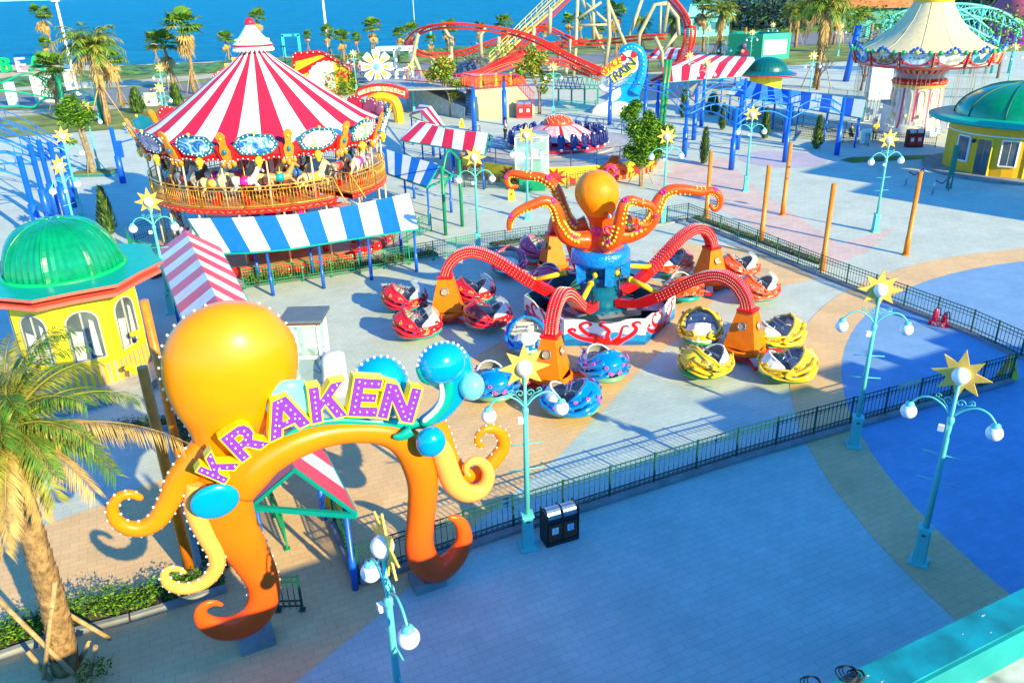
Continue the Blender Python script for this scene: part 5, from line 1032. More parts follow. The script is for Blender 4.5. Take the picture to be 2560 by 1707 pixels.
m.build('lettering', [M('letter_navy', (.01, .04, .25), .4)], wv_); m2.build('lettering', [M('letter_red', (.85, .10, .01), .4)], wv_)
# ================================================================== ROLLER COASTER
rc = thing('roller_coaster', 'red tube roller coaster on cream supports with a yellow lift hill stair', 'roller coaster', at(*ZE(690, 710)))
def tpt(x, y, Y): return atY(*ZE(x, y), Y)
def track_(L, gauge=1.1):
    C_ = cat(L, 7); P = [tpt(*p) for p in C_]; m = MB(); n_ = len(P); l, r, sp = [], [], []
    for i, p in enumerate(P):
        t = (P[min(i + 1, n_ - 1)] - P[max(i - 1, 0)]).normalized(); s = t.cross(V((0, 0, 1)))
        s = s.normalized() if s.length > .2 else V((1, 0, 0)); u = s.cross(t); l.append(p - s * gauge / 2); r.append(p + s * gauge / 2); sp.append(p - u * .55)
    m.tube(l, .14, 6, 0); m.tube(r, .14, 6, 0); m.tube(sp, .14, 6, 0)
    d = 0
    for i in range(1, n_):
        seg = (P[i] - P[i - 1]).length; k_ = max(1, int(seg / 1.7))
        for q in range(k_):
            t = q / k_; a_, b_, c_ = l[i - 1].lerp(l[i], t), r[i - 1].lerp(r[i], t), sp[i - 1].lerp(sp[i], t); m.beam(a_, b_, .07); m.beam(a_, c_, .06); m.beam(b_, c_, .06)
    m.build('track', [M('coaster_red', (.80, .022, .008), .4)], rc)
track_([(1720, 600, 110), (1600, 545, 111), (1450, 478, 112), (1300, 400, 113), (1150, 325, 114), (960, 262, 115), (760, 228, 115), (520, 203, 115), (330, 205, 116), (180, 245, 118), (95, 320, 121), (75, 375, 124), (140, 425, 127), (300, 452, 128), (500, 432, 128), (660, 385, 128), (830, 320, 128), (1000, 258, 128), (1170, 222, 128), (1290, 245, 128), (1420, 310, 128), (1560, 345, 127), (1750, 335, 126), (2000, 305, 124), (2230, 290, 122)])
track_([(480, 640, 108), (650, 600, 110), (820, 540, 112), (960, 470, 115), (1150, 400, 118), (1300, 365, 121), (1450, 350, 124), (1560, 345, 126)])
track_([(480, 690, 106), (650, 640, 107), (800, 575, 108), (950, 525, 109), (1130, 500, 110), (1280, 498, 111), (1420, 525, 112), (1550, 590, 112), (1690, 640, 112)])
track_([(560, 690, 110), (760, 560, 116), (900, 470, 120), (1060, 345, 126), (1200, 200, 132), (1330, 60, 138), (1450, -60, 142)])
track_([(2280, -30, 104), (2380, 90, 104), (2430, 200, 104), (2430, 320, 104), (2400, 430, 105), (2330, 540, 107), (2200, 640, 109), (2000, 720, 111)], 1.3)
m = MB(); A_ = [(755, 520, 117), (980, 290, 125), (1290, -20, 137)]; Bq = [(870, 470, 117), (1080, 270, 125), (1400, -20, 137)]
for side in range(2):
    La = [tpt(*p) for p in (A_, Bq)[side]]; m.tube(La, .12, 6, 0); m.tube([p + V((0, 0, 1.1)) for p in La], .05, 5, 0); m.tube([p + V((0, 0, .6)) for p in La], .04, 5, 0)
for i in range(46):
    t = i / 45; a_, b_ = (plerp([tpt(*p) for p in L_], t) for L_ in (A_, Bq)); a2 = a_.lerp(b_, .55); m.beam(a2, b_, .5, .06, 1)
    if i % 4 == 0:
        for q in (a_, b_): m.tube([q, q + V((0, 0, 1.1))], .04, 4, 0)
m.build('lift_stair', [M('stair_yellow', (.85, .68, .10), .4), M('tread_olive', (.45, .36, .08), .6)], rc)
SUP = [[(55, 680), (110, 480), (150, 300), (160, 290)], [(185, 640), (100, 430)], [(440, 620), (425, 330), (370, 240), (365, 215)], [(700, 720), (675, 300), (720, 235)], [(835, 710), (840, 625), (710, 500)], [(345, 640), (340, 545), (190, 430)], [(340, 545), (440, 470)], [(1145, 560), (1115, 350), (1125, 235)], [(1250, 585), (1120, 380)], [(1330, 560), (1330, 300)], [(1455, 650), (1470, 500), (1490, 0)], [(1640, 640), (1740, 500), (1530, 0)], [(1720, 580), (1760, 300), (1745, 0)], [(1255, 300), (1262, 70)], [(1415, 480), (1425, 330)], [(1950, 520), (1740, 10)], [(1930, 500), (1930, 290), (2030, 0)], [(2000, 420), (2010, 290), (2140, 40), (2240, 30)], [(2215, 270), (2255, 20), (2260, -30)], [(2140, 310), (2200, 440), (2200, 570)], [(2200, 440), (2330, 280)], [(2260, 580), (2210, 450)], [(1620, -20), (1625, 330)], [(1490, 160), (1690, 20)], [(1560, 30), (1740, 190)], [(1500, 215), (1740, 210)], [(2180, 300), (2190, 50)], [(930, 640), (1010, 500)], [(1000, 650), (1060, 420)], [(1390, 640), (1400, 540)], [(2240, 40), (2330, 150), (2340, 300)], [(820, 640), (830, 310)]]
for i, S_ in enumerate(SUP):
    Y = 113 + (i * 37 % 17); m = MB(); m.tube([tpt(x, y, Y) for x, y in S_], .27 if i not in (23, 24, 25, 26) else .18, 8); m.build('support', [cream], rc)
# station: wall, ramp, red fences
st = thing('coaster_station', 'cream walled raised coaster platform with red and yellow railings and stairs', 'platform', at(*ZE(640, 1010)))
q0, q1, q2, q3 = at(*ZE(640, 1015)), at(*ZE(1130, 965)), at(*ZE(1200, 820)), at(*ZE(60, 900)); zt = 3.1
m = MB(); back0 = q0 + V((-2, 14, 0)); 
m.prism([q0, q1, V((q1.x, q1.y, .9)), V((q0.x + (q1.x - q0.x) * .7, q0.y + (q1.y - q0.y) * .7, zt)), V((q0.x, q0.y, zt))], V((-1.0, 9, 0)), 0)
m.build('ramp_wall', [cream], st)
p60 = at(*ZE(60, 905)); p53 = at(*ZE(545, 1005))
m = MB(); m.prism([p60, p53, p53 + V((0, 0, 1.2)), p60 + V((0, 0, 3.0))], V((1, 8, 0)), 0); m.build('wall', [M('grey_stucco', (.42, .44, .42), .8, noise=.15, bump=.3)], st)
def simple_fence(T, pts, h, mat, n, name='railing'):
    for i in range(len(pts) - 1):
        m = MB(); a_, b_ = pts[i], pts[i + 1]; 
        for f in (1, .1): m.tube([a_ + V((0, 0, h * f)), b_ + V((0, 0, h * f))], .05, 5)
        k_ = max(2, int((b_ - a_).length / n))
        for q in range(k_ + 1): p = a_.lerp(b_, q / k_); m.tube([p, p + V((0, 0, h))], .035 if q % 6 else .06, 4)
        m.build(name, [mat], T)
rmag = M('fence_crimson', (.62, .02, .08), .5)
simple_fence(st, [V((*at(*ZE(70, 680 + 90))[:2], 0)) + V((0, 0, 3.0)) if False else p60 + V((0, 0, 3.0)), p60.lerp(p53, .5) + V((0, 2, 3.0)), p53 + V((0, 3, 3.0)), q0 + V((0, .2, zt)), V((q0.x + (q1.x - q0.x) * .7, q0.y + (q1.y - q0.y) * .7 + .3, zt)), q1 + V((0, .3, .9))], 1.3, rmag, .35)
m = MB()
for q in range(12): a_ = p53.lerp(q0, .15); b_ = p53.lerp(q0, .85); up_z = .25 * q; m.beam(a_ + V((-.0, .45 * q, up_z)), b_ + V((0, .45 * q, up_z)), .45, .25)
m.build('stair', [M('stair_grey', (.35, .34, .36), .8)], st)
for fx in (.1, .35, .6): p = q0.lerp(q1, fx) + V((0, 1.2, zt)); m = MB(); m.box(p + V((0, 0, .7)), (.2, .2, 1.4)); m.build('gate_post', [yellow], st)
m = MB(); m.box(q0.lerp(q1, .3) + V((0, 4.5, zt + .5)), (7, 3, 1)); m.build('coach', [M('coach_orange', (.85, .16, .02), .4, noise=.2)], st)
m = MB(); dk2 = V((q0.x, q0.y + 4, 0)); m.box((q0.x - 4, q0.y + 8, zt - .1), (17, 11, .15)); m.build('deck', [M('deck_grey', (.4, .38, .38), .8)], st)
m = MB(); 
for i in range(10):
    x0, y0 = ZE(1290 + i * 40, 650 + 8 * (i % 2)); p = atY(x0, y0, 97); m.beam(p, atY(*ZE(1330 + i * 40, 650), 97), .12); m.beam(atY(*ZE(1290 + i * 40, 750), 97), atY(*ZE(1330 + i * 40, 745), 97), .12); m.beam(p, atY(*ZE(1310 + i * 40, 748), 97), .09); m.beam(atY(*ZE(1310 + i * 40, 748), 97), atY(*ZE(1330 + i * 40, 650), 97), .09)
for i in range(4): p = atY(*ZE(1330 + i * 110, 750), 97); m.beam(p, V((p.x, p.y, 0)), .2)
T = thing('truss_frame', 'green lattice truss gantry between the coaster legs and the wave sign', 'gantry', V((*atY(*ZE(1500, 750), 97)[:2], 0))); m.build('truss', [M('truss_green', (0, .28, .20), .5)], T)
# ================================================================== BLUE PERGOLAS
def arc(a, b, rise, n=10):
    return [a.lerp(b, i / n) + V((0, 0, rise * math.sin(math.pi * i / n))) for i in range(n + 1)]
def pergola(name, label, posts, links, hgt_=4.4, th=.17):
    T = thing(name, label, 'pergola', posts[0])
    for p in posts: m = MB(); m.tube([p, p + V((0, 0, 2.3)), p + V((0, 0, 2.32)), p + V((0, 0, hgt_))], [th * 1.25, th * 1.25, th * .8, th * .8], 10); m.build('post', [blue], T)
    for i, j, r in links:
        a_, b_ = posts[i] + V((0, 0, hgt_ - 1.2)), posts[j] + V((0, 0, hgt_ - 1.2)); m = MB(); lo_ = arc(a_, b_, r * .75); hi_ = arc(a_ + V((0, 0, .5)), b_ + V((0, 0, .5)), r * .9)
        m.tube(lo_, .055, 6); m.tube(hi_, .04, 6)
        for k_ in (2, 5, 8): m.tube([lo_[k_], hi_[k_]], .03, 4)
        m.build('arch_beam', [M('blue_light_steel', (.02, .22, .75), .35)], T)
pp = [at(*ZF(705, 1318)), at(*ZF(1100, 1425)), at(*ZF(1550, 1360)), at(*ZF(1985, 1300)), at(*ZF(785, 1175)), at(*ZF(1150, 1255)), at(*ZF(1545, 1200)), at(*ZF(850, 1060)), at(*ZF(1190, 1060)), at(*ZF(475, 1060)), at(*ZF(375, 1030)), at(*ZF(80, 1050))]
pergola('pergola', 'row of bright blue columns with arched lattice beams crossing the right plaza', pp, [(0, 5, .9), (1, 6, .9), (2, 3, .9), (4, 8, .9), (0, 1, .9), (1, 2, 1.1), (7, 8, .8), (4, 7, .6), (5, 6, .9), (10, 0, .8), (9, 4, .8), (11, 9, 1.0), (11, 10, .9), (3, 6, .8)])
pl = [at(*p) for p in ((135, 505), (160, 512), (118, 520), (-60, 440), (-70, 520), (-90, 600), (98, 560), (175, 475), (-40, 380))]
pergola('pergola', 'bright blue arched lattice pergola running off the left edge behind the kiosk dome', pl, [(3, 0, 1.2), (4, 2, 1.2), (5, 6, 1.1), (3, 1, 1.0), (4, 0, .9), (8, 7, 1.2), (3, 7, .9), (5, 2, .8), (8, 1, 1.0)], 5.0, .2)
T = thing('blue_post', 'single blue post with an angled bracket left of the carousel', 'post', at(283, 420)); p = at(283, 420); m = MB(); m.tube([p, p + V((0, 0, 2)), p + V((0, 0, 2.02)), p + V((0, 0, 4.1))], [.24, .24, .16, .16], 10); m.box(p + V((.3, 0, 2.5)), (.35, .25, 1.2)); m.build('shaft', [blue], T); m = MB(); m.beam(p + V((.1, 0, 2.9)), p + V((2.2, 0, 3.4)), .1); m.build('bracket', [blue], T)
T = thing('blue_post', 'pair of blue posts standing left of the stair below the coaster platform', 'posts', at(*ZE(620, 1100)))
for i, q in enumerate((ZE(625, 1100), ZE(880, 1050))): p = at(*q); m = MB(); m.tube([p, p + V((0, 0, 3.4)), p + V((0, 0, 3.42)), p + V((0, 0, 4.2))], [.24, .24, .16, .16], 10); m.build('shaft', [blue], T)
T = thing('green_mast', 'tall twin green pipes beside the blue pergola near the leafy tree', 'mast', at(*ZF(500, 1070)))
for dx in (0, .35): p = at(*ZF(500, 1070)) + V((dx, 0, 0)); m = MB(); m.tube([p, p + V((.35, 0, 6.2))], .15, 8); m.build('pipe', [M('pipe_green', (0, .30, .08), .35)], T)
# ================================================================== SWING CAROUSEL
WC = V((36.4, 73, 0)); sw = thing('swing_ride', 'chair swing ride with cream tent top, red edged picture boards and ornate white tower', 'fairground ride', WC)
def spt(r, a, z): return V((WC.x + r * math.cos(a), WC.y + r * math.sin(a), z))
creamf = M('cream_canvas', (.74, .58, .34), .8, noise=.06); m = MB(); m.lathe([(5.6, 7.15), (4.3, 7.7), (3.2, 8.5), (2.3, 9.5), (1.75, 10.4), (1.5, 10.9)], 64, 0, WC)
for j in range(12): a = j * .5236; m.tube([spt(r_ * 1.005, a, z) for r_, z in ((5.6, 7.15), (4.3, 7.7), (3.2, 8.5), (2.3, 9.5), (1.75, 10.4), (1.5, 10.9))], .025, 4, 0)
m.build('canopy', [creamf], sw); m = MB(); m.lathe([(1.5, 10.8), (1.62, 10.95), (1.55, 11.5), (1.3, 12), (.3, 12.6), (0, 12.6)], 40, 0, WC); m.build('crown', [M('crown_gold', (.85, .48, .03), .35)], sw)
cols_ = [picmat('board_' + n, [tuple(q * .5 for q in c), c, tuple(min(.85, q * 1.5 + .1) for q in c)], 1.4) for n, c in (('navy', (.02, .2, .38)), ('brown', (.42, .20, .06)), ('white', (.78, .76, .74)), ('ivory', (.75, .72, .66)), ('mint', (.6, .75, .7)))]
NBW = 14
for j in range(NBW):
    a = rad(-90 - 6) + (j - 7) * 2 * math.pi / NBW; w_ = 2 * math.pi * 5.75 / NBW; m = MB()
    def f(x, z, o=0): return spt(5.62 + (z - 6.1) * .28 + o, a + x * w_ / 5.75, z)
    m.add([f(-.5, 6.1), f(0, 6.05), f(.5, 6.1), f(.5, 7.15), f(0, 7.2), f(-.5, 7.15)], [(0, 1, 4, 5), (1, 2, 3, 4)], 0)
    m.poly([f(x, z, .04) for x, z in ((-.4, 6.95), (-.32, 6.5), (-.15, 6.3), (.15, 6.3), (.32, 6.5), (.4, 6.95), (.38, 7.12), (-.38, 7.12))], 1 + j % 4 if j % 7 != 6 else 5)
    if j % 4 in (1, 2):
        for q in range(7): m.poly([f(-.2 + q * .06 + dx, 6.72 + dz + .03 * math.sin(q), .05) for dx, dz in ((0, 0), (.045, 0), (.045, .12), (0, .12))], 6 + q % 2)
    for x in (-.36, .36): m.ball(f(x, 6.42, .06), .14, 6, 10)
    m.tube([f(-.44, 6.75, .06), f(-.38, 6.4, .07), f(-.2, 6.22, .07), f(0, 6.18, .07), f(.2, 6.22, .07), f(.38, 6.4, .07), f(.44, 6.75, .06)], .05, 5, 10); m.tube([f(.5, 6.0, .05), f(.5, 7.2, .05)], .11, 6, 10)
    for q in range(8): m.ball(f(.5, 6.05 + q * .15, .16), .045, 4, 11)
    m.build('picture_board', [M('board_pearl', (.78, .72, .70), .5)] + cols_ + blob + [reds, starm], sw)
    m = MB()
    for x, z, r_, c_ in ((0, 7.28, .24, 0), (-.1, 7.42, .15, 1), (.1, 7.42, .15, 1), (0, 7.55, .15, 1), (-.17, 7.25, .15, 1), (.17, 7.25, .15, 1), (-.36, 7.2, .2, 2), (.36, 7.2, .2, 2)): m.ball(f(x, z, .1), r_, 8, c_)
    m.build('board_crest', [M('crest_lime', (.55, .65, .2), .3), M('crest_blue', (.03, .12, .5), .3), M('crest_green', (.02, .38, .15), .3)], sw)
m = MB(); m.lathe([(5.7, 6.08), (5.2, 5.85), (4.0, 5.7), (2.3, 5.5), (2.0, 5.2)], 56, 0, WC, mf=lambda i, j: 0 if i in (0, 2) else (1 if j % 2 else 0)); m.lathe([(1.9, 5.5), (1.85, 4.7)], 32, 2, WC)
m.build('underside', [reds, M('underside_cream', (.7, .45, .35), .5), M('neck_pink', (.55, .32, .30), .6)], sw)
m = MB(); m.lathe([(2.15, 4.25), (2.25, 4.35), (2.25, 4.55), (2.1, 4.7), (1.9, 4.75)], 48, 0, WC); m.lathe([(2.1, 4.0), (2.2, 4.25)], 48, 1, WC)
for j in range(36): m.ball(spt(2.28, j * .1745, 4.45), .06, 5, 1)
m.build('tower_crown', [reds, starm], sw)
m = MB(); m.lathe([(2.35, 0), (2.3, .6), (2.1, 1.2), (2.02, 4.1)], 72, 0, WC, mf=lambda i, j: (1 if j % 6 == 0 else 0) if i > 0 else 0)
for j in range(12):
    a = j * .5236
    for q in range(22): m.ball(spt(2.06 if q > 6 else 2.2, a, .9 + q * .145), .04, 4, 2)
    aa = a + .26; m.tube([spt(2.06, aa - .1, 1.3), spt(2.06, aa - .14, 3.2), spt(2.06, aa - .1, 3.7), spt(2.06, aa, 3.85), spt(2.06, aa + .1, 3.7), spt(2.06, aa + .14, 3.2), spt(2.06, aa + .1, 1.3)], .04, 4, 3); m.ball(spt(2.12, aa, 1.7), .17, 8, 3); m.ball(spt(2.2, aa, 1.7), .12, 8, 4)
m.build('tower', [M('tower_white', (.76, .74, .72), .4), M('tower_pink', (.75, .08, .20), .4), red, M('tower_gold', (.75, .50, .15), .3), M('tower_lime', (.7, .75, .3), .3)], sw)
for j in range(40):
    a = j * 2 * math.pi / 40; r_ = 5.1 if j % 2 else 4.2; m = MB()
    for dx in (-.22, .22):
        for dr in (-.15, .2): s0, s1 = spt(r_ + dr * .5, a + dx / 8, 5.95), spt(r_ + dr, a + dx / r_, 1.35); m.tube([s0, s1], .010, 3)
    c = spt(r_, a, 1.15); m.box(c, (.42, .42, .06), a, 1); m.box(spt(r_ - .2, a, 1.4), (.06, .42, .5), a, 1); m.build('swing', [M('chain_grey', (.28, .27, .26), .5), M('swing_seat', (.7, .68, .6), .4)], sw)
# ================================================================== SIGN, BILLBOARD, FLOWER, STAGE
SB = at(*ZI(1500, 1030)); T = thing('ride_entrance_sign', 'cream curved entrance sign reading POWER SWINGER over an orange arch', 'sign', SB); PL_ = Plane(SB, 0)
m = MB(); C_ = cat([(1320, 790), (1420, 755), (1520, 745), (1620, 755), (1735, 790)], 5); up_l = [PL_.pt(*ZI(x, y - 32)) for x, y in C_]; dn = [PL_.pt(*ZI(x, y + 32)) for x, y in C_]
m.prism(up_l + dn[::-1], V((0, .3, 0)), 0); m.tube(up_l + dn[::-1] + [up_l[0]], .16, 6, 1); m.build('board', [M('sign_cream', (.80, .74, .60), .5), reds], T)
m = MB(); txt_ = 'POWER SWINGER'; m0 = m
for i, ch in enumerate(txt_):
    if i == 6: m = MB()
    x = 1350 + i * 29; y = 745 + ((x - 1525) / 205) ** 2 * 34; s_ = (x - 1525) / 205 * -.28
    if ch != ' ': m.text(ch, PL_.pt(*ZI(x, y), .03), (math.cos(s_), 0, math.sin(s_)), (-math.sin(s_), 0, math.cos(s_)), .78, .02, 0)
m.build('lettering', [gold], T); m0.build('lettering', [gold], T)
m = MB(); m.prism([PL_.pt(*ZI(x, y), .02) for x, y in [(1695 + (16 if q % 2 == 0 else 7) * math.cos(q * .628), 775 + (16 if q % 2 == 0 else 7) * math.sin(q * .628)) for q in range(10)]], V((0, .03, 0)), 0); m.build('star', [red], T)
m = MB(); C_ = cat([(1410, 960, 28), (1430, 850, 30), (1480, 815, 30), (1560, 815, 32), (1630, 850, 34), (1665, 950, 34), (1675, 1080, 32)], 5); m.tube([PL_.pt(*ZI(x, y)) for x, y, r in C_], [r / 62 for x, y, r in C_], 8, 0); m.tube([PL_.pt(*ZI(x, y), .4) for x, y, r in C_], [r / 130 for x, y, r in C_], 6, 1); m.build('arch', [M('arch_orange', (.92, .40, .01), .4), yellow], T)
BB = at(*ZI(1000, 760)); T = thing('billboard', 'orange and red sunray billboard with a white ferris wheel, right of the carousel tip', 'billboard', BB); BP = Plane(BB, -4)
def bpz(x, y, o=0): return BP.pt(*ZI(x, y), o)
ol = [(770, 620), (790, 550), (780, 480), (800, 450), (1000, 438), (1060, 460), (1250, 575), (1265, 745), (1050, 770), (850, 740)]
m = MB(); m.prism([bpz(*p) for p in ol], V((0, .6, 0)), 0); m.build('board', [yelw if False else M('ray_amber', (.92, .50, .01), .5)], T)
m = MB()
for pg in ([(770, 620), (1060, 470), (1130, 510), (880, 620), (790, 640)], [(785, 475), (800, 450), (1000, 438), (1050, 455), (840, 510), (785, 520)], [(1130, 590), (1252, 600), (1260, 680), (1150, 650)]): m.prism([bpz(*p, .03) for p in pg], V((0, .02, 0)), 0)
m.tube([bpz(*p, .05) for p in ol + ol[:1]], .22, 6, 0); c = bpz(1080, 665, .06)
m.build('sun_ray', [red], T)
m = MB(); m.prism([c + V((3.0 * (1 if q % 2 else .93) * math.cos(q * .1571), 0, 2.5 * (1 if q % 2 else .93) * math.sin(q * .1571))) for q in range(40)], V((0, .02, 0)), 0); m.poly([c + V((.3 * math.cos(-q * .7), -.03, .3 * math.sin(-q * .7))) for q in range(9)], 1)
tp = [(890, 690), (935, 640), (1080, 700), (1070, 735), (960, 740)]; m.prism([bpz(*p, .10) for p in tp], V((0, .02, 0)), 2)
for i in range(6): m.prism([bpz(935, 645, .13), bpz(890 + i * 32, 690 + i * 3 + (i > 2) * 8, .13), bpz(905 + i * 32, 694 + i * 3 + (i > 2) * 8, .13)], V((0, .02, 0)), 0)
m.build('wheel_picture', [white, red, M('tent_violet', (.4, .05, .25), .5)], T)
m = MB()
for i in range(len(ol)):
    a_, b_ = bpz(*ol[i], .25), bpz(*ol[(i + 1) % len(ol)], .25); k_ = max(1, int((b_ - a_).length / .7))
    for q in range(k_): m.ball(a_.lerp(b_, q / k_), .1, 5, 0)
m.build('light_bulb', [bulbm], T); m = MB(); m.tube([bpz(900, 740), V((*bpz(900, 740)[:2], 0))], .3); m.build('leg', [red], T)
BB2 = at(*ZI(150, 790)); T = thing('billboard', 'red edged orange billboard half hidden behind the left side of the carousel roof', 'billboard', BB2); BP2 = Plane(BB2, 20); m = MB()
ol = [(105, 700), (105, 630), (330, 480), (400, 480), (400, 760), (150, 760)]; m.prism([BP2.pt(*ZI(*p)) for p in ol], V((0, .6, 0)), 0)
for x, y in ((200, 640), (260, 570), (320, 520), (230, 700), (300, 640)): p = BP2.pt(*ZI(x, y), .05); m.box(p, (1.6, .1, 1.2), rad(20), 1)
for q in range(14): m.ball(BP2.pt(*ZI(112 + q * 17, 640 - q * 11), .2), .1, 5, 2)
m.build('board', [red, M('ray_amber', (.92, .5, .01)), bulbm], T)
FB = at(*ZI(1500, 760)); T = thing('flower_windmill', 'white and lime eight petal flower windmill on an orange tower', 'windmill', FB); FP = Plane(FB, 0); c = FP.pt(*ZI(1485, 560), .3); m = MB(); m2 = MB()
for q in range(8):
    a = q * math.pi / 4 + .39 - .39; d = V((math.cos(a), 0, math.sin(a))); s = V((-math.sin(a), 0, math.cos(a))); L_ = 2.2
    m.prism([c + d * .3 + s * .12, c + d * L_ * .8 + s * .55, c + d * L_ + s * .5, c + d * L_ + s * -.5, c + d * L_ * .8 + s * -.55, c + d * .3 - s * .12], V((0, .12, 0)), 0)
    m2.prism([c + d * .7 + V((0, -.02, 0)), c + d * 1.3 + s * .26 + V((0, -.02, 0)), c + d * 1.9 + V((0, -.02, 0)), c + d * 1.3 - s * .26 + V((0, -.02, 0))], V((0, .015, 0)), 0)
m.build('petal', [white], T); m2.build('petal_panel', [M('petal_lime', (.68, .70, .05), .5)], T); m = MB(); m.ball(c + V((0, -.1, 0)), .42, 16, 0, (1, .4, 1)); m.build('hub', [aqual], T)
m = MB(); m.prism([FP.pt(*ZI(1440, 760)), FP.pt(*ZI(1475, 590)), FP.pt(*ZI(1510, 590)), FP.pt(*ZI(1545, 760))], V((0, 1, 0)), 0); m.build('tower', [M('arch_orange', (.92, .4, .01), .4)], T)
T = thing('scaffold_tower', 'white open steel booth frame right of the flower windmill', 'booth', at(*ZI(1660, 740))); p = at(*ZI(1660, 745)); m = MB()
for x in (-2.2, 0, 2.2):
    for y in (-1, 1): m.beam(p + V((x, y, 0)), p + V((x, y, 5.4)), .22)
for z in (2.6, 5.2):
    for y in (-1, 1): m.beam(p + V((-2.2, y, z)), p + V((2.2, y, z)), .22)
m.box(p + V((0, 0, 5.5)), (5, 2.6, .2)); m.build('frame', [white], T)
ST = at(*ZF(1350, 505)); stg = thing('stage_building', 'tall dark green open topped stage box with a pale screen on its right face', 'building', ST); g1_ = M('stage_green', (0, .17, .12), .5, noise=.06); g2_ = M('stage_green_lit', (0, .38, .28), .5, noise=.05)  # second green is a sunlit copy of the first, for walls facing the sun
cs = [at(*ZF(1110, 475)), at(*ZF(1350, 520)), at(*ZF(1535, 560))]; d_ = (cs[2] - cs[1]) ; hS = hgt(cs[1], *ZF(1350, 285)); cL = cs[1] + (cs[0] - cs[1]).normalized() * 15; cR = cs[1] + d_.normalized() * 13; cB = cL + cR - cs[1]
m = MB(); th = .5
def wallq(a_, b_, h, mat): 
    u = (b_ - a_).normalized(); n_ = V((-u.y, u.x, 0)); m.prism([a_, b_, b_ + V((0, 0, h)), a_ + V((0, 0, h))], n_ * .4, mat)
cL = ST + V((-5.0, 2.5, 0)); c1 = ST; cR = ST + V((5.4, 1.6, 0)); hS = hgt(ST, *ZF(1352, 288))
for a_, b_, mt in ((cL, c1, 0), (c1, cR, 1), (cR, cR + V((-3, 7, 0)), 1), (cL, cL + V((3, 7, 0)), 0), (cL + V((3, 7, 0)), cR + V((-3, 7, 0)), 1)): wallq(a_, b_, hS, mt)
m.build('wall', [g1_, g2_], stg); m = MB(); u = (cR - c1).normalized(); m.prism([c1 + (cR - c1) * f_ + V((.01, -.05, z_)) for f_, z_ in ((.06, .8), (.88, .8), (.88, hS * .76), (.06, hS * .76))], V((0, .01, 0)), 0); m.build('screen', [M('screen_cream', (.76, .74, .62), .6)], stg)
m = MB(); u = (cL - c1).normalized(); cc = c1.lerp(cL, .55) + V((0, -.1, 0)); m.prism([cc + u * x * .6 + V((0, 0, z * .6)) for x, z in ((-1.3, 1.2), (-1.5, 2.2), (-.8, 3.0), (.6, 3.0), (1.3, 2.2), (1.0, 1.2))], V((0, .05, 0)), 0); m.ball(cc + V((0, -.1, 2.3)), .42, 10, 1, (1, .2, 1)); m.ball(cc + u * .3 + V((0, -.2, 1.4)), .35, 10, 2, (1, .2, 1)); m.build('mural', [M('mural_plum', (.45, .03, .12), .5), M('mural_violet', (.15, .05, .25), .5), M('mural_rose', (.7, .2, .15), .5)], stg)
# ================================================================== STREET LAMPS
cyanp = M('lamp_turquoise', (.12, .60, .60), .35, noise=.06, ns=2); globe = M('globe_opal', (.88, .88, .88), .15, noise=0, coat=.4)
def make_lamp():
    T = thing('street_lamp', 'x', 'street lamp', (0, 0, 0), 'turquoise star topped lamps')
    m = MB(); m.box((0, 0, .03), (.42, .42, .06), 0); m.box((0, 0, .52), (.27, .27, .92), 0, 0, .86)
    for q in range(4):
        a = q * math.pi / 2
        for s_ in (-.06, .06): m.beam((.13 * math.cos(a) - s_ * math.sin(a), .13 * math.sin(a) + s_ * math.cos(a), .12), (.116 * math.cos(a) - s_ * math.sin(a), .116 * math.sin(a) + s_ * math.cos(a), .9), .025)
    m.box((0, 0, 1.0), (.3, .3, .06), 0); m.box((0, -.125, .85), (.09, .02, .04), 0, 1); m.build('base', [cyanp, dark], T)
    m = MB(); m.tube([(0, 0, 1.0), (0, 0, 3.95), (0, 0, 4.0), (0, 0, 4.85)], [.075, .058, .04, .035], 12); m.lathe([(.058, 3.8), (.08, 3.85), (.08, 3.95), (.05, 4.0)], 12); m.build('pole', [cyanp], T)
    for sg in (-1, 1):
        m = MB(); m.tube([(sg * x, 0, z) for x, z in cat([(.03, 4.02), (.2, 4.22), (.45, 4.34), (.68, 4.28), (.84, 4.1), (.86, 4.04)], 4)], .024, 6); m.lathe([(.03, 4.12), (.09, 4.08), (.11, 4.0)], 10, 0, (sg * .86, 0, 0))
        o = m.build('arm', [cyanp], T); s = MB()
        s.tube([(sg * (.12 + .1 * (1 - q / 14) * math.cos(q * .62)), 0, 4.36 + .1 * (1 - q / 14) * math.sin(q * .62)) for q in range(12)], .012, 4); s.tube([(sg * (.34 + .07 * (1 - q / 14) * math.cos(3.1 - q * .62)), 0, 4.42 + .07 * (1 - q / 14) * math.sin(3.1 - q * .62)) for q in range(12)], .01, 4); s.tube([(sg * .03, 0, 4.1), (sg * .22, 0, 4.34), (sg * .4, 0, 4.40)], .01, 4); s.build('scroll', [cyanp], o)
        m = MB(); m.ball((sg * .86, 0, 3.87), .178, 18); m.build('globe', [globe], T)
    m = MB(); m.ball((0, 0, 5.0), .19, 20); m.lathe([(.03, 4.78), (.09, 4.8), (.11, 4.84)], 10); m.build('globe', [globe], T)
    m = MB(); pts = []
    for q in range(16): r_ = (.60 if q % 4 == 0 else .56) if q % 2 == 0 else .29; pts.append((r_ * math.cos(q * math.pi / 8 + 1.57), r_ * math.sin(q * math.pi / 8 + 1.57)))
    m.prism([V((x, .03, 5.0 + z)) for x, z in pts], V((0, .035, 0)), 0); m.build('star', [starm], T)
    for z_ in (3.0, 2.3): m = MB(); m.tube([(-.42, .02, z_), (.42, .02, z_)], .016, 5); m.build('crossbar', [cyanp], T)
    m = MB(); m.box((-.14, -.1, 3.72), (.12, .1, .14), 0); m.build('floodlight', [globe], T)
    return T
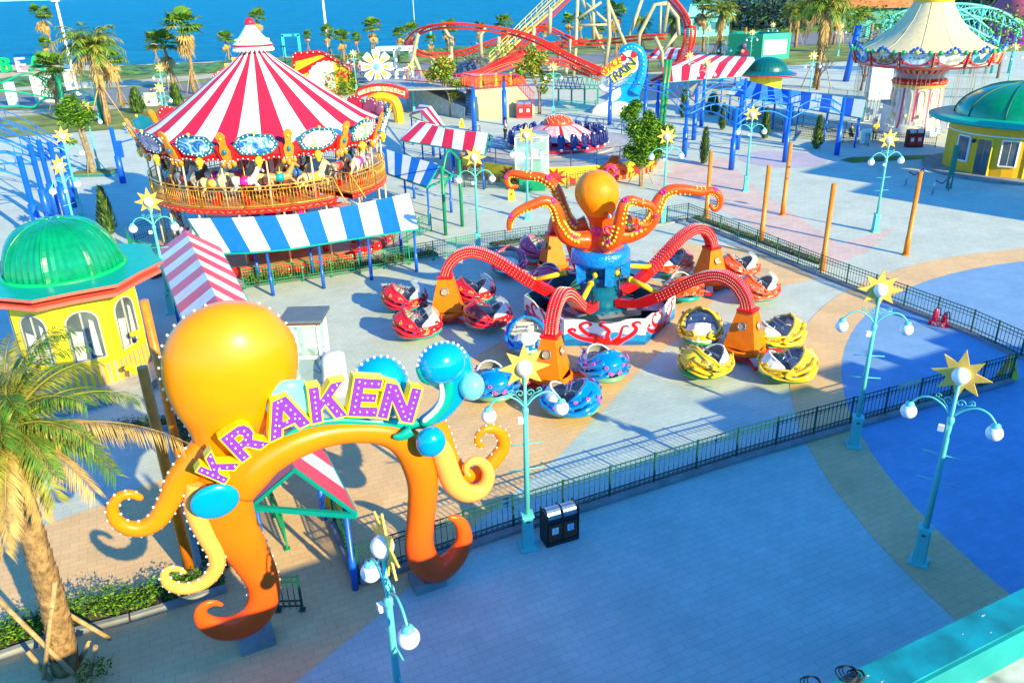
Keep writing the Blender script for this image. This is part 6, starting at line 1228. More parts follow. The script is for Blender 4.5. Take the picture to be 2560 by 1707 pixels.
LAMPS = [((1212.5, 1256), 10, 'star topped lamp standing right beside the brown twin litter bin'), ((1960, 1024), -12, 'star topped lamp with its base box overlapping the near railing, on the tan curve'), ((2109, 1290), -38, 'star topped lamp on the shaded tan band, nearest the turquoise parapet, dull gold star'),
 ((1099, 579), 5, 'star topped lamp behind the back railing, in front of the green arch frame'), ((1212, 503), 5, 'star topped lamp in front of the white glass operator booth'), ((1522, 513), 5, 'star topped lamp beside the big leafy tree left of the blue columns'), ((1712, 439), 0, 'star topped lamp in the middle of the plaza before the blue pergola'), ((2008.5, 532), 8, 'star topped lamp on the sunny plaza between ochre poles and the round kiosk')]
gl5 = [((340.8, 462), 5, 'star topped lamp behind the gap between the green domed kiosk and the carousel'), (ZI(1285, 450), 0, 'star topped lamp between the sunray billboard and the flower windmill'), (ZI(1772, 560), 0, 'lamp with its thin pole left of the coaster platform wall, seen edge on'), (ZE(1287, 562), 0, 'star topped lamp in front of the red coaster track and leafy tree'),
 (ZF(755, 470), 10, 'star topped lamp rising through the red and white roof at its left end'), (ZF(900, 535), -10, 'star topped lamp rising through the middle of the red and white gabled roof'), (ZF(1280, 275), 0, 'star topped lamp in front of the dark green stage box corner'), (ZF(1455, 210), 0, 'star topped lamp peeping over the top of the green stage box'),
 (ZF(1795, 470), 5, 'star topped lamp beside the bare dark tree on the pale plaza'), (ZF(2030, 220), 0, 'star topped lamp on the far lawn left of the tall blue column'), (ZF(1052, 355), 0, 'small lamp with plain globes between two palms left of the stage box'), (ZF(915, 245), 0, 'star topped lamp far back beside the turquoise beach house'),
 (ZG(2270, 465), -20, 'star topped lamp behind the green dome of the big round kiosk'), (ZH(760, 635), 0, 'star topped lamp beside the dry feathered palm on the left lawn'), (ZH(1335, 572), 0, 'upper of two star lamps lined up left of the carousel roof'), (ZH(1335, 740), 0, 'lower and nearer of two star lamps lined up left of the carousel roof'), (ZH(660, 625), 8, 'star topped lamp partly hidden behind the tall white mast on the left')]
lamp0 = None
def put_lamp(l, rz, lab):
    global lamp0
    l = V((l.x, l.y, 0))
    if lamp0 is None: lamp0 = make_lamp(); lamp0.location = l; lamp0.rotation_euler = (0, 0, rad(rz)); lamp0['label'] = lab
    else: dup(lamp0, l, rad(rz), lab)
for p, rz, lab in LAMPS: put_lamp(at(*p), rz, lab)
for p, rz, lab in gl5: put_lamp(at(*p, 5.03), rz, lab)
put_lamp(at(878, 1252, 5.02), -62, 'star topped lamp nearest the viewer at the bottom edge, its star seen edge on')
put_lamp(at(149 / K * 1.0, 380, 5.03), 75, 'lamp seen edge on with three stacked globes above the green kiosk dome')
put_lamp(at(188, 493), 20, 'lamp with turquoise pole standing behind the green kiosk dome near the cypress')
put_lamp(at(229, 395), 15, 'lamp in the planter beside the leafy tree left of the carousel')
# ================================================================== RAILINGS
def fence(label, pts, h=1.0, span=1.55, mat=None, detail=2, kerb=0, group='wrought iron railings', bal=.155):
    mat = mat or dgreen; T = thing('fence', label, 'fence', pts[len(pts) // 2], group)
    for i in range(len(pts) - 1):
        a, b = pts[i], pts[i + 1]; L = (b - a).length; n = max(1, round(L / span)); u = (b - a).normalized()
        for q in range(n + (1 if i == len(pts) - 2 else 0)):
            p = a + u * (L * q / n); m = MB(); m.box(p + V((0, 0, h / 2 + .02)), (.05, .05, h + .04), math.atan2(u.y, u.x)); m.box(p + V((0, 0, .015)), (.14, .14, .03), math.atan2(u.y, u.x)); m.build('post', [mat], T)
        for q in range(n):
            p0, p1 = a + u * (L * q / n), a + u * (L * (q + 1) / n); m = MB(); l = (p1 - p0).length
            for z in (h, h - .14, .28, .12) if detail else (h, .12): m.beam(p0 + V((0, 0, z)), p1 + V((0, 0, z)), .022, .03)
            if detail == 1: m.beam(p0 + V((0, 0, h - .28)), p1 + V((0, 0, h - .28)), .018)
            nb = max(2, round(l / bal))
            for k_ in range(1, nb):
                c = p0 + u * (l * k_ / nb); m.beam(c + V((0, 0, .05)), c + V((0, 0, h)), .016)
            if detail == 2:
                for k_ in range(nb):
                    c = p0 + u * (l * (k_ + .5) / nb)
                    for z, r_ in ((h - .14 - .062, .058), (.2, .058)):
                        m.tube([c + u * (r_ * math.cos(t * .785)) + V((0, 0, z + r_ * math.sin(t * .785))) for t in range(9)], .008, 3, 0, True, None, 1, False)
            m.build('panel', [mat], T)
    if kerb:
        m = MB()
        for i in range(len(pts) - 1): m.beam(pts[i] + V((0, 0, .03)), pts[i + 1] + V((0, 0, .03)), .34, .10, 0)
        m.build('kerb', [conc], T)
    return T
f_near = [at(826, 1337), at(1180, 1218), at(1690, 1056), at(2319, 876)]
fence('long dark green railing along the near edge of the octopus ride on a low kerb', [p + V((0, 0, .06)) for p in f_near], 1.0, 1.5, None, 2, 1)
fence('dark green railing along the right side of the octopus ride behind the fire extinguishers', [V((19.9, 25.0, 0)), at(2343, 820), at(*ZM(1900, 920)), at(*ZM(640, 430)), at(1579, 505)], .98, 1.5, None, 1, 1)
fence('dark green railing along the back of the octopus ride behind the statue', [at(1579, 505), at(1330, 545), at(1102, 579)], .98, 1.5, None, 1, 1)
fence('green railing with planting behind it below the blue and white carousel awning', [at(1102, 579), at(827, 627), at(562, 664)], 1.0, 1.4, green, 1, 0, bal=.13)
fence('short green railing from the near corner back along the queue entrance', [at(826, 1337), at(768, 1200)], 1.0, 1.4, None, 2, 1)
fence('green railing on the left side of the queue floor under the gateway', [at(660, 1260), at(605, 1120)], 1.0, 1.4, green, 2)
fence('stub of green railing right of the gateway left foot', [at(*ZO(1800, 1100)), at(*ZO(1955, 1095))], .95, 1.0, None, 2)
fence('green railing curving round the left side of the carousel', [at(*ZC(80, 1230)), at(*ZC(130, 1320)), at(*ZC(330, 1360))], 1.0, 1.6, green, 1)
fence('shaded railing arc between the carousel stair and its left columns', [at(*ZC(130, 1190)), at(*ZC(300, 1130)), at(*ZC(520, 1110))], 1.0, 1.8, None, 1)
fence('railing in front of the spinning disk ride painted stage wall', [at(*ZE(540, 1570)), at(*ZE(900, 1590)), at(*ZE(1400, 1580)), at(*ZE(1640, 1535)), at(*ZE(1860, 1450))], 1.0, 1.8, dgreen, 1)
fence('railing between carousel and small blue awning', [at(*ZK(600, 60)), at(965, 540), at(905, 575)], 1.0, 1.8, green, 1)
fence('near railing of the queue lanes under the right blue striped roof', [at(*ZF(1110, 1010)), at(*ZF(1640, 1145)), at(*ZF(2250, 1225))], 1.0, 2.2, dgreen, 1)
fence('middle railing of the queue lanes under the right blue striped roof', [at(*ZF(1240, 960)), at(*ZF(1700, 1060)), at(*ZF(2060, 1120))], 1.0, 2.2, dgreen, 1)
fence('railing behind the red twin litter bins near the round kiosk', [at(*ZG(770, 1400)), at(*ZG(1080, 1425)), at(*ZG(1480, 1440))], 1.0, 2.2, dgreen, 1)
fence('pale distant railing in front of the swing ride tower', [at(*ZG(430, 960)), at(*ZG(800, 1000)), at(*ZG(1030, 1010))], 1.0, 2.6, dgreen, 0)
fence('distant railing below the hanging swings right of the tower', [at(*ZG(1560, 960)), at(*ZG(1830, 960))], 1.0, 2.6, dgreen, 0)
fence('green railing beside the coaster truss behind the spinning ride', [at(*ZE(1330, 940)), at(*ZE(1640, 930))], 1.1, 2.2, M('truss_green', (0, .28, .2)), 1)
# low planting along rails
def shrubs(label, pts, n, h=.5, wd=.5): return hedge_strip('shrub_row', label, pts, wd, h, n, .07, False, 0)
shrubs('shrub row behind the green railing in front of the carousel', [at(566, 650), at(827, 612), at(1000, 582)], 700, .7, .8)
shrubs('low shrub row behind the back railing left of the statue', [at(1130, 563), at(1330, 533)], 160, .4)
shrubs('low shrub row behind the right railing near the corner', [at(1600, 500), at(1890, 606)], 220, .35)
shrubs('sunlit bushes left of the carousel base', [at(345, 640), at(385, 625)], 90, .8)
# ================================================================== OCHRE POLES, BINS, SMALL THINGS
for i, ((bx, by), h_, lab) in enumerate((((2080, 585), 4.2, 'ochre round pole farthest right on the sunny plaza'), ((1888, 620), 4.2, 'ochre round pole just behind the right railing, nearest it'), ((1748, 555), 4.1, 'ochre round pole behind the right railing, second from the corner'), ((1622, 500), 3.9, 'ochre round pole behind the railing corner by the curled tentacle tip'), ((1797, 494), 4.3, 'tall ochre round pole standing alone in mid plaza'))):
    T = thing('pole', lab, 'pole', at(bx, by), 'ochre poles on the plaza'); m = MB(); p = at(bx, by); m.tube([p, p + V((.0, 0, .9)), p + V((0, 0, .92)), p + V((0, 0, h_))], [.14, .135, .12, .115], 12); m.lathe([(.2, 0), (.2, .04), (.14, .05)], 14, 0, p); m.build('shaft', [opole], T)
for b_, t_, lab in (((438, 1318), (353, 812), 'brown shaded ochre pole in front beside the gateway tentacles'), ((421, 1090), (329, 690), 'taller ochre pole behind the shaded one beside the yellow kiosk')):
    p = at(*b_); h_ = hgt(p, *t_); h_ = min(h_, 5.6); T = thing('pole', lab, 'pole', p, 'ochre poles by the gateway'); m = MB(); m.tube([p, p + V((0, 0, h_))], [.125, .115], 14); m.build('shaft', [opole], T); m = MB()
    for q in range(3): m.box(p + V((.12, -.05, 1.2 + 1.1 * q)), (.06, .05, .1))
    m.build('bracket', [opole], T)
for i, (q, lab) in enumerate(((ZF(985, 450), 'thin ochre pole between two palms far back'), (ZF(1205, 480), 'thin ochre pole in front of the stage box left wall'))): T = thing('pole', lab, 'pole', at(*q)); m = MB(); p = at(*q); m.tube([p, p + V((0, 0, 5))], .2, 8); m.build('shaft', [opole], T)
def bin_(label, c, rz, bodym, doorm, sc=1.0):
    T = thing('litter_bin', label, 'litter bin', (0, 0, 0)); m = MB(); m.box((0, 0, .06), (1.02, .5, .12), 0, 0); m.box((0, .02, .5), (.98, .42, .78), 0, 0); m.box((0, .2, .72), (1.0, .06, .5), 0, 0)
    for x in (-.5, 0, .5): m.box((x, 0, .62), (.04, .46, 1.0), 0, 0)
    m.build('body', [bodym], T)
    for sx in (-1, 1):
        m = MB(); 
        for q in range(7): m.box((sx * .24 - .18 + q * .06, -.225, .43), (.05, .02, .56), 0, 0)
        o = m.build('door', [doorm], T); s = MB(); s.box((sx * .24, -.24, .50), (.2, .01, .22), 0, 0)
        for q in range(3): a = q * 2.094 + 1.57; s.beam((sx * .24 + .02 * math.cos(a), -.247, .51 + .02 * math.sin(a)), (sx * .24 + .07 * math.cos(a + (.9 if sx > 0 else 0)), -.247, .51 + .07 * math.sin(a + (.9 if sx > 0 else 0))), .022, .004, 1)
        s.build('notice', [white if sx < 0 else M('notice_blue', (.45, .7, .9), .4), M('notice_mark', (.45, .05, .3) if sx < 0 else (.05, .2, .6), .4)], o)
        m = MB(); vs = []
        for q in range(9): a = q * math.pi / 8; vs += [(sx * .24 - .21, -.22 * math.cos(a), .90 + .26 * math.sin(a)), (sx * .24 + .21, -.22 * math.cos(a), .90 + .26 * math.sin(a))]
        m.add(vs, [(2 * q, 2 * q + 2, 2 * q + 3, 2 * q + 1) for q in range(8)] + [tuple(range(0, 18, 2)), tuple(range(17, 0, -2))], 0); m.build('hood', [M('brushed_steel', (.40, .48, .52), .32, metal=.9, noise=.1)], T)
    T.location = c; T.rotation_euler = (0, 0, rz); T.scale = (sc,) * 3; return T
b1 = bin_('brown slatted twin litter bin with steel hoods by the near railing', at(1285, 1236), rad(22), dark, wood, .88)
bin_('red fronted twin litter bins beside the round yellow kiosk', at(*ZG(1265, 1440)), rad(0), M('bin_maroon', (.10, .01, .02), .5), M('bin_red', (.6, .02, .02), .5), 1.25)
bin_('red box bins on the far side of the spinning disk ride', at(*ZE(1045, 990)), 0, M('bin_rose', (.5, .05, .07), .5), M('bin_red', (.6, .02, .02), .5), 1.6)
EX = at(*ZM(1630, 850)); T = thing('fire_extinguisher_stand', 'two red fire extinguishers in a red marked tray against the right railing', 'fire extinguishers', EX)
rx = M('extinguisher_red', (.72, .01, .05), .3); m = MB(); m.box(EX + V((0, 0, .1)), (.72, .28, .16), rad(-35)); m.build('tray', [rx], T); u_ = V((math.cos(rad(-35)), math.sin(rad(-35)), 0)); n_ = V((u_.y, -u_.x, 0))
if n_.y > 0: n_ = -n_
for s_, h_ in ((-.17, .70), (.17, .58)): m = MB(); c = EX + u_ * s_; m.lathe([(.10, .1), (.11, .14), (.11, h_ - .18), (.07, h_ - .06), (.04, h_)], 14, 0, c); m.tube(cat([tuple(c + V((0, 0, h_))), tuple(c + V((.12, -.05, h_ + .03))), tuple(c + V((.17, -.06, h_ - .3)))], 4), .022, 5, 1); m.build('extinguisher', [rx, black], T)
m = MB(); m.text('PCCC', EX + n_ * .15 + V((0, 0, .1)), u_, (0, 0, 1), .18, .004, 0); m.build('lettering', [white], T)
def aframe(label, c, rz):
    T = thing('wet_floor_sign', label, 'sign', c); m = MB(); d = V((math.cos(rz), math.sin(rz), 0)); s = V((-d.y, d.x, 0))
    for sg in (-1, 1): m.prism([c + d * sg * .24 + s * .24, c + d * sg * .24 - s * .24, c + d * sg * .02 - s * .13 + V((0, 0, .85)), c + d * sg * .02 + s * .13 + V((0, 0, .85))], d * sg * .02, 0)
    m.build('panel', [yellow], T); m = MB(); o = c + d * .16 + V((0, 0, .4)); m.poly([o + s * (.11 * math.cos(q * 2.094 + 1.57)) + V((0, 0, .11 * math.sin(q * 2.094 + 1.57))) + d * .02 for q in range(3)], 0); m.build('warning_mark', [red], T)
aframe('yellow folding floor sign at the far right end of the near railing', at(2312, 868), rad(-70)); aframe('yellow folding floor sign hanging by the queue post under the gateway', at(772, 1170), rad(-60)); aframe('yellow folding floor sign by the spinning ride back fence', at(*ZJ(265, 400)), rad(-90))
aframe('small yellow floor sign beside the small red and white roof', at(*ZE(520, 1070)), rad(-90))
T = thing('ticket_booth', 'white framed glass operator booth with grey roof behind the gateway head', 'booth', at(760, 880)); c = at(742, 872); c.x -= .35; b = MB(); hw = .55; hd = .55
for x in (-hw, hw):
    for y in (-hd, hd): b.beam(c + V((x, y, 0)), c + V((x, y, 2.45)), .09)
for z in (.05, 1.15, 2.4):
    for y in (-hd, hd): b.beam(c + V((-hw, y, z)), c + V((hw, y, z)), .09)
    for x in (-hw, hw): b.beam(c + V((x, -hd, z)), c + V((x, hd, z)), .09)
b.build('frame', [white], T); b = MB(); b.box(c + V((0, 0, 2.55)), (1.5, 1.4, .1)); b.box(c + V((0, 0, 2.45)), (1.3, 1.2, .1), 0, 1); b.build('roof', [M('roof_slate', (.12, .16, .20), .6), wood], T)
b = MB(); b.box(c + V((0, 0, 1.2)), (1.04, 1.04, 2.3)); b.build('glazing', [MATS['booth_glass']], T); b = MB(); b.box(c + V((.1, .1, .9)), (.35, .35, .5)); b.tube(cat([tuple(c + V((-.2, 0, .3))), tuple(c + V((.1, -.2, .5))), tuple(c + V((.3, .1, .25))), tuple(c + V((.2, -.3, .9)))], 5), .03, 5, 1); b.build('equipment', [M('kit_grey', (.5, .5, .45), .6), black], T)
T = thing('covered_cabinet', 'white sheet covered cabinet next to the glass operator booth', 'cabinet', at(772, 900)); c = at(774, 893); b = MB(); n_ = 20; vs = []
for z, r_ in ((0, .42), (.5, .40), (1.1, .38), (1.32, .34), (1.42, .2)):
    for j in range(n_): a = j * 6.283 / n_; q = r_ * (1 + .07 * math.sin(5 * a + z * 3)) / max(abs(math.cos(a)), abs(math.sin(a))) ** .8; vs.append((c.x + q * math.cos(a), c.y + q * math.sin(a) * .9, z))
b.add(vs, [(i * n_ + j, i * n_ + (j + 1) % n_, (i + 1) * n_ + (j + 1) % n_, (i + 1) * n_ + j) for i in range(4) for j in range(n_)] + [tuple(4 * n_ + j for j in range(n_))], 0, True); b.build('sheet', [M('dust_sheet', (.72, .74, .76), .8, noise=.1, bump=.5, bs=4)], T)
T = thing('operator_hut', 'small white hut with grey roof and glass behind the queue posts on the right', 'booth', at(*ZG(1110, 1290))); c = at(*ZG(1110, 1290)); b = MB(); b.box(c + V((0, 0, 1.2)), (2.6, 1.8, 2.4)); b.build('wall', [white], T); b = MB(); b.box(c + V((0, 0, 2.55)), (2.9, 2.2, .25)); b.build('roof', [grey], T)
for x in (-.62, .62): b = MB(); b.box(c + V((x, -.92, 1.35)), (1.05, .02, 1.2)); b.build('window', [glass], T)
T = thing('white_panel', 'tall blank white panel standing left of the swing ride tower', 'board', at(*ZG(910, 970))); c = at(*ZG(910, 970)); b = MB(); b.box(c + V((0, 0, 2.3)), (2.5, .9, 4.6)); b.build('panel', [white], T)
T = thing('notice_board', 'white notice board leaning on the queue railing by the yellow shirted person', 'board', at(*ZG(790, 1425))); c = at(*ZG(790, 1425)); b = MB(); b.box(c + V((0, 0, .75)), (.85, .06, 1.2)); b.build('panel', [white], T); b = MB(); 
for q in range(5): b.box(c + V((0, -.04, 1.15 - .18 * q)), (.6, .01, .03))
b.build('print', [grey], T)
# ================================================================== PEOPLE
def person(label, loc, hd, shirt, trous, hat=None, crouch=False):
    T = thing('person', label, 'person', (0, 0, 0)); z0 = -.45 if crouch else 0
    def sk(name, joints, edges, mats):
        me = bpy.data.meshes.new(name); me.from_pydata([j[0] for j in joints], edges, []); ob = bpy.data.objects.new(name, me); COL.objects.link(ob)
        ob.modifiers.new('s', 'SKIN'); 
        for v, j in zip(me.skin_vertices[0].data, joints): v.radius = (j[1], j[1] * (j[2] if len(j) > 2 else 1))
        me.skin_vertices[0].data[0].use_root = True
        sb = ob.modifiers.new('d', 'SUBSURF'); sb.levels = 1; sb.render_levels = 1
        bpy.context.view_layer.update(); n = bpy.data.meshes.new_from_object(ob.evaluated_get(bpy.context.evaluated_depsgraph_get())); bpy.data.objects.remove(ob); n.materials.clear(); n.materials.append(mats)
        for p in n.polygons: p.use_smooth = True
        o = bpy.data.objects.new(name, n); COL.objects.link(o); o.parent = T; return o
    kz = .55 if crouch else 0
    J = [((0, 0, .95 - kz), .13), ((0, 0, 1.2 - kz), .13), ((0, 0, 1.42 - kz), .14), ((.01, 0, 1.52 - kz), .055), ((.02, 0, 1.62 - kz), .085), ((.02, 0, 1.73 - kz), .09)]
    E_2 = [(0, 1), (1, 2), (2, 3), (3, 4), (4, 5)]
    for sg in (-1, 1):
        b_ = len(J); fw = .28 if sg > 0 else .16
        J += [((0, .19 * sg, 1.40 - kz), .055), ((.08, .25 * sg, 1.15 - kz), .045), ((fw, .2 * sg, 1.0 - kz + .1), .035), ((fw + .09, .18 * sg, 1.0 - kz + .12), .03)]; E_2 += [(2, b_), (b_, b_ + 1), (b_ + 1, b_ + 2), (b_ + 2, b_ + 3)]
        b_ = len(J); kx = .35 if crouch else .06 * sg; J += [((0, .09 * sg, .88 - kz), .085), ((kx, .1 * sg, .5 - kz * .3), .062), ((-.04 if not crouch else .08, .1 * sg, .1), .045), ((.12, .11 * sg, .04), .04)]; E_2 += [(0, b_), (b_, b_ + 1), (b_ + 1, b_ + 2), (b_ + 2, b_ + 3)]
    sk('body', J, E_2, skin)
    def cl(name, idx, grow, mt):
        mp_ = {j: i for i, j in enumerate(idx)}; sk(name, [(J[j][0], J[j][1] + grow) for j in idx], [(mp_[a], mp_[b]) for a, b in E_2 if a in mp_ and b in mp_], mt)
    cl('shirt', [0, 1, 2, 6, 7, 14, 15], .02, shirt); cl('trousers', [0, 10, 11, 12, 18, 19, 20], .024, trous)
    m = MB(); m.ball((.0, 0, 1.74 - kz), .105, 10, 0, (1, 1, .9)); 
    if hat: m.lathe([(.2, 1.76 - kz), (.12, 1.78 - kz), (.11, 1.88 - kz), (0, 1.9 - kz)], 14, 0)
    m.build('hat' if hat else 'hair', [hat or black], T)
    for sg in (-1, 1):
        m = MB(); hp_ = V(J[9 if sg < 0 else 17][0])
        for q in range(4): m.tube([hp_ + V((.0, (q - 1.5) * .018, 0)), hp_ + V((.05, (q - 1.5) * .02, -.01)), hp_ + V((.085 - .008 * abs(q - 1.4), (q - 1.5) * .02, -.035))], [.01, .009, .007], 5)
        m.tube([hp_ + V((-.01, -.02 * sg, 0)), hp_ + V((.04, -.045 * sg, -.01))], [.011, .008], 5); m.build('hand', [skin], T)
    m = MB()
    for sg in (-1, 1): m.ball((.105, .035 * sg, 1.66 - kz), .013, 6, 0)
    m.ball((.115, 0, 1.63 - kz), .018, 6, 1); m.box((.103, 0, 1.585 - kz), (.012, .045, .01), 0, 2); m.build('face', [black, skin, M('lip', (.4, .12, .1))], T)
    T.location = loc; T.rotation_euler = (0, 0, hd)
wsh = M('shirt_white', (.78, .78, .78), .8); blk = M('trousers_black', (.02, .02, .025), .8); ysh = M('shirt_yellow', (.85, .62, .03), .8); gtr = M('trousers_green', (.04, .09, .05), .8); nv = M('shirt_navy', (.03, .05, .12), .8)
pz = at(*ZE(885, 1185), 1.4); person('person in white shirt, black trousers and dark hat checking the navy ride seats', pz, rad(5), wsh, blk, black)
person('person in yellow shirt standing behind the queue railing under the blue posts', at(*ZG(880, 1385)), rad(-90), ysh, gtr); person('person in dark clothes crouching behind the queue railing', at(*ZG(650, 1355)), rad(-90), gtr, blk, None, True)
person('person in navy clothes standing on the far lawn left of the carousel', at(*ZH(1285, 850)), rad(-60), nv, nv)
# ================================================================== TREES
def leafy_tree(label, base, trunk, blobs, n, size=.09, kind='leafy_tree', stakes=True, mats=leafs, bm_=None):
    T = thing(kind, label, 'tree', base); m = MB()
    for L in trunk: C_ = cat([(*p, r) for p, r in L], 4); m.tube([base + V(p[:3]) for p in C_], [max(.02, p[3]) for p in C_], 8)
    m.build('trunk', [bm_ or barkg], T); m = MB()
    for c, r in blobs: leafy(m, base + V(c), r, int(n * r * r), size, (1, 1, .85), (0, 1, 2), .35)
    m.build('crown', mats, T)
    if stakes:
        m = MB()
        for q in range(3): a = q * 2.1 + .5; m.tube([base + V((1.0 * math.cos(a), 1.0 * math.sin(a), 0)), base + V((.1 * math.cos(a), .1 * math.sin(a), 1.9))], .03, 5)
        m.build('stake', [stake], T)
    return T
b_ = at(*ZF(345, 1560)); leafy_tree('large leafy tree with dense clumped crown behind the octopus statue fence', b_, [[((0, 0, 0), .16), ((.05, 0, .8), .13), ((.0, 0, 1.5), .12), ((.15, 0, 2.6), .08), ((0, 0, 4.2), .04)], [((0, 0, 1.0), .1), ((-.5, 0, 2.0), .07), ((-.9, 0, 3.0), .04)], [((0, 0, .9), .1), ((.5, .1, 2.0), .07), ((1.0, 0, 3.0), .04)], [((-.08, -.1, 0), .1), ((-.12, -.1, 1.1), .08)]],
    [((-.1, 0, 2.0), .75), ((-.85, 0, 2.35), .55), ((.75, .1, 2.2), .6), ((.1, -.2, 3.0), .9), ((1.2, 0, 3.0), .7), ((1.6, .1, 3.7), .5), ((.6, 0, 3.9), .75), ((-.5, 0, 3.9), .7), ((-1.0, 0, 4.9), .6), ((-.6, 0, 5.4), .5), ((.3, 0, 4.7), .45)], 1900, .13)
b_ = at(*ZH(790, 1465)); leafy_tree('bushy bright green tree with forked pale trunks in a planter left of the carousel', b_, [[((0, 0, 0), .28), ((-.1, 0, 1.5), .2), ((-.35, 0, 3.6), .13), ((-.4, 0, 4.6), .06)], [((.1, 0, 0), .2), ((0, 0, 1.8), .15), ((-.1, 0, 4), .08)], [((-.2, 0, 2.2), .06), ((-1.0, 0, 2.6), .03)]],
    [((-.9, 0, 4.3), .8), ((.1, 0, 4.2), .8), ((-.5, 0, 5.0), .95), ((-1.3, 0, 4.9), .6), ((.6, 0, 4.7), .6), ((-.4, 0, 5.7), .6), ((-1.15, 0, 2.6), .36)], 800, .15)
T = thing('planter', 'low turquoise edged planter bed with grass round the forked tree', 'planter', b_); m = MB(); m.box(b_ + V((0, .2, .08)), (3.4, 2.2, .16)); m.box(b_ + V((0, .2, .17)), (3.1, 1.9, .06), 0, 1); m.build('bed', [M('planter_teal', (0, .2, .28), .6), lawnm], T)
for q, h_, lab in ((ZE(425, 980), 5.6, 'autumn tinted tree in front of the coaster platform stairs'), (ZE(1170, 960), 6.2, 'yellow green tree with red flushed leaves before the cream platform')):
    b_ = at(*q); s_ = h_ / 6; leafy_tree(lab, b_, [[((0, 0, 0), .2), ((0, 0, 2 * s_), .14), ((-.6, 0, 4 * s_), .08)], [((0, 0, 1.6 * s_), .1), ((.5, 0, 3.2 * s_), .06)], [((-.1, 0, 2.4 * s_), .08), ((-1.1, 0, 4.4 * s_), .05)]],
      [((-.9, 0, 5.2 * s_), 1.1), ((-1.9, 0, 4.6 * s_), .8), ((.1, 0, 5.6 * s_), .9), ((.7, 0, 3.6 * s_), .7), ((.5, 0, 2.5 * s_), .5), ((-.7, 0, 6.2 * s_), .7), ((-.3, 0, 4.4 * s_), .7)], 420, .22, 'leafy_tree', False, [M('leaf_lime', (.40, .48, .03), .5, noise=.2), leafs[1], M('leaf_rust', (.38, .20, .03), .5, noise=.2)])
def cypress(label, b_, h_, r_, mats=None):
    T = thing('cypress', label, 'tree', b_, 'clipped cypress columns'); m = MB()
    for _ in range(620):
        t = R.random() ** .8; rr = r_ * (1 - t) ** .6 * (.35 + .65 * min(1, t * 8)) * R.uniform(.6, 1.12); a = R.uniform(0, 6.283); p = b_ + V((rr * math.cos(a), rr * math.sin(a), .15 + t * (h_ - .15)))
        u = V((math.cos(a) * .5, math.sin(a) * .5, 1)).normalized(); s = V((-math.sin(a), math.cos(a), 0)); L_ = .16 * R.uniform(.7, 1.4) * max(.6, r_ / .4)
        m.add([p - s * L_ * .28, p + u * L_ * 1.3, p + s * L_ * .28, p - u * L_ * .4], [(0, 1, 2, 3)], R.choices((0, 1, 2), (2, 4, 4))[0])
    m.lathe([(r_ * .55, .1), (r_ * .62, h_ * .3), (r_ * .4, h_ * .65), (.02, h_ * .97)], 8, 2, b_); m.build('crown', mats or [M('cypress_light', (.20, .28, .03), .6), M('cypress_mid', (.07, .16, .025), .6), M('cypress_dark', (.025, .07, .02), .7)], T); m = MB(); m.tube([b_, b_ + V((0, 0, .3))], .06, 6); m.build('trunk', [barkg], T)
for (bx, by), ty, r_, lab in (((254, 538), 430, .5, 'dark cypress behind the green kiosk dome, upper half in shade'), ((240, 520), 500, .38, 'small sunlit cypress in front of the dark one near the dome'), (ZF(870, 1375), ZF(0, 1080)[1], .45, 'cypress nearest the viewer left of the front blue column'), (ZF(1025, 1090), ZF(0, 880)[1], .45, 'cypress between the second and third rows of blue columns'), (ZF(700, 990), ZF(0, 760)[1], .55, 'cypress in a low planter behind the leafy tree'), (ZF(1380, 1165), ZF(0, 920)[1], .5, 'shaded cypress in front of the queue railing'), (ZF(1815, 1250), ZF(0, 980)[1], .5, 'sunlit cypress at the edge of the blue painted circle'), (ZF(940, 960), ZF(0, 800)[1], .8, 'dark round topped cypress in the shade of the pergola'), (ZH(1165, 950), ZH(0, 760)[1], .95, 'stout cypress on the lawn left of the carousel boards'), (ZH(1490, 890), ZH(0, 720)[1], .85, 'yellowish cypress just left of the carousel roof edge'), (ZI(1290, 770), ZI(0, 620)[1], .8, 'cypress between the sunray billboard and the flower windmill')):
    p = at(bx, by); cypress(lab, p, max(1.4, hgt(p, bx, ty)), r_)
# palms --------------------------------------------------------------
def fan_palm_mesh(seed, h, skirt, nl=32, lr=1.9, bend=.4):
    rr = random.Random(seed); m = MB(); P = [(bend * (t / 10) ** 2, .15 * math.sin(t), h * t / 10) for t in range(11)]; m.tube(P, [.26 - .009 * t + .02 * (t % 2) for t in range(11)], 9); top = V(P[-1]); tr = m
    c = MB()
    for k_ in range(nl + skirt):
        dead = k_ >= nl; el = rr.uniform(-.35, 1.25) if not dead else rr.uniform(-1.45, -.75); az = rr.uniform(0, 6.283); d = V((math.cos(az) * math.cos(el), math.sin(az) * math.cos(el), math.sin(el))); s = V((-math.sin(az), math.cos(az), 0)); st_l = rr.uniform(.5, 1.0) * lr * .75; base = top + V((0, 0, rr.uniform(-.5, .2) if not dead else rr.uniform(-1.8, -.3))); tip = base + d * st_l
        c.add([base - s * .02, base + s * .02, tip + s * .015, tip - s * .015], [(0, 1, 2, 3)], 2 if dead else 0); n = s.cross(d).normalized(); nb = 9; L_ = lr * rr.uniform(.7, 1.05) * (.8 if dead else 1); mt = 2 if dead else rr.choices((0, 1, 3), (5, 1, 3))[0]
        for q in range(nb):
            a = (q - (nb - 1) / 2) * .3; dd = (d * math.cos(a) + s * math.sin(a)).normalized(); w_ = dd.cross(n).normalized(); e = tip + dd * L_ * (1 - .05 * abs(q - 4)) + V((0, 0, -L_ * .25 * rr.uniform(.5, 1.3))); mid = tip + dd * L_ * .55 + n * .03
            c.add([tip, mid - w_ * L_ * .085, e, mid + w_ * L_ * .085], [(0, 1, 2, 3)], mt)
    return tr, c
